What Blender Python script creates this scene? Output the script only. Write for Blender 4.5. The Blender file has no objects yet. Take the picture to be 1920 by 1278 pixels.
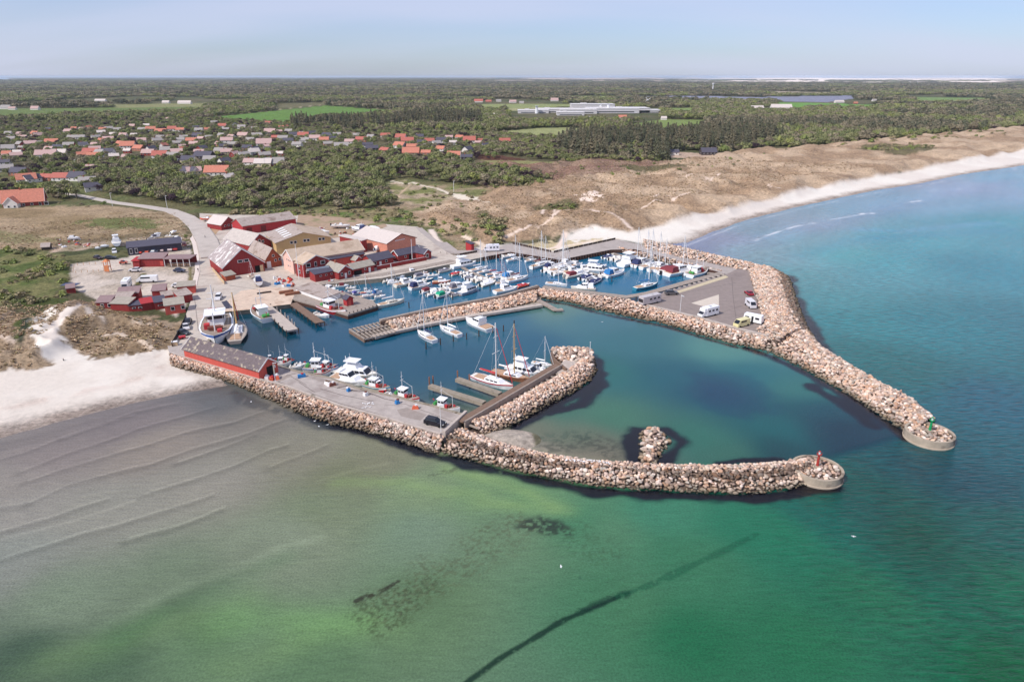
import bpy, bmesh, math, random
import numpy as np
from mathutils import Vector, Matrix
R = math.radians
rnd = random.Random(7)
SC = bpy.context.scene
COL = SC.collection

# ------------------------------------------------------------------ camera, sky, sun, exposure
PITCH, CH, FPX = R(21.2), 72.0, 1280.0
cam = bpy.data.cameras.new('camera')
cam.sensor_width = 36.0; cam.lens = 36.0 * FPX / 1920.0
cam.clip_start = 1.0; cam.clip_end = 90000.0
camo = bpy.data.objects.new('camera', cam); COL.objects.link(camo)
camo.location = (0, 0, CH); camo.rotation_euler = (math.pi / 2 - PITCH, 0, 0)
SC.camera = camo
SUN_EL = R(46); SUN_AZ = (-0.80, -0.60)           # horizontal direction towards the sun
sl = bpy.data.lights.new('sun', 'SUN'); sl.energy = 3.6; sl.angle = R(0.5); sl.color = (1.0, 0.955, 0.90)
so = bpy.data.objects.new('sun', sl); COL.objects.link(so)
sd = Vector((SUN_AZ[0] * math.cos(SUN_EL), SUN_AZ[1] * math.cos(SUN_EL), math.sin(SUN_EL)))
so.rotation_euler = (-sd).to_track_quat('-Z', 'Y').to_euler(); so.location = sd * 200
W = bpy.data.worlds.new('World'); SC.world = W; W.use_nodes = True
wn = W.node_tree; wn.nodes.clear(); WN = wn.nodes.new; WL = wn.links.new
sky = WN('ShaderNodeTexSky'); sky.sky_type = 'NISHITA'; sky.sun_disc = False
sky.sun_elevation = SUN_EL; sky.sun_rotation = math.atan2(SUN_AZ[0], SUN_AZ[1])
sky.altitude = 100; sky.air_density = 1.0; sky.dust_density = 0.6; sky.ozone_density = 3.0
bg = WN('ShaderNodeBackground'); bg.inputs[1].default_value = 0.095
wo = WN('ShaderNodeOutputWorld')
tc = WN('ShaderNodeTexCoord'); sep = WN('ShaderNodeSeparateXYZ'); WL(tc.outputs['Generated'], sep.inputs[0])
# thin high cloud veil: noise on the sky plane (direction divided by its height)
mz = WN('ShaderNodeMath'); mz.operation = 'MAXIMUM'; mz.inputs[1].default_value = 0.0; WL(sep.outputs[2], mz.inputs[0])
az = WN('ShaderNodeMath'); az.operation = 'ADD'; az.inputs[1].default_value = 0.20; WL(mz.outputs[0], az.inputs[0])
dx = WN('ShaderNodeMath'); dx.operation = 'DIVIDE'; WL(sep.outputs[0], dx.inputs[0]); WL(az.outputs[0], dx.inputs[1])
dy = WN('ShaderNodeMath'); dy.operation = 'DIVIDE'; WL(sep.outputs[1], dy.inputs[0]); WL(az.outputs[0], dy.inputs[1])
cb = WN('ShaderNodeCombineXYZ'); WL(dx.outputs[0], cb.inputs[0]); WL(dy.outputs[0], cb.inputs[1])
mp = WN('ShaderNodeMapping'); WL(cb.outputs[0], mp.inputs[0]); mp.inputs['Rotation'].default_value = (0, 0, R(38)); mp.inputs['Scale'].default_value = (0.10, 0.28, 1)
mp.inputs['Location'].default_value = (0.35, 0.8, 0)
cn = WN('ShaderNodeTexNoise'); cn.inputs['Scale'].default_value = 2.6; cn.inputs['Detail'].default_value = 5; cn.inputs['Roughness'].default_value = 0.42
WL(mp.outputs[0], cn.inputs[0])
cr = WN('ShaderNodeValToRGB'); WL(cn.outputs[0], cr.inputs[0])
cr.color_ramp.elements[0].position = 0.38; cr.color_ramp.elements[0].color = (0, 0, 0, 1)
cr.color_ramp.elements[1].position = 0.58; cr.color_ramp.elements[1].color = (1, 1, 1, 1)
cf = WN('ShaderNodeMath'); cf.operation = 'MULTIPLY_ADD'; cf.inputs[1].default_value = 0.45; cf.inputs[2].default_value = 0.28; WL(cr.outputs[0], cf.inputs[0])
tint = WN('ShaderNodeMix'); tint.data_type = 'RGBA'; tint.blend_type = 'MULTIPLY'; tint.inputs[0].default_value = 1.0
WL(sky.outputs[0], tint.inputs[6]); tint.inputs[7].default_value = (0.86, 0.98, 1.28, 1)
mixc = WN('ShaderNodeMix'); mixc.data_type = 'RGBA'; WL(cf.outputs[0], mixc.inputs[0])
WL(tint.outputs[2], mixc.inputs[6]); mixc.inputs[7].default_value = (6.3, 6.7, 8.6, 1)
WL(mixc.outputs[2], bg.inputs[0]); WL(bg.outputs[0], wo.inputs[0])
SC.view_settings.view_transform = 'Standard'; SC.view_settings.look = 'None'
SC.view_settings.exposure = 0.13; SC.view_settings.gamma = 1.0; SC.view_settings.use_curve_mapping = False
SC.cycles.use_denoising = True
SC.cycles.max_bounces = 6; SC.cycles.diffuse_bounces = 3; SC.cycles.glossy_bounces = 3
SC.cycles.transmission_bounces = 3; SC.cycles.volume_bounces = 1; SC.cycles.transparent_max_bounces = 8
SC.cycles.use_adaptive_sampling = True; SC.cycles.adaptive_threshold = 0.02

# ------------------------------------------------------------------ helpers
def G(px, py, z=0.0):
    """where the sight line through a point of the 1920x1278 photograph meets the level z"""
    u = (px - 960.0) / FPX; v = (py - 639.0) / FPX
    t = (CH - z) / (math.sin(PITCH) + v * math.cos(PITCH))
    return (u * t, t * (math.cos(PITCH) - v * math.sin(PITCH)))
def GP(pts, z=0.0): return [G(a, b, z) for a, b in pts]
def lin(c):
    def f(v):
        v = v / 255.0
        return v / 12.92 if v <= 0.04045 else ((v + 0.055) / 1.055) ** 2.4
    return tuple(f(v) for v in c)
def tag(o, label=None, cat=None, group=None, kind=None, category=None):
    cat = cat or category
    if label: o['label'] = label
    if cat: o['category'] = cat
    if group: o['group'] = group
    if kind: o['kind'] = kind
    return o
def empty(name, loc=(0, 0, 0), rz=0.0, **k):
    o = bpy.data.objects.new(name, None); COL.objects.link(o); o.location = loc; o.rotation_euler = (0, 0, rz)
    o.empty_display_size = 0.5
    return tag(o, **k)
def link(name, me, parent=None, loc=(0, 0, 0), **k):
    o = bpy.data.objects.new(name, me); COL.objects.link(o); o.location = loc
    if parent is not None: o.parent = parent
    return tag(o, **k)
class MB:
    def __init__(s): s.v = []; s.f = []; s.m = []
    def add(s, vs, fs, mi=0):
        b = len(s.v); s.v += [tuple(p) for p in vs]; s.f += [tuple(i + b for i in f) for f in fs]; s.m += [mi] * len(fs); return s
    def box(s, c, d, rz=0.0, mi=0, top=1.0):
        x, y, z = d[0] / 2, d[1] / 2, d[2] / 2; cs, sn = math.cos(rz), math.sin(rz); vs = []
        for kz in (-1, 1):
            k = top if kz > 0 else 1.0
            for sx, sy in ((-1, -1), (1, -1), (1, 1), (-1, 1)):
                a, b = sx * x * k, sy * y * k
                vs.append((c[0] + a * cs - b * sn, c[1] + a * sn + b * cs, c[2] + kz * z))
        return s.add(vs, [(3, 2, 1, 0), (4, 5, 6, 7), (0, 1, 5, 4), (1, 2, 6, 5), (2, 3, 7, 6), (3, 0, 4, 7)], mi)
    def prism(s, poly, z0, z1, mi=0, mt=None, cap=True):
        n = len(poly)
        a = sum(poly[i][0] * poly[(i + 1) % n][1] - poly[(i + 1) % n][0] * poly[i][1] for i in range(n))
        if a < 0: poly = poly[::-1]
        vs = [(p[0], p[1], z0) for p in poly] + [(p[0], p[1], z1) for p in poly]
        s.add(vs, [(i, (i + 1) % n, n + (i + 1) % n, n + i) for i in range(n)], mi)
        if cap: s.add([(p[0], p[1], z1) for p in poly], [tuple(range(n))], mi if mt is None else mt)
        return s
    def tube(s, p0, p1, r, n=6, mi=0, r1=None):
        p0, p1 = Vector(p0), Vector(p1); r1 = r if r1 is None else r1; d = (p1 - p0)
        q = d.to_track_quat('Z', 'Y'); vs = []
        for p, rr in ((p0, r), (p1, r1)):
            for i in range(n):
                a = 2 * math.pi * i / n; vs.append(p + q @ Vector((rr * math.cos(a), rr * math.sin(a), 0)))
        return s.add(vs, [(i, (i + 1) % n, n + (i + 1) % n, n + i) for i in range(n)] + [tuple(range(n))[::-1], tuple(range(n, 2 * n))], mi)
    def strip(s, pts, w, z0, z1, mi=0, off=0.0):
        """a band of width w along world points"""
        P = [Vector((p[0], p[1], 0)) for p in pts]; L = []; Q = []
        for i, p in enumerate(P):
            a = P[max(i - 1, 0)]; b = P[min(i + 1, len(P) - 1)]; d = (b - a).normalized(); nrm = Vector((-d.y, d.x, 0))
            ww = w[i] if isinstance(w, (list, tuple)) else w
            L.append(p + nrm * (ww / 2 + off)); Q.append(p + nrm * (-ww / 2 + off))
        n = len(P); vs = []
        for i in range(n): vs += [(L[i].x, L[i].y, z1), (Q[i].x, Q[i].y, z1), (L[i].x, L[i].y, z0), (Q[i].x, Q[i].y, z0)]
        fs = []
        for i in range(n - 1):
            a, b = 4 * i, 4 * i + 4
            fs += [(a, a + 1, b + 1, b), (a, b, b + 2, a + 2), (a + 1, a + 3, b + 3, b + 1)]
        fs += [(0, 2, 3, 1), (4 * n - 4, 4 * n - 3, 4 * n - 1, 4 * n - 2)]
        return s.add(vs, fs, mi)
    def mesh(s, name, mats):
        me = bpy.data.meshes.new(name); me.from_pydata(s.v, [], s.f)
        for m in (mats if isinstance(mats, (list, tuple)) else [mats]): me.materials.append(m)
        if max(s.m or [0]) > 0: me.polygons.foreach_set('material_index', s.m)
        return me
    def build(s, name, mats, parent=None, loc=(0, 0, 0), **k): return link(name, s.mesh(name, mats), parent, loc, **k)
def copy_tree(o, parent=None, rename=None):
    c = o.copy(); COL.objects.link(c)
    if parent is not None: c.parent = parent
    for ch in o.children: copy_tree(ch, c)
    return c

_M = {}
def M(name, rgb, rough=0.8, var=0.12, scale=1.5, bump=0.0, spec=0.3, metal=0.0, attr=None, rndobj=0.0, stain=None, stretch=None, coord='Object', srgb=True, bd=0.1):
    if name in _M: return _M[name]
    m = bpy.data.materials.new(name); m.use_nodes = True; nt = m.node_tree; N = nt.nodes.new; L = nt.links.new
    b = nt.nodes['Principled BSDF']; b.inputs['Roughness'].default_value = rough
    b.inputs['Specular IOR Level'].default_value = spec; b.inputs['Metallic'].default_value = metal
    c = lin(rgb) if srgb else rgb
    t = N('ShaderNodeTexCoord'); src = t.outputs[coord] if coord else None
    if coord == 'Geom':
        pass
    if stretch:
        mpn = N('ShaderNodeMapping'); mpn.inputs['Scale'].default_value = stretch; L(src, mpn.inputs[0]); src = mpn.outputs[0]
    n1 = N('ShaderNodeTexNoise'); n1.inputs['Scale'].default_value = scale; n1.inputs['Detail'].default_value = 6; n1.inputs['Roughness'].default_value = 0.65; L(src, n1.inputs[0])
    mr = N('ShaderNodeMapRange'); mr.inputs[1].default_value = 0.3; mr.inputs[2].default_value = 0.7; mr.inputs[3].default_value = 1 - var; mr.inputs[4].default_value = 1 + var
    L(n1.outputs[0], mr.inputs[0])
    mx = N('ShaderNodeMix'); mx.data_type = 'RGBA'; mx.blend_type = 'MULTIPLY'; mx.inputs[0].default_value = 1
    if attr:
        a = N('ShaderNodeAttribute'); a.attribute_name = attr; L(a.outputs['Color'], mx.inputs[6])
    else: mx.inputs[6].default_value = (*c, 1)
    L(mr.outputs[0], mx.inputs[7]); out = mx.outputs[2]
    if rndobj:
        oi = N('ShaderNodeObjectInfo'); m2 = N('ShaderNodeMapRange'); m2.inputs[3].default_value = 1 - rndobj; m2.inputs[4].default_value = 1 + rndobj
        L(oi.outputs['Random'], m2.inputs[0]); h = N('ShaderNodeHueSaturation'); L(out, h.inputs['Color']); L(m2.outputs[0], h.inputs['Value']); out = h.outputs[0]
    if stain:
        n2 = N('ShaderNodeTexNoise'); n2.inputs['Scale'].default_value = stain[1]; n2.inputs['Detail'].default_value = 5; L(src, n2.inputs[0])
        r2 = N('ShaderNodeMapRange'); r2.inputs[1].default_value = stain[2]; r2.inputs[2].default_value = stain[2] + 0.12; L(n2.outputs[0], r2.inputs[0])
        m3 = N('ShaderNodeMix'); m3.data_type = 'RGBA'; L(r2.outputs[0], m3.inputs[0]); L(out, m3.inputs[6]); m3.inputs[7].default_value = (*lin(stain[0]), 1); out = m3.outputs[2]
    L(out, b.inputs['Base Color'])
    if bump:
        bp = N('ShaderNodeBump'); bp.inputs['Strength'].default_value = bump; bp.inputs['Distance'].default_value = bd; L(n1.outputs[0], bp.inputs['Height']); L(bp.outputs[0], b.inputs['Normal'])
    _M[name] = m; return m

# numpy value noise
def _h(ix, iy, seed):
    n = (ix.astype(np.int64) * 374761393 + iy.astype(np.int64) * 668265263 + seed * 1442695041) & 0x7fffffff
    n = ((n ^ (n >> 13)) * 1274126177) & 0x7fffffff
    return ((n ^ (n >> 16)) & 0xffff) / 65535.0
def vn(x, y, s=1.0, seed=1):
    x = x / s; y = y / s; ix = np.floor(x); iy = np.floor(y); fx = x - ix; fy = y - iy
    fx = fx * fx * (3 - 2 * fx); fy = fy * fy * (3 - 2 * fy)
    a = _h(ix, iy, seed); b = _h(ix + 1, iy, seed); c = _h(ix, iy + 1, seed); d = _h(ix + 1, iy + 1, seed)
    return (a * (1 - fx) + b * fx) * (1 - fy) + (c * (1 - fx) + d * fx) * fy
def fbm(x, y, s, o=4, seed=1):
    t = 0; a = 1; w = 0
    for i in range(o): t = t + a * vn(x + 17.3 * i, y - 9.1 * i, s, seed + i); w += a; a *= 0.5; s *= 0.5
    return t / w
def seg_dist(x, y, pts, closed=False):
    d = np.full(x.shape, 1e9); n = len(pts)
    for i in range(n if closed else n - 1):
        ax, ay = pts[i]; bx, by = pts[(i + 1) % n]; vx, vy = bx - ax, by - ay; L2 = vx * vx + vy * vy + 1e-9
        t = np.clip(((x - ax) * vx + (y - ay) * vy) / L2, 0, 1); q = (x - ax - t * vx) ** 2 + (y - ay - t * vy) ** 2
        d = np.minimum(d, q)
    return np.sqrt(d)
def inside(x, y, pts):
    r = np.zeros(x.shape, bool); n = len(pts)
    for i in range(n):
        ax, ay = pts[i]; bx, by = pts[(i + 1) % n]
        if ay == by: continue
        r ^= ((ay > y) != (by > y)) & (x < (bx - ax) * (y - ay) / (by - ay) + ax)
    return r
def sdist(x, y, pts):
    d = seg_dist(x, y, pts, True); return np.where(inside(x, y, pts), d, -d)
def smooth(e0, e1, v):
    t = np.clip((v - e0) / (e1 - e0), 0, 1); return t * t * (3 - 2 * t)
def np_mesh(name, V, F, mats, col=None, attrs=None, shade=False):
    me = bpy.data.meshes.new(name); nv, nf, k = len(V), len(F), F.shape[1]
    me.vertices.add(nv); me.vertices.foreach_set('co', np.ascontiguousarray(V, np.float32).ravel())
    me.loops.add(nf * k); me.loops.foreach_set('vertex_index', np.ascontiguousarray(F, np.int32).ravel())
    me.polygons.add(nf); me.polygons.foreach_set('loop_start', np.arange(0, nf * k, k, dtype=np.int32))
    me.polygons.foreach_set('loop_total', np.full(nf, k, np.int32))
    if shade: me.polygons.foreach_set('use_smooth', np.ones(nf, bool))
    me.update(calc_edges=True)
    if col is not None:
        a = me.color_attributes.new('Col', 'FLOAT_COLOR', 'POINT'); c4 = np.ones((nv, 4), np.float32); c4[:, :3] = col; a.data.foreach_set('color', c4.ravel())
    for kx, vals in (attrs or {}).items():
        a = me.attributes.new(kx, 'FLOAT', 'POINT'); a.data.foreach_set('value', np.ascontiguousarray(vals, np.float32))
    for m in (mats if isinstance(mats, (list, tuple)) else [mats]): me.materials.append(m)
    return me
def pgrid(az, rows_y, z=0.0):
    """ring grid round the drone's foot: azimuths (rad) by ground ranges"""
    rr = []
    for py in rows_y:
        v = (py - 639.0) / FPX; dep = PITCH + math.atan(v); rr.append((CH - z) / math.tan(dep))
    A, RR = np.meshgrid(np.array(az), np.array(rr)); return np.sin(A) * RR, np.cos(A) * RR
def gfaces(nr, nc, keep=None):
    i = np.arange(nr - 1)[:, None] * nc + np.arange(nc - 1)[None, :]
    F = np.stack([i, i + nc, i + nc + 1, i + 1], -1)
    if keep is not None: F = F[keep]
    return F.reshape(-1, 4)
def compact(V, F, *arr):
    u, inv = np.unique(F.ravel(), return_inverse=True)
    return (V[u], inv.reshape(F.shape)) + tuple(a[u] for a in arr)
LIN = lambda c: np.array(lin(c))
QZ = 1.6
# ------------------------------------------------------------------ the lie of the land
BEACH_L = GP([(-900, 1010), (-300, 905), (0, 822), (100, 795), (200, 768), (330, 738), (425, 722)])
BASIN = GP([(400, 690), (395, 640), (404, 588), (470, 580), (545, 570), (553, 550), (598, 537), (640, 531), (717, 524), (800, 507), (850, 497), (905, 484), (957, 474), (1040, 488), (1145, 469), (1200, 463), (1240, 463), (1282, 457)])
BEACH_R = GP([(1282, 457), (1330, 437), (1400, 412), (1480, 392), (1560, 374), (1640, 357), (1720, 345), (1800, 328), (1920, 310), (2100, 284), (2500, 235), (3500, 190)])
LAND = BEACH_L + BASIN + BEACH_R + [(14000, 3500), (14000, 15000), (-16000, 15000), (-16000, 200), (-900, -200)]
YARD = [(957, 459), (895, 474), (850, 479), (835, 470), (800, 440), (782, 425), (720, 420), (650, 408), (570, 403), (450, 402), (395, 400), (374, 399), (375, 420), (366, 455), (370, 500), (366, 540), (345, 600), (320, 662), (392, 645), (404, 586), (413, 583), (470, 579), (503, 574), (545, 569), (553, 548), (598, 535), (640, 529), (717, 521), (800, 504), (848, 494), (905, 482), (957, 472)]
LOT = [(133, 492), (240, 480), (245, 462), (345, 448), (358, 452), (366, 500), (364, 540), (350, 560), (330, 590), (290, 570), (180, 560), (130, 535)]
FLATS = [GP(YARD, 2), GP(LOT, 2), GP([(905, 472), (957, 457), (1037, 472), (1155, 447), (1230, 460), (1300, 480), (1230, 490), (1145, 470), (1037, 488), (957, 474)], 2)]
RD1 = GP([(90, 357), (150, 366), (215, 379), (270, 386), (320, 394), (352, 408), (374, 430), (384, 470), (392, 520), (385, 560), (372, 600), (352, 640)], 2)
DUNE_R = GP([(905, 305), (1000, 316), (1100, 305), (1240, 310), (1330, 296), (1420, 283), (1530, 276), (1620, 268), (1760, 255), (1920, 240), (2300, 215), (2300, 255), (1920, 292), (1700, 325), (1500, 370), (1330, 415), (1200, 432), (1060, 445), (900, 455), (800, 425), (760, 405), (830, 380), (900, 370), (930, 340)], 2)
DUNE_L = GP([(-300, 560), (0, 575), (120, 570), (180, 565), (240, 590), (300, 596), (345, 600), (325, 650), (250, 680), (150, 660), (80, 690), (-300, 760)], 2)
FLD_L = GP([(-500, 400), (0, 392), (190, 385), (330, 398), (362, 430), (355, 450), (240, 455), (130, 470), (0, 470), (-500, 520)], 2)
def land_h(x, y, noise=True):
    db = np.minimum(seg_dist(x, y, BEACH_L), seg_dist(x, y, BEACH_R[:])); ins = inside(x, y, LAND)
    dh = seg_dist(x, y, BASIN); d = np.where(ins, np.minimum(db, dh), -np.minimum(db, dh))
    h = np.where(d < 0, np.maximum(d * 0.09, -1.6), np.minimum(d * 0.055, 1.9) + 0.25 * smooth(60, 400, d))
    if noise:
        h = h + 0.16 * (fbm(x, y, 9, 3, 5) - .5) * smooth(-6, 3, d)
        dn = smooth(0, 14, sdist(x, y, DUNE_R)); n = 1 - np.abs(2 * fbm(x * 1.0, y * 0.8, 34, 5, 11) - 1)
        h = h + dn * (4.6 * np.clip(n - .52, 0, 1) * 2.0 + 1.0 * fbm(x, y, 12, 3, 21) + 0.9 * np.abs(fbm(x, y, 4.5, 2, 77) - .5))
        dn = smooth(0, 8, sdist(x, y, DUNE_L)); n = 1 - np.abs(2 * fbm(x, y, 17, 4, 31) - 1)
        h = h + dn * (3.2 * np.clip(n - .5, 0, 1) * 2 + .8 * np.abs(fbm(x, y, 3.5, 2, 41) - .5) + .3)
        r = np.hypot(x, y)
        h = h + smooth(300, 700, r) * smooth(5, 60, d) * (3.0 * fbm(x, y, 160, 3, 61)) + smooth(9000, 13500, r) * (18 * fbm(x, y, 1400, 2, 63)) * (1 - smooth(-.05, .12, x / (y + 1)) * .75)
    sx, sy = G(948, 824); q = ((x - sx) / 7.0) ** 2 + ((y - sy) / 4.2) ** 2
    h = np.maximum(h, -0.42 + 1.35 * np.exp(-q) - 1.0 * (q > 5))
    for fl in FLATS:
        k = smooth(-5, 1.5, sdist(x, y, fl)) * ins; h = h * (1 - k) + (QZ - 0.35) * k
    dr = seg_dist(x, y, RD1); k = 1 - smooth(5, 11, dr); h = h * (1 - k) + np.minimum(h, 1.85) * k
    nb = dh < db + 2
    return np.where(nb, np.minimum(h, np.where(ins, -1.2 + (dh - 1.2) * 2.5, -1.6)), h)
def hat(x, y): return float(land_h(np.array([float(x)]), np.array([float(y)]))[0])

az = list(np.radians(np.concatenate([np.linspace(-89, -47, 22), np.arange(-46, 46, 0.1), np.linspace(47, 89, 22)])))
rows = list(np.concatenate([[143.3, 143.8, 144.3, 144.8], np.arange(145.3, 160, 0.7), np.arange(160, 860, 1.55), np.arange(862, 1000, 8)]))
X, Y = pgrid(az, rows, 2.0)
print('grid', X.shape)
H = land_h(X, Y)
# ground colours: (polygon in the photo, colour, feather m, wobble m)
r = np.hypot(X, Y); nz = fbm(X, Y, 30, 4, 91); nf = fbm(X, Y, 6, 3, 95); nh = fbm(X, Y, 2.2, 3, 97); col = np.zeros(X.shape + (3,))
def paint(poly, c, fe_=2.0, wob=3.0, k=1.0, z=2.0, world=False, c2=None, ns=12):
    global col
    P = poly if world else GP(poly, z); xs = [p[0] for p in P]; ys = [p[1] for p in P]; fe = fe_ * .55
    bb = (X > min(xs) - 12) & (X < max(xs) + 12) & (Y > min(ys) - 12) & (Y < max(ys) + 12)
    x, y = X[bb], Y[bb]
    if not len(x): return
    a = smooth(-fe, fe, sdist(x, y, P) + wob * (nz[bb] - .5) * 3 + wob * (nf[bb] - .5) * 2.2 + min(wob, 3) * (nh[bb] - .5) * 2.6)[:, None] * k
    cc = LIN(c)[None]
    if c2 is not None:
        q = smooth(.38, .62, fbm(x, y, ns, 4, 131))[:, None]; cc = cc * (1 - q) + LIN(c2)[None] * q
    col[bb] = col[bb] * (1 - a) + cc * a
def stroke(pts, w, c, fe=0.6, wob=0.6, k=1.0, z=2.0):
    global col
    P = GP(pts, z); xs = [p[0] for p in P]; ys = [p[1] for p in P]; g = max(w) if isinstance(w, list) else w
    bb = (X > min(xs) - g - 3) & (X < max(xs) + g + 3) & (Y > min(ys) - g - 3) & (Y < max(ys) + g + 3)
    x, y = X[bb], Y[bb]
    if not len(x): return
    a = smooth(-fe, fe, w / 2 - seg_dist(x, y, P) + wob * (nf[bb] - .5) * 2)[:, None] * k
    col[bb] = col[bb] * (1 - a) + LIN(c)[None] * a
TAN, TAN2, GRN, GRN2, SAND = (192, 166, 138), (170, 142, 114), (104, 108, 70), (124, 124, 86), (224, 214, 201)
q = smooth(.4, .6, fbm(X, Y, 60, 4, 3))[..., None]; col[:] = LIN((84, 88, 58)) * (1 - q) + LIN((104, 98, 72)) * q
q = smooth(3500, 9000, r)[..., None] * .6; col[:] = col * (1 - q) + LIN((70, 78, 70)) * q
paint([(-500, 340), (60, 320), (250, 330), (640, 300), (1010, 330), (1010, 350), (905, 372), (860, 470), (560, 405), (390, 398), (-500, 420)], GRN, 4, 3, c2=(112, 106, 74))
paint([(545, 398), (640, 388), (745, 385), (760, 350), (905, 345), (1000, 350), (930, 385), (905, 440), (870, 472), (790, 420), (700, 415), (600, 405)], (128, 128, 82), 3, 3, c2=(168, 146, 118), ns=16)
paint([(560, 398), (700, 385), (760, 392), (870, 395), (905, 400), (890, 430), (800, 425), (640, 405)], (96, 116, 58), 4, 6, c2=(150, 136, 100), ns=10)
paint([(700, 352), (760, 340), (880, 372), (915, 385), (880, 392), (770, 385), (720, 372)], (184, 162, 136), 3, 3, c2=(130, 130, 80), ns=9)
paint(DUNE_R, TAN, 5, 6, world=True, c2=TAN2, ns=26)
paint([(905, 305), (1240, 310), (1240, 322), (1010, 352), (960, 345)], (150, 122, 104), 6, 8, .8, c2=(128, 96, 84), ns=18)
for p in ([(1010, 392), (1060, 389), (1085, 393), (1080, 399), (1015, 399)], [(1128, 397), (1165, 395), (1170, 400), (1135, 402)], [(930, 342), (1000, 339), (1040, 350), (960, 356)], [(905, 398), (935, 410), (925, 440), (905, 436)],
          [(1160, 325), (1225, 322), (1300, 318), (1290, 325), (1180, 331)], [(1610, 281), (1660, 278), (1755, 280), (1745, 292), (1680, 298), (1620, 290)]):
    paint(p, (100, 96, 66), 2, 4, .85)
paint(FLD_L, (176, 152, 122), 4, 4, world=True, c2=(152, 130, 98), ns=22)
paint([(140, 415), (250, 408), (330, 425), (300, 432), (180, 430)], (112, 118, 70), 4, 6, .9)
paint([(-400, 440), (0, 436), (130, 448), (125, 456), (0, 452)], (130, 126, 84), 4, 5, .7)
paint([(-500, 470), (60, 468), (128, 480), (135, 530), (120, 560), (60, 575), (-500, 590)], (92, 104, 56), 3, 4, c2=(132, 128, 84), ns=8)
paint([(120, 480), (240, 466), (250, 476), (190, 484), (130, 490)], (120, 116, 78), 2, 2)
paint([(90, 462), (230, 446), (350, 436), (356, 446), (240, 460), (95, 474)], (190, 166, 144), 2, 2, c2=(166, 150, 122), ns=6)
paint([(95, 455), (240, 440), (330, 432), (350, 434), (330, 440), (230, 449), (100, 464)], (112, 100, 76), 1.5, 2, .7)
paint(LOT, (204, 189, 174), 1.2, .6, c2=(192, 176, 158), ns=8)
stroke([(258, 530), (268, 510)], 1.6, (118, 110, 68)); stroke([(357, 530), (356, 498)], 1.4, (128, 118, 76))
paint([(-300, 560), (0, 577), (70, 590), (120, 572), (180, 562), (200, 578), (345, 598), (325, 655), (250, 700), (0, 720), (-300, 760)], (178, 154, 128), 3, 3, c2=(156, 132, 104), ns=7)
paint([(10, 560), (110, 556), (175, 560), (150, 572), (90, 580), (60, 600), (52, 650), (40, 660), (38, 640), (45, 600), (70, 585), (20, 578)], (88, 96, 52), 1.2, 1.5)
stroke([(72, 590), (52, 615), (44, 655)], 1.5, (60, 66, 50), k=.9)
# left beach sand with its paths
paint([(-900, 1010), (-300, 905), (0, 822), (200, 768), (425, 722), (432, 712), (400, 690), (330, 655), (300, 652), (215, 668), (175, 672), (120, 645), (108, 620), (105, 600), (120, 590), (80, 592), (75, 630), (60, 670), (95, 690), (40, 700), (0, 690), (-300, 760), (-900, 900)], SAND, 1.5, 2, z=1, c2=(216, 204, 190), ns=14)
paint([(0, 688), (60, 680), (95, 688), (80, 697), (20, 702), (-200, 730), (-200, 710)], (172, 148, 120), 1, 1.5, z=1)
paint([(118, 625), (150, 610), (215, 618), (300, 610), (328, 640), (255, 662), (190, 670), (130, 650)], (176, 152, 124), 1.5, 2.5, z=2, c2=(152, 128, 100), ns=6)
paint([(108, 622), (160, 600), (120, 640)], (176, 152, 124), 1, 1, z=2)
paint([(185, 668), (222, 664), (215, 672), (190, 676)], (160, 138, 108), .7, 1, z=1)
stroke([(160, 582), (128, 600), (105, 622), (100, 655)], 3.0, (220, 206, 192)); stroke([(168, 592), (182, 604), (197, 612)], 1.3, (212, 196, 180))
stroke([(190, 630), (225, 622), (250, 640), (285, 650)], 1.3, (216, 196, 176), k=.8); stroke([(0, 640), (30, 655)], 1.5, (210, 190, 172), k=.7)
stroke([(250, 608), (285, 609)], 1.0, (205, 188, 168), k=.7)
# right beach
paint([(860, 470), (905, 458), (960, 453), (1040, 458), (1060, 442), (1110, 430), (1180, 436), (1240, 424), (1330, 405), (1500, 362), (1600, 342), (1700, 324), (1800, 306), (1920, 286), (2300, 240), (2500, 235), (2100, 284), (1920, 312), (1640, 360), (1400, 415), (1282, 460), (1200, 452), (1155, 446), (1037, 470), (957, 456), (905, 470)], (228, 219, 206), 5, .7, z=1.5, c2=(220, 208, 195), ns=30)
paint([(950, 458), (1030, 468), (1150, 447), (1060, 448), (1000, 452)], (196, 178, 140), 1.5, 3, z=1.5)
stroke([(905, 466), (905, 455), (870, 443)], 2.5, (222, 200, 178)); stroke([(812, 458), (850, 470), (930, 458), (1030, 461), (1120, 446)], 2.0, (228, 208, 188))
stroke([(808, 430), (820, 450), (850, 472)], 3, (218, 200, 186))
for p, w in (([(1010, 440), (1000, 432), (1035, 424), (1040, 410)], 1.2), ([(1035, 416), (1070, 402), (1110, 402), (1160, 424), (1185, 430)], 1.6), ([(1140, 399), (1180, 397), (1215, 393), (1240, 388)], 1.4), ([(1225, 384), (1240, 376), (1262, 385), (1290, 377)], 1.6),
             ([(946, 446), (990, 438), (1008, 428)], 1.3), ([(1285, 345), (1300, 333)], 1.4), ([(1045, 460), (1060, 440)], 2.5), ([(1020, 405), (1015, 418)], 1.0), ([(1350, 338), (1330, 350), (1312, 345)], 1.0), ([(1460, 362), (1440, 352)], 1.5)):
    stroke(p, w, (230, 208, 190), .8, 1.2)
paint([(1090, 382), (1105, 370), (1125, 366), (1118, 378), (1112, 388), (1095, 390)], (236, 214, 196), 1.5, 5, .95)
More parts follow.
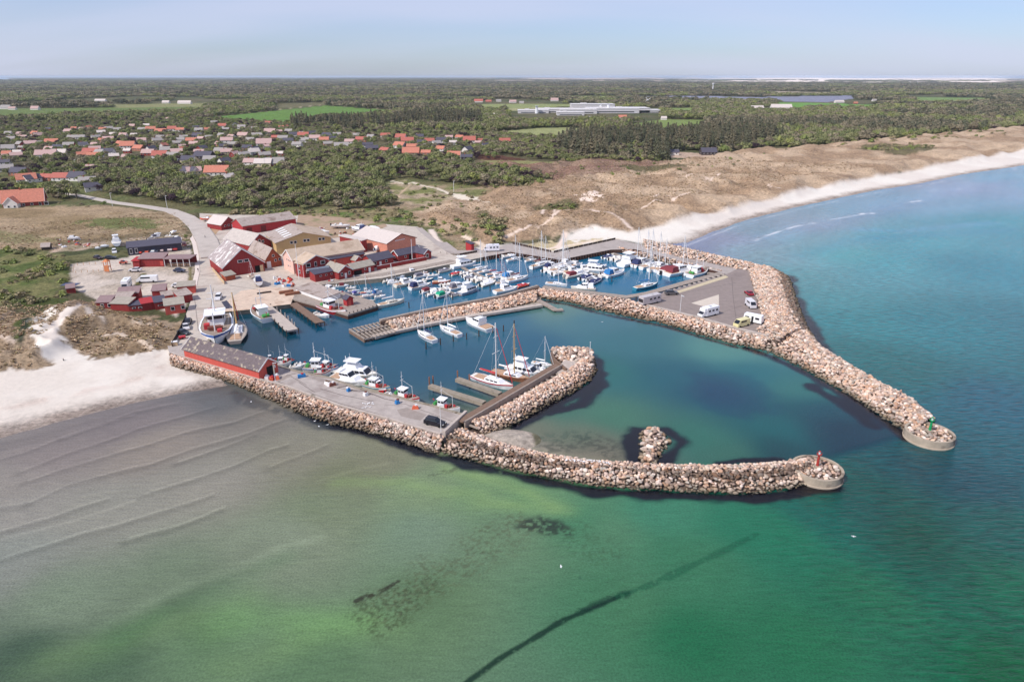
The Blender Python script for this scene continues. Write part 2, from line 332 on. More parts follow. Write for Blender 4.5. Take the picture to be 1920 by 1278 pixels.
stroke([(733, 342), (760, 347), (775, 345), (790, 350), (820, 355), (845, 365), (862, 372)], 2.6, (222, 208, 186)); paint([(840, 362), (870, 366), (897, 371), (892, 377), (860, 374)], (222, 208, 186), .8, .5); stroke([(890, 374), (918, 384)], 1.6, (220, 206, 184))
stroke([(770, 348), (750, 365), (742, 378)], 1.5, (196, 170, 140)); stroke([(742, 376), (760, 382)], 1.2, (196, 170, 140), k=.7)
paint([(900, 822), (925, 802), (990, 800), (1010, 850), (968, 850), (900, 845)], (188, 174, 158), 1, .5, z=0)
# fields beyond the village
FIELDS = [([(-500, 212), (0, 206), (215, 203), (215, 198), (383, 197), (383, 206), (220, 212), (0, 220), (-500, 230)], (108, 122, 70)), ([(213, 197), (383, 195), (383, 202), (213, 203)], (138, 136, 92)),
          ([(395, 222), (470, 213), (560, 205), (611, 200), (740, 208), (660, 216), (590, 218), (545, 230), (440, 233)], (104, 134, 66)), ([(515, 204), (520, 196), (611, 193), (611, 199), (560, 203)], (112, 106, 76)),
          ([(902, 196), (1043, 196), (1137, 197), (988, 205), (907, 204)], (142, 148, 96)), ([(907, 251), (1010, 242), (1070, 240), (1102, 244), (1043, 256), (948, 257), (918, 262)], (152, 154, 104)),
          ([(1175, 235), (1246, 225), (1324, 228), (1314, 236), (1246, 240), (1190, 240)], (124, 138, 78)), ([(1456, 193), (1563, 195), (1650, 198), (1627, 204), (1549, 201), (1512, 204), (1459, 201)], (112, 150, 72)),
          ([(1712, 182), (1858, 185), (1830, 192), (1717, 193)], (120, 142, 84)), ([(1436, 182), (1616, 180), (1599, 186), (1549, 193), (1473, 192)], (136, 136, 152)), ([(1189, 181), (1330, 181), (1440, 184), (1430, 188), (1200, 186)], (140, 140, 156)),
          ([(1439, 172), (1563, 174), (1550, 178), (1450, 177)], (176, 160, 136)), ([(888, 292), (934, 295), (990, 303), (960, 308), (890, 304)], (96, 66, 54)), ([(900, 304), (1000, 306), (1060, 308), (1000, 318), (930, 314)], (146, 142, 94)),
          ([(948, 205), (1000, 203), (1060, 206), (1000, 211), (950, 210)], (158, 154, 112)), ([(1250, 205), (1300, 204), (1300, 209), (1250, 209)], (128, 146, 84)), ([(1060, 181), (1140, 181), (1140, 184), (1060, 184)], (142, 152, 98)),
          ([(860, 263), (960, 262), (1010, 266), (930, 268)], (126, 130, 84)), ([(1255, 288), (1340, 292), (1345, 300), (1250, 300)], (190, 164, 142))]
for p, c in FIELDS: paint(p, c, 3, 2)
stroke([(395, 221), (470, 212), (560, 203), (611, 198), (690, 203), (740, 207)], 5, (178, 164, 134), k=.9)
q = (smooth(9200, 11000, r) * smooth(-.12, .06, X / (Y + 1)) * smooth(.40, .55, fbm(X, Y, 900, 3, 7)))[..., None]; col = col * (1 - q * .8) + LIN((214, 186, 166)) * q * .8
q = (smooth(8800, 9600, r) * smooth(.2, .32, X / (Y + 1)) * (1 - smooth(.66, .7, X / (Y + 1))))[..., None]; col = col * (1 - q) + LIN((250, 232, 216)) * q
q = ((1 - smooth(.0, .55, H + .3 * (nf - .5))) * (.25 + .75 * (np.hypot(X - G(948, 824)[0], Y - G(948, 824)[1]) > 20)))[..., None]; col = col * (1 - q) + LIN((172, 154, 140)) * q
a = np.exp(-((H - .75) / .10) ** 2) * smooth(.45, .6, nf); a = (a * (np.minimum(seg_dist(X, Y, BEACH_L), 99) < 30))[..., None]; col = col * (1 - a * .25) + LIN((186, 150, 132)) * a * .25
nr, nc = X.shape
pat = smooth(.5, .72, fbm(X, Y, 2.4, 3, 201)) * smooth(40, 700, 760 - r)
near = (H[:-1, :-1] > -.7) | (H[1:, 1:] > -.7)
V = np.stack([X, Y, H], -1).reshape(-1, 3); F = gfaces(nr, nc, near)[:, ::-1]
V, F, Cc, Pt = compact(V, F, col.reshape(-1, 3), pat.reshape(-1))
gm = bpy.data.materials.new('ground'); gm.use_nodes = True; nt = gm.node_tree; N = nt.nodes.new; L = nt.links.new; b = nt.nodes['Principled BSDF']
b.inputs['Roughness'].default_value = .95; b.inputs['Specular IOR Level'].default_value = .1
at = N('ShaderNodeAttribute'); at.attribute_name = 'Col'; tcn = N('ShaderNodeTexCoord')
n1 = N('ShaderNodeTexNoise'); n1.inputs['Scale'].default_value = .75; n1.inputs['Detail'].default_value = 8; n1.inputs['Roughness'].default_value = .82; L(tcn.outputs['Object'], n1.inputs[0])
n2 = N('ShaderNodeTexNoise'); n2.inputs['Scale'].default_value = .12; n2.inputs['Detail'].default_value = 6; L(tcn.outputs['Object'], n2.inputs[0])
sv = N('ShaderNodeSeparateColor'); L(at.outputs['Color'], sv.inputs[0])
am = N('ShaderNodeMapRange'); L(sv.outputs[0], am.inputs[0]); am.inputs[1].default_value = .45; am.inputs[2].default_value = .7; am.inputs[3].default_value = 1.0; am.inputs[4].default_value = .12
r1 = N('ShaderNodeMapRange'); r1.inputs[1].default_value = .38; r1.inputs[2].default_value = .62; r1.inputs[3].default_value = -.50; r1.inputs[4].default_value = .40; L(n1.outputs[0], r1.inputs[0])
r2 = N('ShaderNodeMapRange'); r2.inputs[1].default_value = .3; r2.inputs[2].default_value = .7; r2.inputs[3].default_value = -.2; r2.inputs[4].default_value = .2; L(n2.outputs[0], r2.inputs[0])
ad = N('ShaderNodeMath'); L(r1.outputs[0], ad.inputs[0]); L(r2.outputs[0], ad.inputs[1])
mu = N('ShaderNodeMath'); mu.operation = 'MULTIPLY_ADD'; L(ad.outputs[0], mu.inputs[0]); L(am.outputs[0], mu.inputs[1]); mu.inputs[2].default_value = 1.0
mx = N('ShaderNodeMix'); mx.data_type = 'RGBA'; mx.blend_type = 'MULTIPLY'; mx.inputs[0].default_value = 1; L(at.outputs['Color'], mx.inputs[6]); L(mu.outputs[0], mx.inputs[7]); L(mx.outputs[2], b.inputs['Base Color'])
bp = N('ShaderNodeBump'); bp.inputs['Distance'].default_value = .8; L(am.outputs[0], bp.inputs['Strength']); L(n1.outputs[0], bp.inputs['Height']); L(bp.outputs[0], b.inputs['Normal'])
link('ground', np_mesh('ground', V, F, gm, Cc, shade=True), kind='structure')

# ------------------------------------------------------------------ the water
HARB = GP([(400, 600), (392, 650), (620, 708), (872, 780), (905, 822), (968, 844), (1114, 868), (1241, 875), (1453, 870), (1533, 872), (1600, 850), (1703, 822), (1653, 770), (1597, 725), (1513, 680), (1430, 650), (1430, 560), (1390, 500), (1150, 440), (957, 465), (700, 500), (560, 540)])
WP_O = [(1900, 420, 34, 135, 146), (1700, 450, 56, 143, 152), (1600, 480, 64, 149, 152), (1500, 450, 102, 149, 158), (1400, 470, 118, 153, 158), (1350, 450, 128, 136, 160), (1500, 420, 118, 143, 159), (1700, 380, 106, 149, 172), (1900, 340, 90, 147, 172), (1800, 345, 122, 147, 174), (1302, 463, 112, 118, 146),
        (1500, 520, 78, 137, 140), (1560, 560, 60, 129, 132), (1600, 600, 40, 119, 122), (1750, 600, 30, 111, 118), (1900, 600, 22, 103, 112), (1850, 500, 30, 123, 136), (2100, 450, 20, 117, 134), (1700, 700, 20, 93, 92), (1600, 660, 30, 99, 98), (1850, 750, 24, 84, 98), (1900, 850, 20, 82, 88), (1800, 900, 14, 70, 76), (1620, 950, 26, 77, 69), (1700, 1000, 10, 74, 58),
        (1900, 1000, 18, 80, 70), (1900, 1100, 24, 88, 62), (1900, 1270, 24, 84, 52), (1600, 1100, 39, 96, 67), (1500, 1200, 43, 100, 68), (1300, 1200, 41, 98, 66), (1300, 1050, 58, 110, 78), (1150, 1000, 79, 119, 87), (1150, 1150, 66, 110, 78), (950, 1000, 100, 124, 93), (800, 1000, 109, 128, 103), (800, 1150, 91, 115, 82), (600, 1250, 88, 113, 81), (400, 1200, 95, 119, 86), (200, 1250, 77, 98, 73),
        (0, 1250, 69, 87, 67), (100, 1150, 115, 128, 103), (0, 1050, 128, 130, 117), (300, 1100, 107, 120, 95), (200, 950, 135, 132, 117), (0, 900, 138, 130, 117), (400, 900, 135, 130, 115), (600, 950, 113, 123, 94), (300, 830, 135, 124, 109), (100, 850, 125, 114, 105), (500, 780, 119, 112, 99), (250, 790, 119, 108, 101), (430, 745, 91, 92, 89), (650, 880, 111, 114, 85), (800, 920, 117, 134, 98),
        (900, 925, 105, 131, 92), (1000, 935, 96, 130, 90), (1100, 985, 70, 118, 84), (1250, 965, 61, 118, 89), (1400, 985, 42, 109, 79), (1500, 965, 30, 89, 76), (700, 850, 119, 118, 93), (560, 850, 127, 122, 103), (1450, 1000, 36, 105, 75), (2100, 700, 16, 89, 94), (2200, 1000, 16, 76, 68), (-200, 1000, 119, 120, 108), (-200, 1300, 71, 89, 69), (950, 1500, 63, 97, 70), (500, 1020, 122, 131, 107), (50, 960, 137, 132, 119)]
WP_I = [(850, 680, 30, 76, 96), (700, 640, 30, 80, 102), (600, 640, 28, 76, 98), (480, 650, 22, 54, 62), (440, 600, 26, 66, 80), (780, 560, 44, 98, 122), (1000, 520, 40, 96, 124), (1200, 520, 30, 100, 130), (850, 540, 48, 102, 128), (1000, 640, 34, 84, 104), (1100, 600, 56, 104, 112), (1200, 640, 46, 98, 102), (1150, 700, 40, 98, 92), (1250, 700, 28, 84, 92),
        (1350, 740, 16, 62, 84), (1400, 700, 34, 96, 100), (1350, 655, 78, 128, 116), (1500, 735, 52, 106, 98), (1550, 770, 20, 66, 76), (1600, 810, 10, 52, 64), (1450, 810, 28, 86, 86), (1300, 820, 50, 102, 86), (1150, 780, 64, 108, 86), (1080, 820, 96, 104, 84), (1000, 800, 104, 108, 88), (1120, 850, 106, 100, 84), (1050, 770, 58, 102, 84), (1350, 850, 56, 98, 82), (1450, 850, 20, 62, 66), (1620, 850, 10, 52, 64), (950, 600, 40, 90, 110), (1050, 587, 90, 122, 108), (1280, 700, 30, 82, 92), (1050, 860, 124, 116, 100), (950, 835, 150, 130, 116)]
wy = list(np.concatenate([[144.1, 144.5, 145.2], np.arange(146.5, 300, 4.5), np.arange(300, 1320, 2.0), np.arange(1330, 2700, 60)]))
waz = list(np.radians(np.concatenate([np.linspace(-89, -43, 16), np.arange(-42, 42, .16), np.linspace(43, 89, 16)])))
X, Y = pgrid(waz, wy, 0.0)
def proj(X, Y):
    d = Y * math.cos(PITCH) + CH * math.sin(PITCH); return 960 + FPX * X / d, 639 + FPX * (CH * math.cos(PITCH) - Y * math.sin(PITCH)) / d
wx_, wy_ = X + 5 * (fbm(X, Y, 25, 3, 301) - .5), Y + 9 * (fbm(X, Y, 30, 3, 303) - .5)
def idw(pts):
    num = np.zeros(X.shape + (3,)); den = np.zeros(X.shape)
    for px, py, a, b_, c in pts:
        gx, gy = G(px, py); s = 0.12 * math.hypot(gx, gy)
        w = 1.0 / (((wx_ - gx) ** 2 + (wy_ - gy) ** 2) / (s * s) + .12) ** 1.9
        num += w[..., None] * LIN((a, b_, c)); den += w
    return num / den[..., None]
ki = smooth(-1.5, 2.5, sdist(X, Y, HARB))[..., None]
WC = idw(WP_O) * (1 - ki) + idw(WP_I) * ki
far = smooth(1200, 4000, np.hypot(X, Y))[..., None]; WC = WC * (1 - far) + LIN((70, 118, 150)) * far
def wline(pts, w, amt, off=0.0, k=1.0, c=None, closed=False):
    global WC
    P = GP(pts); xs = [p[0] for p in P]; ys = [p[1] for p in P]; bb = (X > min(xs) - 9) & (X < max(xs) + 9) & (Y > min(ys) - 9) & (Y < max(ys) + 9)
    x, y = X[bb] + 1.0 * (fbm(X[bb], Y[bb], 9, 2, 401) - .5), Y[bb] + off + 1.0 * (fbm(X[bb], Y[bb], 9, 2, 403) - .5)
    a = (np.exp(-(seg_dist(x, y, P) / w) ** 2) * (.55 + .9 * (fbm(X[bb], Y[bb], 7, 2, 407) - .2)))[:, None] * k
    if c is None: WC[bb] = WC[bb] * (1 + amt * a)
    else: a = np.clip(a, 0, 1); WC[bb] = WC[bb] * (1 - a) + LIN(c) * a
BARS = [[(0, 1047), (84, 1020), (158, 996), (215, 983), (323, 952), (400, 925)], [(0, 993), (101, 966), (202, 932)], [(60, 939), (135, 905), (219, 882), (286, 867), (363, 838), (471, 808), (538, 784)], [(57, 899), (118, 878), (202, 853), (279, 831), (343, 809), (437, 789), (495, 769)],
        [(44, 882), (135, 845), (219, 818), (262, 801), (336, 781), (404, 761)], [(0, 860), (50, 845), (118, 818), (202, 791), (252, 771), (336, 754)], [(273, 925), (357, 899), (437, 872), (505, 841), (538, 831)], [(336, 865), (421, 835), (481, 811)], [(505, 875), (555, 855), (616, 831)], [(0, 948), (60, 938)], [(120, 800 + 20), (250, 778)], [(240, 1010), (330, 985), (420, 950)]]
for bl in BARS:
    wline(bl, .36, .42); wline(bl, 1.0, -.24, off=1.3); wline(bl, 2.6, .08, off=-2)
wline([(0, 835), (101, 811), (202, 784), (303, 754), (370, 740), (425, 726)], 1.3, -.18); wline([(0, 845), (150, 806), (300, 765)], .9, -.14)
for p, w, k in (([(640, 905), (740, 905), (820, 918), (900, 925)], 2.2, .42), ([(840, 880), (930, 900), (990, 920), (1040, 950)], 2.0, .5), ([(900, 940), (980, 950), (1060, 955)], 2.2, .42)): wline(p, w, 0, k=k, c=(132, 158, 96))
for p, w, k in (([(740, 1180), (610, 1180), (430, 1250)], 3, .25), ([(100, 1240), (300, 1170), (450, 1130)], 3.5, .3), ([(420, 1100), (560, 1010), (640, 960)], 3, -.0)): wline(p, w, 0, k=abs(k), c=(120, 150, 92))
wline([(200, 1172), (330, 1105), (420, 1070), (520, 1030), (600, 1008)], 1.1, .22); wline([(230, 1190), (350, 1125), (440, 1085), (540, 1045)], 2.4, 0, k=.35, c=(62, 104, 62)); wline([(0, 1010), (140, 975), (250, 938)], .4, .25); wline([(600, 900), (660, 880), (720, 868)], .6, .2); wline([(420, 1165), (560, 1160), (680, 1165)], 3.2, 0, k=.55, c=(112, 150, 92))
wline([(400, 1190), (330, 1130), (480, 1030)], 3, -.15)
wline([(955, 828), (985, 838), (1030, 850)], 2.6, 0, k=.8, c=(150, 142, 122)); wline([(945, 815), (975, 822), (1000, 835)], 2.2, 0, k=.7, c=(150, 142, 124)); wline([(970, 846), (1060, 858), (1120, 862)], 2.5, 0, k=.5, c=(140, 132, 110))
# underwater weed and the stone banks' shade painted into the water round them
def weed_shade(pts, w, c=(34, 40, 44), k=1.0, thr=.42, ns=1.6, poly=False):
    global WC
    P = GP(pts); xs = [p[0] for p in P]; ys = [p[1] for p in P]; g = w + 6; bb = (X > min(xs) - g) & (X < max(xs) + g) & (Y > min(ys) - g) & (Y < max(ys) + g)
    x, y = X[bb], Y[bb]; d = sdist(x, y, P) if poly else w - seg_dist(x, y, P)
    a = smooth(-.5 * w, .5 * w, d + (fbm(x, y, 5, 3, 501) - .5) * w * 1.6) * smooth(thr - .12, thr + .12, fbm(x, y, ns, 3, 503)); a = (a * k)[:, None]
    WC[bb] = WC[bb] * (1 - a) + LIN(c) * a
weed_shade([(860, 1290), (930, 1238), (1000, 1196), (1060, 1160), (1110, 1140), (1160, 1118)], .46, (20, 40, 32), .85, .2, .8)
weed_shade([(1090, 1146), (1130, 1128), (1180, 1112)], .9, (28, 50, 40), .75, .42, .9); weed_shade([(1160, 1118), (1230, 1092), (1290, 1062), (1350, 1035), (1420, 1000)], .6, (22, 74, 50), .5, .3, 1)
weed_shade([(965, 990), (985, 972), (1015, 968), (1045, 975), (1075, 990), (1080, 1005), (1040, 1003), (1000, 992)], 1.6, (44, 46, 42), .85, .42, .8, poly=True)
weed_shade([(950, 985), (925, 1020), (860, 1060), (800, 1090), (740, 1130)], 4.0, (80, 80, 58), .5, .57, .42); weed_shade([(1080, 1000), (1110, 1030)], 4, (60, 84, 58), .4, .57, .45)
weed_shade([(668, 1126), (690, 1116), (715, 1108), (745, 1090)], .4, (52, 48, 40), .9, .4, .6); weed_shade([(700, 1140), (780, 1110), (720, 1165)], 3.2, (64, 72, 50), .62, .56, .4)
weed_shade([(805, 893), (830, 884), (850, 880)], .8, (70, 72, 56), .6, .45, .7); weed_shade([(1030, 840), (1120, 830), (1140, 848)], 3, (62, 66, 56), .6, .52, .7); weed_shade([(1015, 820), (1100, 815)], 2, (60, 80, 66), .4, .5, .7)
WEED_SHADE = (10, 20, 32)  # dark tone for weed and painted shade beside the banks
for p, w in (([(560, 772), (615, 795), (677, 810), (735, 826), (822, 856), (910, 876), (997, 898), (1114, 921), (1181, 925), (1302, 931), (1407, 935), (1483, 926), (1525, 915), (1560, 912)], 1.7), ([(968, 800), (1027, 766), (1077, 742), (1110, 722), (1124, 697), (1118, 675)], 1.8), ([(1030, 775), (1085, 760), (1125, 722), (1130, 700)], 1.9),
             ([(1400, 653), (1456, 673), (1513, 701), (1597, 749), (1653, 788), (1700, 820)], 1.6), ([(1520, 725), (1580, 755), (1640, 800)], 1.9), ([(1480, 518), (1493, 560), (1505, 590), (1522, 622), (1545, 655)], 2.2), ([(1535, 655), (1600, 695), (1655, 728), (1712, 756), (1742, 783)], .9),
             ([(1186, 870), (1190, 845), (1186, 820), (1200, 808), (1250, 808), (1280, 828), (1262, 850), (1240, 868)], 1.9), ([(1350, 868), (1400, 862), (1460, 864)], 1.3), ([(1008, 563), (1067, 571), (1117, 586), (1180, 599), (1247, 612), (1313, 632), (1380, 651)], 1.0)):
    weed_shade(p, w, WEED_SHADE, .96, .10, 2.5)
weed_shade([(1300, 700), (1400, 700), (1460, 760), (1400, 790), (1320, 760)], 5, (18, 62, 84), .45, .3, 9, poly=True)
weed_shade([(437, 735), (470, 755), (540, 775), (600, 800)], 1.6, (58, 62, 62), .6, .3)
# breaking wavelets and paler shallows off the far beach
FOAM = np.zeros(X.shape)
def foam(pts, w, k):
    P = GP(pts); FOAM[:] = np.maximum(FOAM, k * np.exp(-(seg_dist(X, Y + 3 * (fbm(X, Y, 30, 2, 601) - .5), P) / w) ** 2) * smooth(.35, .6, fbm(X, Y, 14, 2, 603)))
foam([(1415, 452), (1440, 442), (1490, 425), (1530, 418)], .8, 1.0); foam([(1560, 412), (1620, 402)], .8, .6); foam([(1615, 401), (1635, 400)], 1.2, 1); foam([(1700, 380), (1730, 376)], 1.2, .9); foam([(1285, 462), (1330, 443), (1400, 418), (1480, 397), (1560, 379), (1640, 362), (1720, 350), (1800, 333), (1920, 315)], .6, .45)
foam([(1745, 357), (1770, 353)], 1.2, 1); foam([(1790, 356), (1800, 353)], 1, .8); foam([(1440, 470), (1500, 455)], 1, .2); foam([(1840, 322), (1900, 312)], 1.5, .8)
for p, w, k, c in (([(1610, 430), (1690, 434), (1765, 426), (1860, 418)], 5, .35, (100, 150, 186)), ([(1450, 445), (1600, 410), (1750, 370), (1900, 340)], 9, .22, (140, 146, 186)), ([(1500, 480), (1600, 450), (1700, 450)], 6, .3, (56, 136, 158)), ([(1700, 470), (1640, 500), (1600, 530)], 8, .35, (52, 138, 150)), ([(1340, 490), (1400, 470), (1460, 455)], 4, .25, (96, 110, 140)), ([(1640, 445), (1760, 440), (1900, 430)], 5, .4, (46, 128, 160))):
    P = GP(p); a = (np.exp(-(seg_dist(X, Y, P) / w) ** 2) * k * (.5 + fbm(X, Y, 40, 2, 605)))[..., None]; a = np.clip(a, 0, 1); WC = WC * (1 - a) + LIN(c) * a
ds = seg_dist(X, Y, BEACH_R); band = .10 * np.sin(ds / 5.2 + 5 * fbm(X, Y, 60, 2, 611)) * np.exp(-ds / 60) * (1 - ki[..., 0]); WC = WC * (1 + band[..., None])
WC = WC * (1 + .07 * (fbm(X, Y, 3.2, 3, 615) - .5) + .10 * (fbm(X * .6, Y, 18, 3, 617) - .5))[..., None]
F_ = FOAM[..., None] * .85; WC = WC * (1 - F_) + LIN((232, 232, 236)) * F_
WC = np.clip(WC * .97 - .010, .003, 1)
nr, nc = X.shape; Z = np.zeros(X.shape)
V = np.stack([X, Y, Z], -1).reshape(-1, 3); F = gfaces(nr, nc)[:, ::-1]
chop = (1 - ki[..., 0]) * smooth(.0, .5, (X - 0.15 * Y - 20) / 80.0) + .32 * (1 - ki[..., 0])
wm = bpy.data.materials.new('water'); wm.use_nodes = True; nt = wm.node_tree; N = nt.nodes.new; L = nt.links.new; b = nt.nodes['Principled BSDF']
b.inputs['Roughness'].default_value = .12; b.inputs['IOR'].default_value = 1.33; b.inputs['Specular IOR Level'].default_value = .5
at = N('ShaderNodeAttribute'); at.attribute_name = 'Col'; ac = N('ShaderNodeAttribute'); ac.attribute_name = 'chop'; tcn = N('ShaderNodeTexCoord')
mpn = N('ShaderNodeMapping'); mpn.inputs['Rotation'].default_value = (0, 0, R(-24)); mpn.inputs['Scale'].default_value = (.34, 1.35, 1); L(tcn.outputs['Object'], mpn.inputs[0])
w1 = N('ShaderNodeTexNoise'); w1.inputs['Scale'].default_value = .9; w1.inputs['Detail'].default_value = 5; w1.inputs['Roughness'].default_value = .6; L(mpn.outputs[0], w1.inputs[0])
w2 = N('ShaderNodeTexNoise'); w2.inputs['Scale'].default_value = 1.9; w2.inputs['Detail'].default_value = 5; L(tcn.outputs['Object'], w2.inputs[0])
s1 = N('ShaderNodeMath'); s1.operation = 'MULTIPLY'; L(w1.outputs[0], s1.inputs[0]); L(ac.outputs['Fac'], s1.inputs[1])
s2 = N('ShaderNodeMath'); s2.operation = 'MULTIPLY_ADD'; L(w2.outputs[0], s2.inputs[0]); s2.inputs[1].default_value = .10; L(s1.outputs[0], s2.inputs[2])
bp = N('ShaderNodeBump'); bp.inputs['Strength'].default_value = .6; bp.inputs['Distance'].default_value = .6; L(s2.outputs[0], bp.inputs['Height']); L(bp.outputs[0], b.inputs['Normal'])
# fine sand-and-weed speckle of the bottom seen through the shallows
w3 = N('ShaderNodeTexNoise'); w3.inputs['Scale'].default_value = 3.0; w3.inputs['Detail'].default_value = 6; w3.inputs['Roughness'].default_value = .75; L(tcn.outputs['Object'], w3.inputs[0])
m3 = N('ShaderNodeMapRange'); m3.inputs[1].default_value = .35; m3.inputs[2].default_value = .65; m3.inputs[3].default_value = .74; m3.inputs[4].default_value = 1.28; L(w3.outputs[0], m3.inputs[0])
m4 = N('ShaderNodeMapRange'); m4.inputs[1].default_value = .3; m4.inputs[2].default_value = .7; m4.inputs[3].default_value = -.34; m4.inputs[4].default_value = .34; L(w1.outputs[0], m4.inputs[0])  # light and dark of the ripples painted into the base colour
m5 = N('ShaderNodeMath'); m5.operation = 'MULTIPLY_ADD'; L(m4.outputs[0], m5.inputs[0]); L(ac.outputs['Fac'], m5.inputs[1]); L(m3.outputs[0], m5.inputs[2])
mx = N('ShaderNodeMix'); mx.data_type = 'RGBA'; mx.blend_type = 'MULTIPLY'; mx.inputs[0].default_value = 1; L(at.outputs['Color'], mx.inputs[6]); L(m5.outputs[0], mx.inputs[7]); L(mx.outputs[2], b.inputs['Base Color'])
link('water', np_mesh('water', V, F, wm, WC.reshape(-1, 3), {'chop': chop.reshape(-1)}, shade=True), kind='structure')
# ------------------------------------------------------------------ quays, yards, roads
ASPH = M('asphalt', (172, 160, 152), .9, .12, .5, stain=((150, 137, 128), .12, .60))
YRD = M('yard_surface', (192, 179, 165), .9, .14, .5, stain=((172, 156, 144), .14, .55))
LOTM = M('parking_asphalt', (144, 130, 123), .9, .12, .6, stain=((132, 118, 112), .1, .58))
CONC = M('concrete', (186, 172, 160), .9, .16, 1.2, bump=.2, stain=((130, 118, 104), .5, .62))
CONCD = M('weathered_concrete', (150, 138, 122), .9, .2, 1.0, stain=((96, 86, 70), .5, .60))
WOOD = M('grey_timber', (158, 144, 132), .9, .18, 1.5, stain=((120, 104, 92), .6, .6))
WOODB = M('brown_timber', (126, 102, 86), .9, .2, 1.5)
WOODD = M('dark_timber', (74, 60, 54), .9, .2, 1.5)
STEEL = M('rusty_sheet_piling', (84, 58, 48), .8, .3, 1.0)
WHITE = M('white_paint', (236, 234, 232), .4, .03, 2)
ROADM = M('road_surface', (188, 176, 165), .9, .1, .3, stain=((174, 161, 150), .1, .58))
def slab(name, px, z1, mats, z0=-3.2, **k):
    return MB().prism(GP(px, z1), z0, z1, 1, 0).build(name, mats, kind='structure', **k)
slab('harbour_yard', YARD, QZ, [YRD, CONCD])
sq = [(314, 648), (318, 664), (470, 706), (537, 722), (637, 759), (720, 781), (822, 813), (832, 817), (874, 777), (803, 757), (737, 741), (670, 726), (620, 707), (567, 697), (510, 681), (392, 645)]
slab('south_quay', sq, QZ + .004, [M('quay_asphalt', (176, 164, 155), .9, .16, .6, stain=((158, 145, 137), .2, .52)), CONCD])
slab('north_quay', [(905, 482), (957, 472), (1050, 487), (1145, 468), (1190, 467), (1260, 486), (1345, 509), (1360, 514), (1402, 508), (1346, 496), (1280, 482), (1215, 462), (1155, 448), (1035, 473), (967, 455), (905, 468)], QZ + .008, [ASPH, STEEL])
slab('motorhome_park', [(1190, 567), (1215, 557), (1360, 515), (1385, 503), (1404, 507), (1416, 545), (1424, 578), (1434, 610), (1453, 634), (1380, 616), (1313, 596), (1218, 573)], QZ + .3, [LOTM, CONCD])
MB().prism(GP([(1296, 568), (1348, 552), (1348, 580), (1322, 575)], QZ + .3), QZ + .301, QZ + .306).build('pale_paving', M('pale_paving', (206, 192, 176), .9, .08, 1), kind='structure')
MB().strip(GP([(1190, 570), (1218, 575), (1313, 598), (1380, 617), (1440, 632)], QZ), 1.2, .5, QZ + .55).build('concrete_kerb', CONC, kind='structure')
MB().strip(GP([(1407, 510), (1420, 545), (1430, 578), (1440, 610), (1453, 630)], QZ), 1.6, .5, QZ + .6).build('concrete_kerb', CONC, kind='structure')
MB().prism(GP([(1258, 549), (1352, 519), (1360, 516), (1366, 520), (1300, 541), (1262, 553)], QZ + .3), QZ + .3, QZ + .34).build('gravel_verge', M('gravel', (196, 180, 150), .95, .25, 3, stain=((140, 140, 90), .8, .62)), kind='structure')
MB().strip(GP([(60, 352), (150, 366), (215, 379), (270, 386), (320, 394), (350, 406), (372, 424), (388, 450), (398, 480)], 2.2), [5, 5, 5.5, 6, 7, 8, 9, 9, 9], 1.0, 2.05).build('road', ROADM, kind='structure')
MB().strip(GP([(786, 420), (800, 435), (830, 458), (850, 472), (905, 472)], QZ), 6, 1.0, QZ + .012).build('road', ASPH, kind='structure')
MB().strip(GP([(352, 432), (364, 455), (369, 480), (370, 510), (364, 536)], QZ), 1.7, 1.0, QZ + .13).build('pavement', M('pavement', (218, 202, 190), .9, .06, 1), kind='structure')
MB().strip(GP([(50, 350), (85, 356), (115, 362)], 2.4), 4, 1.5, 2.5).build('road', ROADM, kind='structure')
MB().strip(GP([(322, 664), (400, 688), (470, 709), (537, 725), (637, 762), (720, 784), (826, 816)], QZ), .55, .6, QZ + .5).build('low_wall', CONC, label='long low concrete wall along the seaward edge of the south quay', category='wall')
MB().strip(GP([(833, 818), (874, 779)], QZ), .6, -.5, QZ + 1.3).build('concrete_wall', CONC, label='short high concrete wall closing the end of the south quay', category='wall')
MB().strip(GP([(515, 683), (567, 697), (620, 707), (670, 726), (737, 741), (803, 757), (868, 775)], QZ), .7, QZ + .006, QZ + .14, off=-.4).build('quay_edging', CONCD, kind='structure')
MB().strip(GP([(393, 640), (404, 588)], QZ), .6, QZ + .006, QZ + .14, off=.3).build('quay_edging', CONCD, kind='structure')
MB().prism(GP([(414, 585), (470, 580), (503, 575), (545, 570), (552, 552), (540, 540), (500, 538), (452, 545), (430, 560)], QZ), QZ + .004, QZ + .005).build('slip_apron', M('slip_apron', (208, 184, 162), .9, .12, .5, stain=((188, 160, 138), .3, .55)), kind='structure')
# oil and tar marks on the quay: flat patches of patched asphalt
mk = M('asphalt_patch', (154, 141, 132), .9, .14, .6)
for p in ([(744, 768), (762, 764), (800, 777), (788, 788), (752, 780)], [(515, 712), (540, 702), (548, 704), (524, 716)], [(590, 705), (650, 722), (640, 727), (584, 709)]):
    MB().prism(GP(p, QZ), QZ + .006, QZ + .009).build('asphalt_patch', mk, kind='structure')
MB().prism(GP([(560, 399), (640, 403), (718, 414), (726, 424), (700, 436), (706, 470), (686, 470), (670, 440), (620, 447), (575, 430), (556, 420)], QZ), QZ + .02, QZ + .03).build('storage_ground', M('storage_ground', (168, 142, 118), .95, .2, .5, stain=((126, 126, 82), .12, .55)), kind='structure')
MB().prism(GP([(386, 404), (412, 404), (414, 428), (404, 440), (392, 425)], QZ), QZ + .02, QZ + .03).build('worn_grass', M('worn_grass', (178, 146, 116), .95, .15, .5, stain=((150, 136, 96), .2, .55)), kind='structure')
tar = M('tar_seam', (112, 100, 94), .8, .2, 2)
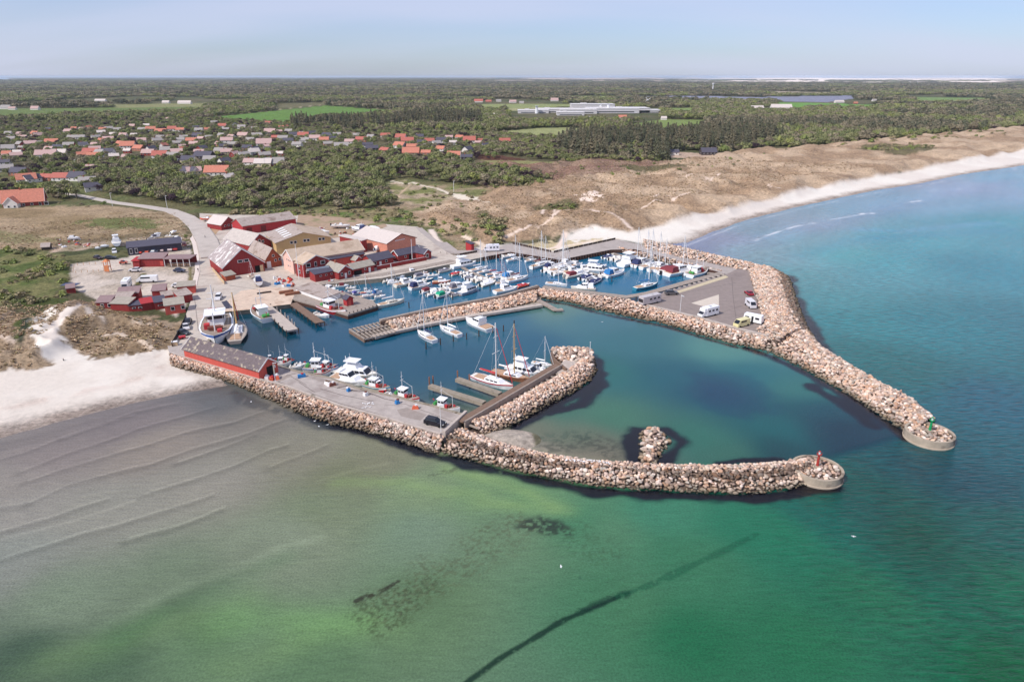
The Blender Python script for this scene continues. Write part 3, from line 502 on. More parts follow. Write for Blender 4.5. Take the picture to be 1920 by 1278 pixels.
for i_, (p, w_) in enumerate([([(536, 704), (560, 699), (585, 696)], .25), ([(560, 716), (590, 735), (625, 725), (700, 740)], .18), ([(600, 728), (640, 740), (700, 752)], .2), ([(632, 727), (655, 722)], .5), ([(655, 731), (690, 733)], .5), ([(690, 735), (720, 747), (745, 752)], .3), ([(520, 715), (640, 757), (720, 779)], .2), ([(545, 705), (575, 722)], .15), ([(720, 760), (760, 757), (850, 790)], .14), ([(1240, 560), (1300, 545), (1380, 530)], .2), ([(1372, 520), (1375, 560), (1382, 610)], .15), ([(1340, 590), (1400, 570)], .14), ([(380, 620), (395, 580), (400, 540)], .18), ([(365, 560), (372, 620)], .15), ([(430, 535), (500, 545)], .2), ([(372, 515), (410, 518)], .3)]):
    zt = QZ + (.306 if p[0][0] > 1200 else .012); MB().strip(GP(p, zt), w_, zt - .01, zt).build('tar_seam', tar, kind='structure')
# piers: (name, centre line px, width m, top z, thickness, mats, piles?)
def pier(name, pts, w, zt, th, mat, label, piles=0, pz=.25, cat='pier', ph=0.0, planks=False, pr=.16, pm=None, side=(-1, 1)):
    P = GP(pts, zt); o = empty(name, (P[0][0], P[0][1], 0), label=label, category=cat)
    ox, oy = P[0]; L = [(a - ox, b - oy) for a, b in P]
    MB().strip(L, w, zt - th, zt).build('deck', mat, o)
    if piles:
        lens = [math.dist(L[i], L[i + 1]) for i in range(len(L) - 1)]; T = sum(lens); n = int(T / piles) + 1
        me = MB().tube((0, 0, -3), (0, 0, zt + ph), pr, 6).mesh('pile', pm or WOODD)
        for k in range(n + 1):
            s = T * k / n; i = 0
            while i < len(lens) - 1 and s > lens[i]: s -= lens[i]; i += 1
            a, b = L[i], L[i + 1]; t = min(s / lens[i], 1); d = ((b[0] - a[0]) / lens[i], (b[1] - a[1]) / lens[i])
            for sd_ in side: link('pile', me, o, (a[0] + d[0] * s - d[1] * sd_ * (w / 2 + pr * .6), a[1] + d[1] * s + d[0] * sd_ * (w / 2 + pr * .6), 0))
    return o
NW = pier('timber_walkway', [(1018, 537), (1083, 545), (1175, 556), (1216, 549), (1290, 528), (1366, 508)], 3.0, QZ, .35, WOOD, 'long grey timber walkway on the south side of the marina basin', 5)
pier('boardwalk', [(600, 532), (640, 524), (717, 514), (765, 505), (826, 493), (850, 488)], 3.4, QZ + .1, .3, WOOD, 'grey boardwalk in front of the red restaurant buildings', 5, side=(-1,))
pier('jetty', [(497, 573), (520, 592), (548, 618)], 3.4, QZ, .5, CONC, 'broad pale jetty between the two halves of the west basin', 4.5, ph=.3, cat='jetty')
pier('jetty', [(549, 568), (575, 586), (600, 604)], 2.6, QZ - .1, .4, WOODB, 'narrow brown timber jetty beside the white boat, at the head of the middle pier', 3.5, cat='jetty')
pier('jetty', [(806, 721), (850, 735), (908, 753)], 1.5, QZ + .3, .9, CONCD, 'weathered jetty beside the green netted boat, first from the south quay', 0, cat='jetty')
pier('jetty', [(857, 708), (895, 721), (938, 736)], 1.5, QZ + .3, .9, CONCD, 'weathered jetty beside the white yacht with a red furled sail', 0, cat='jetty')
mr_ = pier('mole_walkway', [(700, 630), (740, 619), (800, 606), (870, 593), (940, 582), (1015, 570)], 2.2, 1.15, .7, CONC, 'long concrete walkway under the stones on the south side of the mole', 0, cat='walkway')
pier('landing_stage', [(1003, 559), (1022, 569), (1042, 580), (1055, 579)], 2.0, .8, .4, WOOD, 'short grey landing stage angled out from the mole end', 0, cat='jetty')
pier('pontoon', [(722, 521), (760, 530), (810, 541), (866, 552)], 1.5, .5, .4, WOOD, 'floating pontoon nearest the restaurant boardwalk', 0, cat='pontoon')
pier('pontoon', [(852, 492), (880, 508), (905, 518), (938, 531)], 1.5, .5, .4, WOOD, 'floating pontoon in the middle of the marina basin', 0, cat='pontoon')
pier('pontoon', [(985, 482), (1035, 497), (1090, 508), (1142, 518)], 1.5, .5, .4, WOOD, 'floating pontoon nearest the dark sheet piled quay', 0, cat='pontoon')
pier('timber_edge', [(1148, 474), (1215, 490), (1290, 506), (1352, 514)], 1.4, .9, .5, WOOD, 'narrow timber edge under the stones behind the eastern row of boats', 0, cat='walkway')
# middle pier with its piles
slabp = GP([(547, 560), (556, 545), (600, 536), (655, 551), (700, 564), (708, 573), (652, 590), (600, 574)], QZ)
mp_ = empty('middle_pier', (0, 0, 0), label='broad timber pier in front of the restaurants with a small red kiosk on it', category='pier')
MB().prism(slabp, QZ - .5, QZ).build('deck', WOOD, mp_); MB().prism(slabp, -3, QZ - .5, cap=False).build('sheet_piling', STEEL, mp_)
bl = MB().tube((0, 0, 0), (0, 0, .45), .16, 6).mesh('bollard', WOODD)
for i in range(8):
    a = G(655, 588, QZ); b = G(706, 574, QZ); t = i / 7; link('bollard', bl, mp_, (a[0] * (1 - t) + b[0] * t, a[1] * (1 - t) + b[1] * t + .3, QZ))
# sheet piling posts of the north quay
sp_ = empty('sheet_piling', (0, 0, 0), label='dark ribbed sheet piling under the edge of the north quay', category='quay wall')
pm_ = MB().box((0, 0, .2), (.5, .5, 2.6)).mesh('rib', STEEL)
E_ = GP([(905, 482.6), (957, 472.6), (1050, 487.6), (1145, 468.6)], QZ); lens = [math.dist(E_[i], E_[i + 1]) for i in range(3)]
for i in range(3):
    n = int(lens[i] / 1.5)
    for k in range(n): t = (k + .5) / n; link('rib', pm_, sp_, (E_[i][0] * (1 - t) + E_[i + 1][0] * t, E_[i][1] * (1 - t) + E_[i + 1][1] * t - .15, 0))
# the mole: north parapet wall, core, open timber head
MB().strip(GP([(713, 603), (800, 584), (870, 571), (940, 558), (1012, 538)], 2.4), .5, -2, 2.5).build('parapet', WOODB, label='dark timber parapet wall along the north side of the mole', category='wall')
MB().strip(GP([(715, 601), (800, 582), (870, 569), (940, 556), (1012, 536)], 1.6), 1.3, -2, 1.7, off=.9).build('mole_ledge', WOOD, kind='structure')
hd = empty('timber_pier_head', (0, 0, 0), label='open timber frame of parallel beams at the west end of the mole', category='pier head')
C4 = [Vector((*G(a, b, 1.2), 1.2)) for a, b in ((655, 617), (684, 635), (742, 622), (714, 603))]
def beam(a, b, w, h, mat, parent, name='beam', dz=0.0):
    a, b = Vector(a), Vector(b); d = b - a; m_ = MB(); m_.box((0, 0, 0), (d.length, w, h), 0); o = m_.build(name, mat, parent, (a + b) / 2 + Vector((0, 0, dz))); o.rotation_euler = (0, 0, math.atan2(d.y, d.x)); return o
for k in range(9):
    t = k / 8; beam(C4[0].lerp(C4[3], t), C4[1].lerp(C4[2], t), .42, .4, WOOD, hd)
beam(C4[0], C4[3], .4, .35, WOOD, hd, 'side_beam', -.18); beam(C4[1], C4[2], .5, .35, WOOD, hd, 'side_beam', -.18); beam(C4[0], C4[1], .4, 1.1, WOODB, hd, 'fender', -.75)
beam(C4[0].lerp(C4[1], .5), C4[3].lerp(C4[2], .5), .5, .3, WOOD, hd, 'middle_beam', .3); MB().prism([(p.x, p.y) for p in [C4[0].lerp(C4[2], .05), C4[1].lerp(C4[3], .05), C4[2].lerp(C4[0], .05), C4[3].lerp(C4[1], .05)]], -3, .15).build('core', WOODD, hd)
MB().prism(GP([(714, 603), (870, 571), (1012, 538), (1016, 572), (870, 596), (740, 624)], .5), -3, .5).build('mole_core', CONCD, kind='structure')
# raised walkway on the spur with open cross beams towards the stones
sw = empty('raised_walkway', (0, 0, 0), label='raised brown plank walkway running up the spur beside the yachts', category='walkway')
A0, A1 = Vector((*G(863, 789, 2.5), 2.5)), Vector((*G(1046, 683, 2.5), 2.5)); dv = (A1 - A0).normalized(); nv = Vector((dv.y, -dv.x, 0))
MB().strip([A0[:2], A1[:2]], 2.1, 2.2, 2.5).build('deck', WOODB, sw); MB().strip([A0[:2], A1[:2]], .35, -2, 2.85, off=-1.25).build('parapet', WOOD, sw)
MB().strip([A0[:2], A1[:2]], .3, -2, 2.2, off=.85).build('wall', CONCD, sw); n = 17
for k in range(n): p = A0.lerp(A1, (k + .5) / n); beam(p + nv * 1.3, p + nv * 4.2, .5, .3, WOOD, sw, 'cross_beam', -.95)
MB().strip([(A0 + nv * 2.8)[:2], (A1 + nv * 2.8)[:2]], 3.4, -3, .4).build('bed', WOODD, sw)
MB().prism(GP([(1040, 692), (1062, 672), (1082, 676), (1086, 700), (1056, 712)], 1.8), -1, 1.8).build('concrete_platform', CONC, label='small concrete platform where the raised walkway ends at the spur tip', category='platform')
MB().strip(GP([(1034, 660), (1040, 674), (1062, 692)], 2.4), .5, -2, 2.6).build('timber_wall', WOODB, label='curved timber retaining wall round the inner side of the spur tip', category='wall')
# beams between the east walkway and the motorhome park
ob = empty('open_framework', (0, 0, 0), label='row of parallel beams bridging the dark gap beside the motorhome park', category='framework')
B0, B1 = Vector((*G(1222, 556, QZ), QZ)), Vector((*G(1358, 513, QZ), QZ)); dv2 = (B1 - B0).normalized(); nv2 = Vector((dv2.y, -dv2.x, 0))
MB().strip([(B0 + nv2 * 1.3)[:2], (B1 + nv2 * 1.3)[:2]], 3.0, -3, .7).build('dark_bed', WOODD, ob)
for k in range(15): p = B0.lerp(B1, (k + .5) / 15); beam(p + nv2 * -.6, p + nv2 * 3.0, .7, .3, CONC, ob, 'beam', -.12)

# ------------------------------------------------------------------ stone banks
RM = bpy.data.materials.new('granite'); RM.use_nodes = True; nt = RM.node_tree; N = nt.nodes.new; L = nt.links.new; b = nt.nodes['Principled BSDF']; b.inputs['Roughness'].default_value = .85; b.inputs['Specular IOR Level'].default_value = .25
at = N('ShaderNodeAttribute'); at.attribute_name = 'Col'; ge = N('ShaderNodeNewGeometry'); sx = N('ShaderNodeSeparateXYZ'); L(ge.outputs['Position'], sx.inputs[0])
nn = N('ShaderNodeTexNoise'); nn.inputs['Scale'].default_value = 2.2; nn.inputs['Detail'].default_value = 6; L(ge.outputs['Position'], nn.inputs[0])
mr1 = N('ShaderNodeMapRange'); mr1.inputs[1].default_value = .3; mr1.inputs[2].default_value = .7; mr1.inputs[3].default_value = .78; mr1.inputs[4].default_value = 1.18; L(nn.outputs[0], mr1.inputs[0])
mx = N('ShaderNodeMix'); mx.data_type = 'RGBA'; mx.blend_type = 'MULTIPLY'; mx.inputs[0].default_value = 1; L(at.outputs['Color'], mx.inputs[6]); L(mr1.outputs[0], mx.inputs[7])
za = N('ShaderNodeMath'); za.operation = 'MULTIPLY_ADD'; L(nn.outputs[0], za.inputs[0]); za.inputs[1].default_value = -1.0; L(sx.outputs[2], za.inputs[2])
# tide line: black weed low down, brown film above it
t1 = N('ShaderNodeMapRange'); L(za.outputs[0], t1.inputs[0]); t1.inputs[1].default_value = -.1; t1.inputs[2].default_value = .75; t1.inputs[3].default_value = .72; t1.inputs[4].default_value = 0
m1 = N('ShaderNodeMix'); m1.data_type = 'RGBA'; L(t1.outputs[0], m1.inputs[0]); L(mx.outputs[2], m1.inputs[6]); m1.inputs[7].default_value = (*lin((92, 84, 62)), 1)
t2 = N('ShaderNodeMapRange'); L(za.outputs[0], t2.inputs[0]); t2.inputs[1].default_value = -.42; t2.inputs[2].default_value = -.12; t2.inputs[3].default_value = .95; t2.inputs[4].default_value = 0
m2 = N('ShaderNodeMix'); m2.data_type = 'RGBA'; L(t2.outputs[0], m2.inputs[0]); L(m1.outputs[2], m2.inputs[6]); m2.inputs[7].default_value = (*lin((48, 46, 38)), 1); L(m2.outputs[2], b.inputs['Base Color'])
COREM = M('packed_rubble', (96, 80, 68), .95, .3, 1.5)
def ico(sub, seed, flat=.72):
    bm = bmesh.new(); bmesh.ops.create_icosphere(bm, subdivisions=sub, radius=1.0); rg = random.Random(seed); ax = [Vector((rg.gauss(0, 1), rg.gauss(0, 1), rg.gauss(0, 1))).normalized() for _ in range(7)]; ct = [rg.uniform(.45, .8) for _ in ax]
    for v in bm.verts:
        p = v.co.copy()
        for a_, c_ in zip(ax, ct):
            d = p.dot(a_)
            if d > c_: p -= a_ * (d - c_) * .92
        p *= rg.uniform(.94, 1.06); v.co = Vector((p.x, p.y * rg.uniform(.98, 1.02), p.z * flat))
    V_ = np.array([v.co[:] for v in bm.verts]); F_2 = np.array([[v.index for v in f.verts] for f in bm.faces]); bm.free(); return V_, F_2
ICO2 = [ico(2, i) for i in range(10)]; ICO1 = [ico(1, 50 + i) for i in range(10)]
def rock_cols(n, rg, warm=0.0):
    pal = np.array([lin(c) for c in ((218, 190, 170), (208, 176, 154), (228, 206, 190), (194, 172, 158), (214, 184, 158), (180, 156, 142), (224, 198, 176), (206, 166, 138), (234, 216, 202), (170, 148, 134), (182, 172, 160), (206, 190, 172))])
    c = pal[rg.integers(0, len(pal), n)] * rg.uniform(.78, 1.12, (n, 1)) * np.array([1.0, .96, .93])
    if warm: c = c * np.array([1.02, 1 - .06 * warm, 1 - .14 * warm])
    return c
STONE_MESH = []
rg0 = np.random.default_rng(5)
for i in range(24):
    v_, f_ = ICO2[i % 10]; STONE_MESH.append(np_mesh('stone', v_, f_, RM, np.repeat(rock_cols(1, rg0), len(v_), 0)))
def resamp(P, n):
    P = np.array(P, float); s = np.r_[0, np.cumsum(np.hypot(*np.diff(P, axis=0).T))]; t = np.linspace(0, s[-1], n); return np.stack([np.interp(t, s, P[:, k]) for k in range(P.shape[1])], 1)
def bank(name, A, B, zA, zB, hump, label, cat='breakwater', size=(.55, 1.0), gap=1.05, nobj=300, seed=1, warm=0.0, low=False, p=2.2, jit=.4, band=None):
    A3 = [(*G(a, b_, zA), zA) for a, b_ in A]; B3 = [(*G(a, b_, zB), zB) for a, b_ in B]; rg = np.random.default_rng(seed)
    la = sum(math.dist(A3[i], A3[i + 1]) for i in range(len(A3) - 1)); n = max(int(la / 1.0), 4); PA = resamp(A3, n); PB = resamp(B3, n)
    wd = np.mean(np.linalg.norm(PA - PB, axis=1)); m_ = max(int((wd + hump) / gap * 1.25), 4); mm = 9; T = np.linspace(-.04, 1.04, mm)
    prof = lambda t: hump * np.clip(1 - np.abs(2 * t - 1) ** p, -.3, 1)
    V_ = (PA[:, None] * (1 - T[None, :, None]) + PB[:, None] * T[None, :, None]); V_[..., 2] += prof(T)[None] - .45
    root = empty(name, (float(PA[0][0]), float(PA[0][1]), 0), label=label, category=cat); O = np.array([PA[0][0], PA[0][1], 0])
    link('core', np_mesh('core', V_.reshape(-1, 3) - O, gfaces(n, mm), COREM), root)
    ns = max(int(la / gap), 3); i = np.arange(ns)[:, None] + np.zeros(m_)[None]; j = np.arange(m_)[None] + np.zeros(ns)[:, None] + .5 * (i % 2)
    s = np.clip((i + .5 + rg.uniform(-jit, jit, i.shape)) / ns, 0, 1).ravel(); t = np.clip((j + .5 + rg.uniform(-jit, jit, i.shape)) / m_, -.02, 1.02).ravel()
    k = s * (n - 1); k0 = np.clip(k.astype(int), 0, n - 2); fr = (k - k0)[:, None]; a_ = PA[k0] * (1 - fr) + PA[k0 + 1] * fr; b2 = PB[k0] * (1 - fr) + PB[k0 + 1] * fr
    Pp = a_ * (1 - t[:, None]) + b2 * t[:, None]; Pp[:, 2] += prof(t) + rg.uniform(-.28, .18, len(t)); Np = len(t)
    sz = rg.uniform(size[0], size[1], (Np, 3)) * (.68 + .62 * rg.random((Np, 1)) ** 1.6); cc = rock_cols(Np, rg, warm)
    if band: tt = t + rg.uniform(-.07, .07, Np); bk = smooth(band[0], band[0] + .08, tt) * (1 - smooth(band[1] - .08, band[1], tt)); cc = cc * (1 - (band[2] * bk)[:, None]) * (1 - bk[:, None] * np.array([0, .04, .08]))
    order = np.argsort(np.hypot(Pp[:, 0], Pp[:, 1])); near_ = order[:nobj]; rest = order[nobj:]
    for q_ in near_:
        o = bpy.data.objects.new('stone', STONE_MESH[int(rg.integers(0, 24))]); COL.objects.link(o); o.parent = root; o.location = Pp[q_] - O; o.scale = sz[q_]
        o.rotation_euler = (rg.uniform(-.5, .5), rg.uniform(-.5, .5), rg.uniform(0, 6.28))
    if len(rest):
        Vs, Fs, Cs = [], [], []; base = 0; lib = ICO1 if low else ICO2
        for vi in range(10):
            sel = rest[vi::10]
            if not len(sel): continue
            v_, f_ = lib[vi]; ang = rg.uniform(0, 6.28, len(sel)); ca, sa = np.cos(ang), np.sin(ang); ti = rg.uniform(-.5, .5, len(sel)); ct_, st_ = np.cos(ti), np.sin(ti)
            w = v_[None] * sz[sel][:, None]; y2 = w[..., 1] * ct_[:, None] - w[..., 2] * st_[:, None]; z2 = w[..., 1] * st_[:, None] + w[..., 2] * ct_[:, None]
            w = np.stack([w[..., 0] * ca[:, None] - y2 * sa[:, None], w[..., 0] * sa[:, None] + y2 * ca[:, None], z2], -1) + (Pp[sel] - O)[:, None]
            nv_ = len(v_); Vs.append(w.reshape(-1, 3)); Fs.append((f_[None] + (np.arange(len(sel)) * nv_)[:, None, None] + base).reshape(-1, 3)); base += nv_ * len(sel); Cs.append(np.repeat(cc[sel], nv_, 0))
        link('rubble', np_mesh('rubble', np.concatenate(Vs), np.concatenate(Fs), RM, np.concatenate(Cs)), root, kind='stuff')
    return root, Np
cnt = 0
for a in (('breakwater', [(822, 853), (910, 873), (997, 894), (1114, 917), (1181, 921), (1302, 927), (1407, 931), (1483, 921), (1530, 906)], [(872, 806), (925, 828), (968, 843), (1027, 856), (1114, 868), (1181, 871), (1241, 875), (1362, 875), (1453, 870), (1500, 866)], -.3, -.1, 2.2, 'long curved boulder breakwater leading out to the red beacon', 'breakwater', (.30, .60), .68, 300, 1),
          ('stone_revetment', [(318, 664), (400, 689), (470, 710), (537, 727), (637, 764), (720, 787), (832, 820)], [(322, 694), (427, 718), (487, 745), (560, 778), (615, 797), (677, 810), (735, 825), (822, 855)], 1.7, -.3, .9, 'boulder slope along the outside of the south quay', 'revetment', (.29, .58), .66, 300, 2, .15),
          ('stone_spur', [(905, 822), (968, 798), (1027, 763), (1077, 738), (1109, 716), (1121, 697), (1118, 680), (1108, 668)], [(878, 792), (905, 785), (960, 755), (1010, 725), (1045, 706), (1062, 697), (1075, 690), (1086, 680)], -.3, 1.2, 1.7, 'boulder spur curving up beside the yacht berths', 'breakwater', (.30, .60), .70, 300, 3, .15),
          ('stone_tip', [(1040, 674), (1060, 680), (1085, 686), (1112, 690)], [(1033, 655), (1065, 652), (1090, 652), (1110, 656)], 1.2, 1.6, 1.3, 'square pile of boulders at the tip of the spur', 'breakwater', (.5, .9), 1.0, 120, 4, .2),
          ('stone_groyne', [(1199, 874), (1199, 846), (1194, 824), (1201, 812)], [(1232, 874), (1240, 852), (1262, 834), (1243, 812)], -.35, -.35, 1.5, 'short fan shaped heap of dark and pale boulders inside the harbour mouth', 'groyne', (.4, .85), .95, 150, 5),
          ('breakwater', [(1395, 646), (1456, 670), (1513, 698), (1597, 746), (1653, 785), (1712, 822)], [(1465, 600), (1512, 613), (1540, 652), (1597, 689), (1653, 723), (1712, 753), (1752, 790)], -.3, -.3, 2.7, 'long straight boulder breakwater leading out to the green beacon', 'breakwater', (.36, .68), .80, 300, 6),
          ('stone_revetment', [(1404, 505), (1414, 540), (1424, 573), (1434, 607), (1458, 640)], [(1458, 510), (1480, 520), (1492, 557), (1504, 590), (1518, 622)], 2.4, -.3, 2.0, 'broad pale boulder slope on the sea side of the motorhome park', 'revetment', (.4, .72), .88, 200, 7),
          ('stone_bank', [(1210, 466), (1280, 483), (1347, 496), (1404, 508)], [(1205, 450), (1280, 465), (1347, 481), (1413, 495), (1458, 510)], 1.7, -.2, 1.4, 'boulder bank between the quay road and the beach shallows', 'breakwater', (.5, .9), 1.15, 100, 8, 0, True),
          ('stone_bank', [(1160, 464), (1230, 478), (1300, 494), (1358, 509)], [(1150, 472), (1215, 489), (1290, 505), (1345, 513)], 1.7, -.3, .5, 'boulder slope behind the eastern row of boats', 'revetment', (.45, .8), 1.1, 60, 9, .4, True),
          ('stone_revetment', [(1010, 541), (1083, 550), (1175, 561), (1218, 575), (1313, 599), (1380, 619), (1445, 636)], [(1006, 561), (1067, 569), (1117, 584), (1180, 597), (1247, 610), (1313, 630), (1380, 649), (1430, 658)], 1.8, -.3, 1.0, 'boulder slope below the timber walkway and motorhome park', 'revetment', (.4, .75), .85, 300, 10, .2),
          ('stone_ridge', [(716, 606), (800, 590), (860, 577), (940, 561), (1008, 544)], [(738, 620), (800, 606), (860, 594), (940, 579), (1006, 563)], .9, .9, 1.3, 'ridge of golden boulders between the mole wall and its walkway', 'breakwater', (.42, .8), .85, 200, 11, .45)):
    nm, A, B, zA, zB, hp, lb, ct = a[:8]; sz, gp, no, sd_ = a[8:12]; wm_ = a[12] if len(a) > 12 else 0; lw = a[13] if len(a) > 13 else False
    _, k_ = bank(nm, A, B, zA, zB, hp, lb, ct, sz, gp, no, sd_, wm_, lw, band={1: (.20, .52, .66), 2: (.45, 1.2, .42), 7: (.62, 1.2, .62), 3: (-.2, .22, .4), 10: (.72, 1.2, .35)}.get(sd_)); cnt += k_
print('stones', cnt)
# round pier heads with their beacons
RING = M('ring_concrete', (176, 160, 140), .9, .16, .8, bump=.2, stain=((120, 106, 92), .35, .55))
def head(cx, cy, rad, colr, label, blabel, seed, hh):
    c = G(cx, cy, 1.9); o = empty('pier_head', (c[0], c[1], 0), label=label, category='pier head'); n = 40; m_ = MB(); ri = rad - .5; vs = []
    for r_, z_ in ((rad + .15, -2.5), (rad + .15, .25), (rad, .3), (rad, 1.8), (ri, 1.8), (ri, 1.4)):
        for i in range(n): a_ = 2 * math.pi * i / n; vs.append((r_ * math.cos(a_), r_ * math.sin(a_), z_))
    m_.add(vs, [(k * n + i, k * n + (i + 1) % n, (k + 1) * n + (i + 1) % n, (k + 1) * n + i) for k in range(5) for i in range(n)]); m_.build('concrete_ring', RING, o)
    MB().prism([(ri * math.cos(2 * math.pi * i / n), ri * math.sin(2 * math.pi * i / n)) for i in range(n)], -1, 1.35).build('fill', COREM, o)
    rg = random.Random(seed); pts = []
    for i in range(3000):
        a_, r_ = rg.uniform(0, 6.28), (ri - .35) * math.sqrt(rg.random()); p_ = (r_ * math.cos(a_), r_ * math.sin(a_))
        if all((p_[0] - q_[0]) ** 2 + (p_[1] - q_[1]) ** 2 > .42 for q_ in pts): pts.append(p_)
    for x_, y_ in pts[:120]:
        s = link('stone', STONE_MESH[rg.randrange(24)], o, (x_, y_, 1.5 + rg.uniform(-.1, .2))); k = rg.uniform(.32, .6); s.scale = (k, k * rg.uniform(.8, 1.2), k); s.rotation_euler = (rg.uniform(-.5, .5), rg.uniform(-.5, .5), rg.uniform(0, 6))
    b_ = empty('beacon', (c[0], c[1] + .2, 1.6), label=blabel, category='beacon'); cm = M('beacon_' + str(seed), colr, .5, .06, 2)
    MB().box((0, 0, .25), (1.0, 1.0, .5)).build('footing', RING, b_); MB().tube((0, 0, .5), (0, 0, .5 + hh), .28, 10, r1=.2).build('column', cm, b_); MB().tube((0, 0, .5 + hh), (0, 0, .6 + hh), .48, 10).build('gallery', cm, b_)
    MB().tube((0, 0, .6 + hh), (0, 0, 1.15 + hh), .2, 8).build('lantern', M('lantern_glass', (210, 215, 215), .2, .02), b_); MB().tube((0, 0, 1.15 + hh), (0, 0, 1.4 + hh), .26, 8, r1=.04).build('cap', cm, b_)
    g = MB()
    for i in range(8): a_ = 6.28 * i / 8; g.tube((.46 * math.cos(a_), .46 * math.sin(a_), .6 + hh), (.46 * math.cos(a_), .46 * math.sin(a_), 1.0 + hh), .025, 4)
    g.build('railing', cm, b_)
head(1533, 875, 4.75, (168, 60, 52), 'round concrete pier head at the end of the curved breakwater', 'slim red beacon with a white lantern on the nearer round pier head', 3, 2.4)
head(1744, 808, 4.75, (26, 146, 88), 'round concrete pier head at the end of the straight breakwater', 'green beacon on the farther round pier head', 4, 2.2)
# light pole on the spur tip
def simple_pole(px, py, z, h, label, cat='light pole', arm=False, mat=WHITE, name='light_pole', rr=.07):
    c = G(px, py, z); o = empty(name, (c[0], c[1], z), label=label, category=cat); MB().tube((0, 0, 0), (0, 0, h), rr, 6, r1=rr * .6).build('post', mat, o)
    if arm: MB().box((.35, 0, h), (.9, .25, .12)).build('lamp', M('lamp_housing', (190, 190, 190), .5), o)
    else: MB().tube((0, 0, h), (0, 0, h + .12), rr * 1.6, 6).build('cap', M('pole_cap', (220, 220, 215), .5), o)
    return o
# ------------------------------------------------------------------ buildings
RED = M('falu_red_boards', (146, 52, 50), .75, .2, .6, stretch=(6, 6, .3)); REDO = M('orange_red_boards', (196, 88, 76), .75, .16, .6, stretch=(6, 6, .3)); REDB = M('bright_red_boards', (172, 54, 56), .75, .16, .6, stretch=(6, 6, .3))
SALM = M('salmon_brick', (204, 136, 114), .85, .14, .8); PINK = M('pink_brick', (226, 186, 170), .85, .1, .8); YEL = M('ochre_render', (198, 166, 118), .85, .08, .6); BRN = M('brown_red_brick', (166, 84, 58), .85, .14, .9)
BLKW = M('black_boards', (62, 60, 74), .7, .15, .8, stretch=(6, 6, .3)); WHT = M('white_boards', (232, 228, 224), .6, .05, 1); WOODY = M('bare_boards', (206, 178, 140), .8, .12, .8)
ETER = M('grey_fibre_cement', (172, 156, 146), .9, .2, 1.1, stain=((138, 120, 108), .3, .56)); ETERB = M('buff_fibre_cement', (192, 170, 148), .9, .12, .6, stain=((170, 146, 124), .2, .58)); ROOFL = M('pale_metal_roof', (208, 194, 184), .55, .06, .8); ROOFW = M('lichen_spotted_roof', (166, 152, 148), .9, .28, 1.6, stain=((222, 214, 208), .45, .52))
ROOFD = M('black_felt_roof', (84, 80, 92), .8, .12, 1.0); ROOFM = M('mauve_felt_roof', (146, 122, 120), .85, .12, 1.0); ROOFO = M('moss_grey_roof', (164, 154, 140), .9, .16, .8); ROOFS = M('tarred_shed_roof', (110, 98, 98), .9, .3, 2.2, stain=((178, 164, 142), .9, .55)); SKYL = M('skylight_sheet', (232, 232, 228), .4, .04)
GLASS = M('dark_glass', (34, 38, 46), .12, .05, 1, spec=.6); TRIM = M('white_trim', (234, 230, 226), .5, .03); DARK = M('dark_opening', (22, 20, 22), .9, .1); TRIMR = M('dark_red_trim', (110, 34, 34), .6, .1)
def winmesh(w, h, d=.09, mat=None):
    k = ('w', w, h, d)
    if k not in _M: _M[k] = (MB().box((0, 0, 0), (w, d, h)).mesh('window', TRIM), MB().box((0, -d / 2 - .012, 0), (w * .8, .03, h * .8)).mesh('pane', GLASS))
    return _M[k]
def put_face(root, face, L_, D_, u, z, w, h, name='window', mat=None, off=.05):
    if face == 'f': loc, rz = (u, -off, z), 0
    elif face == 'b': loc, rz = (u, D_ + off, z), math.pi
    elif face == 'l': loc, rz = (-off, u, z), -math.pi / 2
    else: loc, rz = (L_ + off, u, z), math.pi / 2
    if name == 'window':
        a, b_ = winmesh(w, h); o = link('window', a, root, loc); o.rotation_euler[2] = rz; link('pane', b_, o)
    else:
        k = (name, w, h, mat.name)
        if k not in _M: _M[k] = MB().box((0, 0, 0), (w, .1, h)).mesh(name, mat)
        o = link(name, _M[k], root, loc); o.rotation_euler[2] = rz
    return o
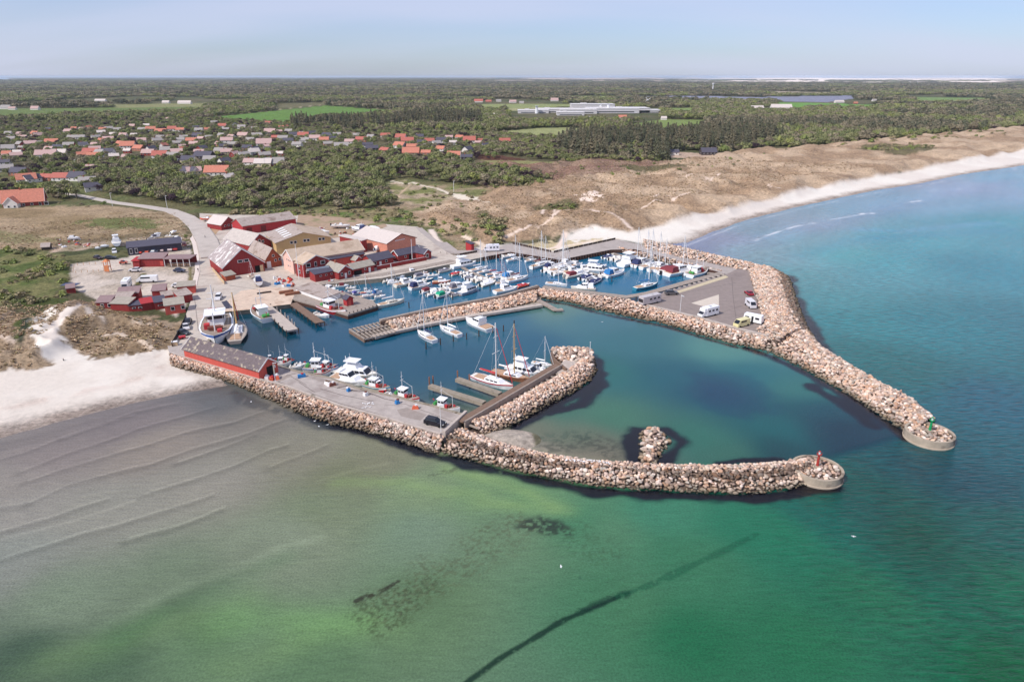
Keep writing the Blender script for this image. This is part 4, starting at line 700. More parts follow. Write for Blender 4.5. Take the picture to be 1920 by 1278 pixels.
def house(name, label, A, B, depth, wall, rise, ridge='x', walls=RED, roof=ETER, z=2.0, wins=(), doors=(), oh=.35, trim=None, chim=None, cat='building', group=None, base=None, mono=False, world=None, roofb=None, sky=0, gcol=None):
    if world: ax, ay, L_, ang = world
    else:
        a = G(*A, z); b_ = G(*B, z); ax, ay = a; L_ = math.dist(a, b_); ang = math.atan2(b_[1] - a[1], b_[0] - a[0])
    zb = z if base is None else base
    o = empty(name, (ax, ay, zb), ang, label=label, category=cat, group=group); D_ = depth; m = MB(); H_ = wall; P_ = wall + rise
    if mono:   # single slope rising to the back
        vs = [(0, 0, -1), (L_, 0, -1), (L_, D_, -1), (0, D_, -1), (0, 0, H_), (L_, 0, H_), (L_, D_, P_), (0, D_, P_)]
        m.add(vs, [(0, 1, 5, 4), (1, 2, 6, 5), (2, 3, 7, 6), (3, 0, 4, 7)]); m.build('wall', walls, o)
        e = oh; s = rise / D_; r_ = MB(); q = [(-e, -e, H_ - s * e + .04), (L_ + e, -e, H_ - s * e + .04), (L_ + e, D_ + e, P_ + s * e + .04), (-e, D_ + e, P_ + s * e + .04)]
        r_.add(q + [(x, y, zz + .22) for x, y, zz in q], [(3, 2, 1, 0), (4, 5, 6, 7), (0, 1, 5, 4), (1, 2, 6, 5), (2, 3, 7, 6), (3, 0, 4, 7)]); r_.build('roof', roof, o)
    else:
        if ridge == 'x':
            vs = [(0, 0, -1), (L_, 0, -1), (L_, D_, -1), (0, D_, -1), (0, 0, H_), (L_, 0, H_), (L_, D_, H_), (0, D_, H_), (0, D_ / 2, P_), (L_, D_ / 2, P_)]
            fs = [(0, 1, 5, 4), (2, 3, 7, 6), (3, 0, 4, 8, 7), (1, 2, 6, 9, 5)]; W_ = D_; T = lambda s, t, zz: (s, t, zz); LL = L_
        else:
            vs = [(0, 0, -1), (L_, 0, -1), (L_, D_, -1), (0, D_, -1), (0, 0, H_), (L_, 0, H_), (L_, D_, H_), (0, D_, H_), (L_ / 2, 0, P_), (L_ / 2, D_, P_)]
            fs = [(0, 1, 5, 8, 4), (2, 3, 7, 9, 6), (3, 0, 4, 7), (1, 2, 6, 5)]; W_ = L_; T = lambda s, t, zz: (t, s, zz); LL = D_
        m.add(vs, fs); m.build('wall', walls, o); sl_ = rise / (W_ / 2); e = oh
        for sgn, rm_ in ((0, roof), (1, roofb or roof)):
            y0 = -e if sgn == 0 else W_ + e; z0 = H_ - sl_ * e + .05; y1 = W_ / 2; z1 = P_ + .05; r_ = MB(); nseg = max(1, int(LL / 6))
            q = [T(-e, y0, z0), T(LL + e, y0, z0), T(LL + e, y1, z1), T(-e, y1, z1)]
            r_.add(q + [(x, y, zz + .2) for x, y, zz in q], [(3, 2, 1, 0), (4, 5, 6, 7), (0, 1, 5, 4), (1, 2, 6, 5), (2, 3, 7, 6), (3, 0, 4, 7)]); ro = r_.build('roof', rm_, o)
            if sky and sgn == (1 if ridge == 'x' else 0) or sky == 2:
                for i in range(sky if sky > 2 else 3):
                    s0 = LL * (i + .8) / (max(sky, 3) + .6); sk = MB(); qq = []
                    for ds_, dt in ((0, .38), (1.4, .38), (1.4, .66), (0, .66)): yy = y0 * (1 - dt) + y1 * dt; zz = z0 * (1 - dt) + z1 * dt + .23; qq.append(T(s0 + ds_, yy, zz))
                    sk.add(qq, [(0, 1, 2, 3)]); sk.build('skylight', SKYL, ro)
        if trim:
            for s in (-e - .04, LL + e + .04):
                for y0, y1 in ((-e, W_ / 2), (W_ + e, W_ / 2)):
                    z0 = H_ - sl_ * e; p0 = Vector(T(s, y0, z0 + .1)); p1 = Vector(T(s, y1, P_ + .1)); d = p1 - p0; b2 = MB().box((0, 0, 0), (d.length, .09, .32)).build('verge_board', trim, o, (p0 + p1) / 2); b2.rotation_mode = 'QUATERNION'; b2.rotation_quaternion = d.to_track_quat('X', 'Z')
    for w_ in wins: put_face(o, w_[0], L_, D_, *w_[1:])
    for d_ in doors: put_face(o, d_[0], L_, D_, d_[1], d_[3] / 2, d_[2], d_[3], 'door', d_[4] if len(d_) > 4 else DARK)
    if chim: MB().box((chim[0], chim[1], P_ + .3), (.7, .7, 1.5)).build('chimney', M('chimney_brick', (160, 96, 76), .9), o)
    return o
YZ = QZ
house('boat_workshop', 'large red gabled workshop with a lichen spotted roof beside the road', (420, 520), (497, 508), 19.5, 3.6, 6.2, 'y', RED, ROOFW, YZ, wins=[('f', 6.6, 5.2, 1.9, 1.1), ('f', 8.9, 5.2, 1.9, 1.1)], doors=[('f', 12.6, 1.8, 2.6), ('f', 14.2, 1.2, 2.6, WOODY)], trim=TRIM)
house('lean_to', 'small brown lean-to against the front corner of the large red workshop', (424, 527), (442, 523), 3.0, 1.8, .7, walls=BRN, roof=ROOFO, z=YZ, mono=True, cat='shed')
house('red_outbuilding', 'low red outbuilding with a dark speckled roof between the workshop and the pale roofed gable', (447, 466), (468, 462), 8, 3.2, 1.2, walls=RED, roof=ROOFS, z=YZ, mono=True, trim=TRIM)
house('gabled_hall', 'red gabled hall with a smooth pale roof behind the brown brick house', (470, 478), (510, 469), 18.5, 4.2, 3.9, 'y', RED, M('pale_roof', (190, 178, 168), .8, .14, .8), YZ, wins=[('f', 5.0, 5.2, 1.2, 1.2), ('f', 6.6, 4.6, 1.2, 1.2)], trim=TRIM)
house('brick_house', 'brown brick gabled house beside the red workshop', (500, 503), (529, 498), 18.5, 3.5, 4.0, 'y', BRN, ETER, YZ, wins=[('f', 3.2, 4.6, 1.0, 1.0), ('f', 3.9, 2.6, 1.0, 1.0), ('f', 5.6, 2.8, .9, 1.0)], doors=[('f', 1.1, 1.6, 2.6, WHT)])
house('yellow_hall', 'wide ochre hall with a low roof and skylights', (520, 477), (622, 465), 21, 4.9, 3.2, 'y', YEL, ETER, YZ, wins=[('f', 6.4, 4.4, 1.3, 1.3), ('f', 8.0, 4.4, 1.3, 1.3), ('f', 12.0, 4.6, 1.3, 1.3), ('f', 13.5, 4.6, 1.3, 1.3), ('f', 18.5, 4.5, 1.3, 1.3), ('f', 20, 4.5, 1.3, 1.3)], roofb=ETERB, sky=5, oh=.6)
house('long_red_hall', 'long bright red hall with a plain grey roof at the back of the yard', (457, 440), (556, 425), 12.5, 4.0, 2.6, 'x', REDB, ETER, YZ, doors=[('f', 3, 2.6, 3.0, TRIMR), ('f', 10, 2.6, 3.0, TRIMR)])
house('red_boathouse', 'small red building with a pale roof beside the orange boat', (416, 432), (445, 426), 11, 2.6, 3.2, 'y', RED, ROOFL, YZ, wins=[('f', 2.2, 1.9, 1.0, .9), ('f', 4.2, 1.9, 1.0, .9)], doors=[('f', 6.3, 1.0, 2.1, WHT)], cat='boathouse')
bb = house('brick_hall', 'very long pink brick hall with a buff roof behind the two storey red restaurant', (552, 514), (684, 492), 10.8, 5.2, 3.2, 'x', PINK, ETERB, YZ, wins=[('l', 3.0, 4.6, .7, .7), ('l', 4.4, 4.6, .7, .7), ('l', 6.2, 4.6, .7, .7), ('l', 3.6, 2.3, .7, .7), ('l', 5.4, 2.3, .7, .7)], trim=TRIM)
house('red_extension', 'salmon walled lean-to with a black roof band along the long brick hall', (618, 505), (684, 493), 2.5, 3.8, .9, walls=REDO, roof=ROOFD, z=YZ, mono=True, cat='lean-to')
house('restaurant', 'two storey red restaurant with white windows and a grey roof', (573, 521), (617, 512), 7.0, 5.6, 2.2, 'y', RED, ETERB, YZ, wins=[('f', 1.6, 4.6, 1.9, 1.5), ('f', 4.6, 4.5, 1.0, 1.9), ('f', 7.6, 4.7, 1.9, 1.5), ('f', 1.2, 2.2, 1.4, 1.1)], trim=TRIM, cat='restaurant', oh=.5)
house('restaurant_wing', 'plain red wing with a doorway between the flagpole and the red restaurant', (556, 517), (572, 521), 4.5, 5.0, 1.0, walls=RED, roof=ETERB, z=YZ, mono=True, wins=[('f', 2.2, 2.0, .9, 1.3), ('f', 2.2, 4.0, .9, .8)], cat='restaurant wing')
house('conservatory', 'low red dining room with a black roof in front of the two storey restaurant', (592, 529), (632, 521), 4.6, 2.9, .8, walls=RED, roof=ROOFD, z=YZ, mono=True, wins=[('f', 2.2, 2.0, .8, .6), ('f', 4.4, 2.0, .8, .6), ('f', 6.6, 2.0, .8, .6)], cat='dining room')
# glass balustrade of the balcony
bo = empty('balcony', (*G(576, 524, YZ), YZ + 3.3), math.radians(33), label='narrow balcony across the front of the two storey restaurant', category='balcony')
MB().box((4.0, -.5, .05), (8.4, 1.4, .12)).build('floor', WOOD, bo); MB().box((4.0, -1.15, .6), (8.4, .05, .9)).build('glass_panel', M('pale_glass', (196, 204, 206), .15, .03), bo)
for i in range(5): MB().tube((4.0 - 4.1 + i * 2.05, -1.15, .1), (4.0 - 4.1 + i * 2.05, -1.15, 1.1), .05, 5).build('post', TRIM, bo)
house('red_cottage', 'small red cottage with white barge boards and a moss grey roof at the boardwalk', (636, 525), (661, 519), 9.0, 3.0, 1.9, 'y', RED, ROOFO, YZ, wins=[('f', 1.4, 1.9, .9, 1.3), ('f', 4.6, 1.9, .9, 1.3)], doors=[('f', 3.0, .9, 2.1, WHT)], trim=TRIM, chim=(3, 6), cat='cottage')
house('red_gallery', 'long low red building with a mossy roof continuing from the small cottage', (662, 517), (702, 508), 5.5, 2.5, 1.5, 'x', RED, ROOFO, YZ, doors=[('f', 2.2, 3.4, 1.7), ('f', 7.5, .9, 1.9, WHT)], wins=[('f', 5.6, 1.6, .8, .8)], cat='building')
house('black_roofed_cottage', 'red cottage with a long black roof between the mossy roof and the red fence', (698, 503), (738, 494), 7.0, 2.7, 1.9, 'x', RED, ROOFD, YZ, wins=[('f', 1.6, 1.8, 1.1, 1.1), ('f', 6.8, 1.7, 1.1, 1.0)], doors=[('f', 4.0, 1.0, 2.1, WHT)], cat='cottage')
house('porch', 'little orange red porch with white boards behind the mossy roofed gallery', (667, 500), (679, 497), 4, 2.6, 1.3, 'y', REDO, ROOFO, YZ, trim=TRIM, cat='porch')
bg_ = house('salmon_hall', 'big salmon brick hall with a white roof and a band of lettering under its gable', (727, 477), (780, 465), 24, 4.6, 2.9, 'y', SALM, ROOFL, YZ, trim=TRIMR, oh=.4)
tb = empty('gable_lettering', (0, 0, 0)); bpy.data.objects.remove(tb)
s_ = MB()
for i in range(13): s_.box((4.4 + i * .42, -.06, 5.1), (.26, .04, .42))
s_.build('lettering', TRIM, bg_)
house('white_roofed_annexe', 'short annexe with a white roof sloping away behind the long brick hall', (680, 474), (689, 471), 12, 5.2, .8, walls=RED, roof=ROOFL, z=YZ, mono=True, cat='annexe')
house('red_cafe', 'red cafe with a long black roof behind the red fence', (747, 491), (790, 482), 5.0, 2.6, 1.7, 'x', RED, ROOFD, YZ, wins=[('f', 3.6, 1.6, 1.0, .9), ('l', 2.5, 1.6, 1.0, 1.0)], doors=[('f', 6, 1.4, 2.0)], trim=TRIM, cat='cafe')
house('cafe_wing', 'red gable with one tall white window at the right end of the cafe', (795, 488), (809, 484), 7.5, 2.7, 1.5, 'y', RED, ROOFD, YZ, wins=[('f', 1.9, 1.6, 1.5, 1.7)], trim=TRIM, cat='cafe wing')
fe = empty('red_fence', (0, 0, 0), label='long dark red board fence in front of the cafe terrace', category='fence'); P = GP([(707, 506), (800, 488)], YZ); fd = Vector((P[1][0] - P[0][0], P[1][1] - P[0][1], 0)); nfp = 26; pm2 = MB().box((0, 0, .75), (fd.length / nfp * .94, .1, 1.5)).mesh('panel', RED)
for i in range(nfp): o = link('panel', pm2, fe, (P[0][0] + fd.x * (i + .5) / nfp, P[0][1] + fd.y * (i + .5) / nfp, YZ)); o.rotation_euler[2] = math.atan2(fd.y, fd.x)
MB().strip(P, .14, YZ + 1.5, YZ + 1.6).build('rail', TRIM, fe)
house('harbour_shed', 'long dark roofed red shed on the south quay', None, None, 5.9, 2.7, 2.5, 'x', REDO, ROOFS, YZ, world=(*G(347, 668, YZ), 0, 0), cat='shed') if False else None
a_, b_ = G(347, 671, YZ), G(487, 713, YZ); ang_ = math.atan2(b_[1] - a_[1], b_[0] - a_[0])
hs = house('harbour_shed', 'long red shed with a tarred dark roof on the south quay', None, None, 6.0, 2.7, 2.2, 'x', REDO, ROOFS, YZ, world=(a_[0], a_[1], math.dist(a_, b_), ang_), doors=[('r', 3.4, 1.8, 2.6), ('r', 4.6, .5, 2.7, WOODY)], wins=[], trim=TRIM, cat='shed', oh=.4)
put_face(hs, 'r', math.dist(a_, b_), 6.0, 5.0, 2.0, .4, .8, 'hatch', TRIM); MB().box((math.dist(a_, b_) + .02, 3.0, 2.0), (.06, 6.0, 4.0)).build('gable_boards', M('dark_red_boards', (120, 40, 42), .8, .15, .6, stretch=(6, 6, .3)), hs) if False else None
# roof battens and patches on the shed
for i in range(9):
    MB().box((2.0 + i * 2.9, 3.75, 4.50), (1.5, .9, .12)).build('roof_patch', M('roof_patch', (170, 160, 138), .9, .2), hs).rotation_euler[0] = -.62
house('kiosk', 'small bright red kiosk with a black pyramid roof on the middle pier', (651, 574), (663, 571), 2.2, 2.3, .9, 'y', REDB, ROOFD, QZ, doors=[('f', 1.0, .8, 1.9, REDO)], cat='kiosk')
house('quay_store', 'low building with a white side and a flat grey roof on the middle pier', (555, 547), (608, 566), 6.5, 1.3, .5, walls=WHT, roof=ETER, z=QZ, mono=True, cat='store')
# west cluster
house('black_hall', 'long black building with a dark roof and a white gutter line beside the car park', (241, 478), (342, 468), 7.5, 2.9, 1.0, walls=BLKW, roof=ROOFD, z=YZ, mono=True, wins=[('f', 1.2, 1.5, 1.1, 2.2), ('f', 3.2, 1.5, 1.1, 2.2)], trim=TRIM)
house('shop', 'red shop with a dark roof behind the parked silver car', (262, 499), (308, 498), 5.5, 2.9, .9, walls=RED, roof=ROOFM, z=YZ, mono=True, doors=[('f', 8.6, 1.2, 1.9, REDO)], cat='shop')
pr_ = empty('open_porch', (*G(308, 500, YZ), YZ), .03, label='open fronted porch with white posts at the end of the red shop', category='porch')
MB().box((5.2, 3.5, 3.1), (10.6, 7.0, .25)).build('roof', ROOFM, pr_); MB().box((5.2, 6.6, 1.5), (10.2, .2, 3)).build('wall', RED, pr_)
for i in range(5): MB().box((.3 + i * 2.45, .2, 1.5), (.18, .18, 3)).build('post', TRIM, pr_)
MB().box((5.2, 1.2, .5), (9, .8, .9)).build('counter', WOODB, pr_)
house('red_canopy', 'open red awning beside the left end of the red shop', (250, 500), (262, 500), 4, 2.3, .5, walls=RED, roof=REDB, z=YZ, mono=True, cat='shed')
HUT = 'fishermens huts beside the road'
Hh = lambda lb, A, B, d, w_, r_, rf, wl=RED, ridge='x', z=YZ, wins=(), mono=True: house('fishing_hut', lb, A, B, d, w_, r_, ridge, wl, rf, z, wins=wins, mono=mono, cat='hut', group=HUT, oh=.25)
Hh('dark red hut with two white framed windows, leftmost of the hut row', (183, 581), (209, 580), 4.2, 2.4, .9, ROOFM, RED, wins=[('f', 1.7, 1.4, 1.1, 1.2), ('f', 3.9, 1.4, 1.1, 1.2)])
Hh('plain orange red hut with a grey roof joined to the leftmost windowed hut', (209.3, 582), (243, 583), 4.0, 2.3, .8, ROOFO, RED)
Hh('hut with a mauve roof standing highest behind the plain windowless hut', (222, 565), (262, 562), 4.4, 2.4, 1.0, ROOFM, RED)
Hh('low middle hut with a grey mauve roof between the front and rear huts', (215, 571), (246, 570), 4.2, 2.2, .7, ETER, RED)
Hh('low dark roofed hut with two small flat windows', (243.3, 583), (267, 581), 3.0, 1.7, .5, ROOFD, RED, wins=[('f', 1.4, .9, 1.1, .5), ('f', 3.2, .9, 1.1, .5)])
Hh('red walled yard shed without windows between the two hut rows', (268, 581), (292, 577), 4.5, 1.9, .5, REDB, RED)
Hh('very dark roofed hut with one long low window behind the pale roofed hut', (292, 579), (312, 576), 4.6, 2.0, .7, ROOFD, RED, wins=[('f', 1.8, 1.0, 2.0, .5)])
Hh('pale grey roofed red hut with two big windows at the road corner', (311, 588), (348, 583), 4.6, 2.5, .9, ROOFO, REDO, wins=[('f', 2.2, 1.4, 1.2, 1.3), ('f', 5.2, 1.4, 1.2, 1.3)])
Hh('red hut with a mauve roof behind the red walled yard', (287, 560), (312, 558), 4.5, 2.6, .9, ROOFM, RED)
Hh('tiny red hut with a grey roof stepping down beside the mauve roofed one', (306, 565), (326, 562), 3.6, 1.7, .5, ETER, REDO)
Hh('bright orange red hut with a narrow grey roof nearest the car park', (334, 552), (367, 549), 4.0, 2.6, .6, ROOFO, REDO)
Hh('pale grey roofed hut squeezed between corner hut and orange red hut', (337, 568), (362, 563), 5.4, 2.2, .7, ETER, RED)
Hh('red hut standing alone at the edge of the bushes beside dark panels', (126, 551), (142, 549), 3.2, 1.8, .6, ROOFM, RED)
MB().box((0, 0, 1.0), (5.5, 3.2, .15)).build('solar_panels', M('panel_blue', (70, 76, 104), .4, .2, 2), None, (*G(133, 538, YZ), YZ), label='dark blue panel array lying at the edge of the bushes', category='panels')
# dark board fence below the huts, and the bare wood fence by the workshop
def bfence(pts, h, mat, label, z=YZ, step=1.0, name='board_fence', gap=.92, th=.1):
    o = empty(name, (*G(*pts[0], z), z), label=label, category='fence'); P = GP(pts, z); O = P[0]
    for i in range(len(P) - 1):
        d = Vector((P[i + 1][0] - P[i][0], P[i + 1][1] - P[i][1], 0)); n = max(1, int(d.length / step)); me = MB().box((0, 0, h / 2), (d.length / n * gap, th, h)).mesh('board', mat)
        for k in range(n): t = (k + .5) / n; q = link('board', me, o, (P[i][0] + d.x * t - O[0], P[i][1] + d.y * t - O[1], 0)); q.rotation_euler[2] = math.atan2(d.y, d.x)
    return o
bfence([(350, 596), (337, 625), (323, 650)], 1.3, M('black_fence', (52, 44, 46), .8, .2), 'dark board fence between the dune and the harbour road')
bfence([(399, 507), (409, 519), (421, 533)], 1.3, WOODY, 'pale board fence beside the large red workshop')
bfence([(862, 479), (895, 473)], .9, WOODD, 'low dark fence with round white tyres left of the red hut on the north quay', step=1.2)
house('red_hut', 'small bright red hut at the back of the north quay', (884, 468), (889, 467), 4, 2.4, .4, walls=REDB, roof=ROOFD, z=YZ, mono=True, cat='hut')
bfence([(820, 474), (856, 478)], .8, WOOD, 'pale railing where the sand path meets the north quay', step=3, gap=.08)
for p in ([(960, 457), (1034, 473)], [(1038, 474), (1154, 449)]): bfence(p, .9, WOODD, 'dark kerb board behind the ' + ('first' if p[0][0] < 1000 else 'second') + ' stretch of the north quay', step=3)
# playground
pg = empty('play_tower', (*G(203, 508, YZ), YZ), label='orange wooden play tower at the end of the playground fence', category='play tower'); WO = M('orange_wood', (206, 128, 84), .8, .1)
for sx_ in (-.8, .8):
    for sy_ in (-.8, .8): MB().box((sx_, sy_, 2.0), (.2, .2, 4)).build('post', WO, pg)
MB().box((0, 0, 1.8), (1.8, 1.8, .2)).build('platform', WO, pg); MB().box((0, -.85, 1.2), (1.7, .08, 2.4)).build('panel', WO, pg); MB().box((0, 0, 4.3), (2.2, 2.2, .9), top=.1).build('roof', WO, pg)
bfence([(137, 513), (170, 510), (200, 508)], 1.0, M('pale_wood', (216, 186, 156), .8, .1), 'pale open fence round the playground', step=1.6, gap=.12, name='playground_fence')
bfence([(137, 513), (140, 498), (196, 494)], 1.0, M('pale_wood', (216, 186, 156)), 'back fence of the playground', step=1.8, gap=.12, name='playground_fence')
house('timber_hut', 'weathered grey hut among the boats laid up at the edge of the field', (79, 471), (94, 470), 3.8, 1.8, 1.2, 'x', WOODD, ETER, YZ, cat='hut')

# ------------------------------------------------------------------ the village
TERRA = M('orange_tiles', (194, 124, 102), .8, .2, 1.2); TERRA2 = M('red_tiles', (178, 104, 90), .8, .12, 1.2); PNK = M('dusty_pink_roof', (190, 158, 150), .85, .1); GRY = M('grey_roof', (160, 152, 146), .85, .12); DRK = M('dark_slate_roof', (84, 80, 90), .7, .12)
RFS = {'o': (TERRA, 'orange tiled'), 'r': (TERRA2, 'dull red tiled'), 'p': (PNK, 'dusty pink roofed'), 'g': (GRY, 'grey roofed'), 'd': (DRK, 'dark slate roofed'), 'w': (ROOFL, 'white roofed')}
WLS = {'w': M('white_render', (228, 220, 210), .8, .04), 'r': M('red_render', (150, 64, 56), .8, .08), 'y': M('cream_render', (214, 196, 160), .8, .05), 'k': M('dark_boarding', (70, 62, 62), .8, .1), 'b': M('village_brick', (176, 120, 98), .85, .1)}
VR = random.Random(3)
# x, y (photo, at the foot), roof, wall, length m, angle deg
VH = """15 284 g w 13 20|32 297 p y 11 35|62 255 o w 14 -25|75 258 p b 12 60|105 281 d w 11 -10|96 271 o w 15 15|58 274 p y 13 30|127 250 p w 14 -8|150 262 g w 12 10|170 243 o b 9 70|192 246 o y 10 10|135 262 g w 13 5|182 262 g w 11 50|203 266 p w 13 15
|222 274 o b 11 -30|238 278 o w 16 10|256 283 o b 13 -20|288 284 d w 11 70|312 278 o w 10 80|276 292 p r 13 0|298 297 r w 15 5|156 276 d w 10 10|168 290 r y 16 0|200 290 d w 13 5|157 296 o y 10 40|176 298 o w 14 5|12 293 o b 9 10|85 296 p w 20 15|110 292 w y 14 8
|12 322 g w 12 30|30 330 d b 16 -12|52 343 o w 14 35|66 342 d w 12 60|84 339 r b 10 -10|112 340 r w 14 0|140 340 d w 14 -10|164 347 g w 12 20|176 358 d w 11 35|170 320 p b 8 10|247 240 p b 9 0|265 246 g w 11 0|283 246 o w 14 20|300 250 o y 16 5|322 246 r w 13 8|337 248 o w 12 0
|312 226 p w 9 0|368 259 d k 15 -15|358 268 o w 13 5|372 248 g w 12 0|402 233 g w 11 25|416 240 r w 13 0|436 237 d w 14 -70|452 242 g w 13 0|453 258 p y 15 -12|482 258 g w 14 8|503 234 r w 13 -10|516 262 r b 10 5|530 263 g w 13 10|540 240 o r 8 80|528 242 o w 8 20|568 258 r w 15 5|505 252 p r 16 0|550 256 d w 11 10
|425 268 p w 15 10|435 275 g w 12 0|384 283 d r 12 75|374 290 p y 12 5|412 288 g y 14 -5|425 290 p y 12 15|445 294 p r 10 75|460 295 g w 11 40|482 285 d w 12 70|495 274 p w 18 12|378 299 d k 19 -8|350 306 d y 15 -10|332 290 p w 12 20|322 297 g w 12 0|392 305 y w 12 0|425 308 d w 11 60|470 310 p w 15 0|492 313 w y 16 0|516 312 g r 17 15
|350 328 d w 14 -20|366 328 p y 12 30|405 330 o w 20 5|434 338 w w 9 60|640 278 g w 16 12|610 258 d w 12 -20|632 257 g w 11 10|587 254 d w 11 30|590 264 p w 14 5|676 266 r b 14 -5|690 276 d w 12 10|718 287 r w 13 -40|698 283 d k 14 15|746 278 o w 14 -25|772 280 o y 12 5|770 292 o b 18 0|798 292 o b 10 -5|722 258 r w 13 -5|750 262 r w 14 -10|764 268 r y 16 5
|806 269 r w 12 10|828 268 d w 14 -5|850 272 w w 9 10|880 268 r w 16 5|902 267 r y 8 10|883 285 d w 13 60|912 278 d w 9 20|824 284 o w 10 -20|850 296 o y 14 -10|875 301 d k 11 -5|947 270 r w 14 5|1009 268 o y 6 80|842 262 p w 10 5|655 270 p w 12 0|668 258 g w 9 0|540 268 d w 13 5|20 265 g w 10 10|42 262 p w 10 5|8 310 d w 10 10|345 262 g w 10 20|300 262 g w 10 10|230 258 p w 10 0|212 256 w w 9 10|392 262 g w 9 20|570 268 g w 12 5"""
FARH = """8 205 g w 20 0|22 206 p w 14 5|64 206 p w 16 0|187 190 w w 30 2|310 194 w w 18 0|345 195 w w 34 0|655 190 o y 30 5|788 190 o w 14 10|897 192 r w 24 0|916 192 r b 16 0|935 191 g w 14 0|962 193 p w 18 10|978 194 g w 12 0|1040 190 p w 22 0|925 222 w w 36 0|912 216 w w 14 60|1168 223 o w 14 5|1100 226 g w 16 0|1142 229 w w 12 0|1281 219 p w 20 0|1245 225 w w 9 0|1420 205 w w 30 5|1466 204 w w 44 -4|1575 193 w w 26 8|1605 195 o b 10 0|1640 190 g w 12 0|1905 190 p w 28 0
|1264 291 d w 9 0|1330 291 d k 14 0|1765 238 g w 18 0|1810 243 w w 12 10|1846 233 p w 14 0|1870 240 w w 14 0|1888 238 g w 14 0|1770 250 d k 16 0|1505 251 g w 8 0|1708 252 w w 7 0|1345 212 w w 12 0|840 217 w w 10 0|640 190 p w 14 0"""
rows_ = []
for grp, txt in (('v', VH), ('f', FARH)):
    for t in txt.replace('\n', '').split('|'):
        f = t.split(); rows_.append((grp, float(f[0]), float(f[1]), f[2] if f[2] in RFS else 'g', f[3] if f[3] in WLS else 'w', float(f[4]), float(f[5])))
ORD = ['first', 'second', 'third', 'fourth', 'fifth', 'sixth', 'seventh', 'eighth', 'ninth', 'tenth', 'eleventh', 'twelfth', 'thirteenth', 'fourteenth', 'fifteenth', 'sixteenth', 'seventeenth', 'eighteenth', 'nineteenth', 'twentieth']
ORD += [t + '-' + o for t in ('twenty', 'thirty', 'forty') for o in ORD[:9]]
hr = random.Random(9); VPX = [(0, 250), (330, 236), (560, 244), (640, 252), (930, 262), (900, 280), (640, 274), (560, 296), (420, 300), (160, 300), (0, 300)]; nadd = 0
while nadd < 64:
    px, py = hr.uniform(0, 930), hr.uniform(238, 300)
    if not inside(np.array([px]), np.array([py]), VPX)[0] or any(abs(px - q_[1]) < 9 + q_[5] * .4 and abs(py - q_[2]) < 4.5 for q_ in rows_): continue
    rows_.append(('v', px, py, hr.choice('ggpdpgwro'), hr.choice('wwyrb'), hr.uniform(7.5, 12), hr.uniform(-30, 40))); nadd += 1
BANDS = [(0, 200, 'among the far fields and woods'), (200, 233, 'beyond the village fields'), (233, 250, 'in the furthest row of the village'), (250, 262, 'in the upper village'), (262, 272, 'in the upper middle of the village'), (272, 283, 'in the lower middle of the village'), (283, 294, 'in the lower village'), (294, 306, 'near the wooded edge of the village'), (306, 400, 'on the harbour side of the village')]
seen_ = {}
VHOUSE = []
for grp, px, py, rf, wl, ln, an in sorted(rows_, key=lambda r_: r_[1]):
    bd = next(b_ for b_ in BANDS if b_[0] <= py < b_[1]); k = (bd[2], rf); n = seen_[k] = seen_.get(k, 0) + 1
    lab = f"{RFS[rf][1]} house {bd[2]}, {ORD[n - 1]} such from the left"
    zz = 3.0; x, y = G(px, py, zz); zz = hat(x, y); x, y = G(px, py, zz); dist = math.hypot(x, y); ln *= (.84 if grp == 'v' else 1); dp = ln * VR.uniform(.55, .7) if ln < 25 else ln * .35; wall = VR.uniform(2.4, 3.0); rise = dp * VR.uniform(.34, .46); an_ = math.radians(an) + VR.uniform(-.05, .05)
    ca, sa = math.cos(an_), math.sin(an_); x0, y0 = x - ca * ln / 2, y - sa * ln / 2; ws = []
    if dist < 1100:
        nw = max(2, int(ln / 3.2)); ws = [('f', ln * (i + .6) / (nw + .2), 1.5, 1.1, 1.1) for i in range(nw)] + [('l', dp / 2, 1.5, 1.0, 1.0), ('r', dp / 2, 1.5, 1.0, 1.0)]
    o = house('house', lab, None, None, dp, wall, rise, 'x', WLS[wl], RFS[rf][0], zz, world=(x0, y0, ln, an_), wins=ws, cat='house', group='houses of the village' if grp == 'v' else 'scattered far houses', base=zz, chim=(ln * .3, dp / 2) if (dist < 1100 and VR.random() < .5) else None, oh=.4)
    VHOUSE.append((x, y, ln))
house('big_house', 'very large orange tiled house with white gables at the far left beside the field', (6, 391), (84, 386), 11, 3.2, 6.0, 'x', WLS['r'], TERRA, 2.2, wins=[('f', 7, 1.5, 1.4, 1.3), ('f', 10, 1.5, 1.4, 1.3), ('f', 14, 1.5, 1.4, 1.3), ('f', 21, 1.5, 2.2, 2.0), ('f', 18, 1.5, 1.2, 2.2)], chim=(9, 5.5), cat='house', oh=.6, trim=TRIM)
house('big_house_wing', 'white gabled wing with an orange tiled roof in front of the very large house', (8, 392.5), (34, 391.5), 6, 3.0, 3.2, 'y', WLS['w'], TERRA, 2.2, wins=[('f', 2.5, 1.4, 1.2, 1.2), ('f', 5.5, 1.4, 1.2, 1.2)], cat='house wing', trim=TRIM)
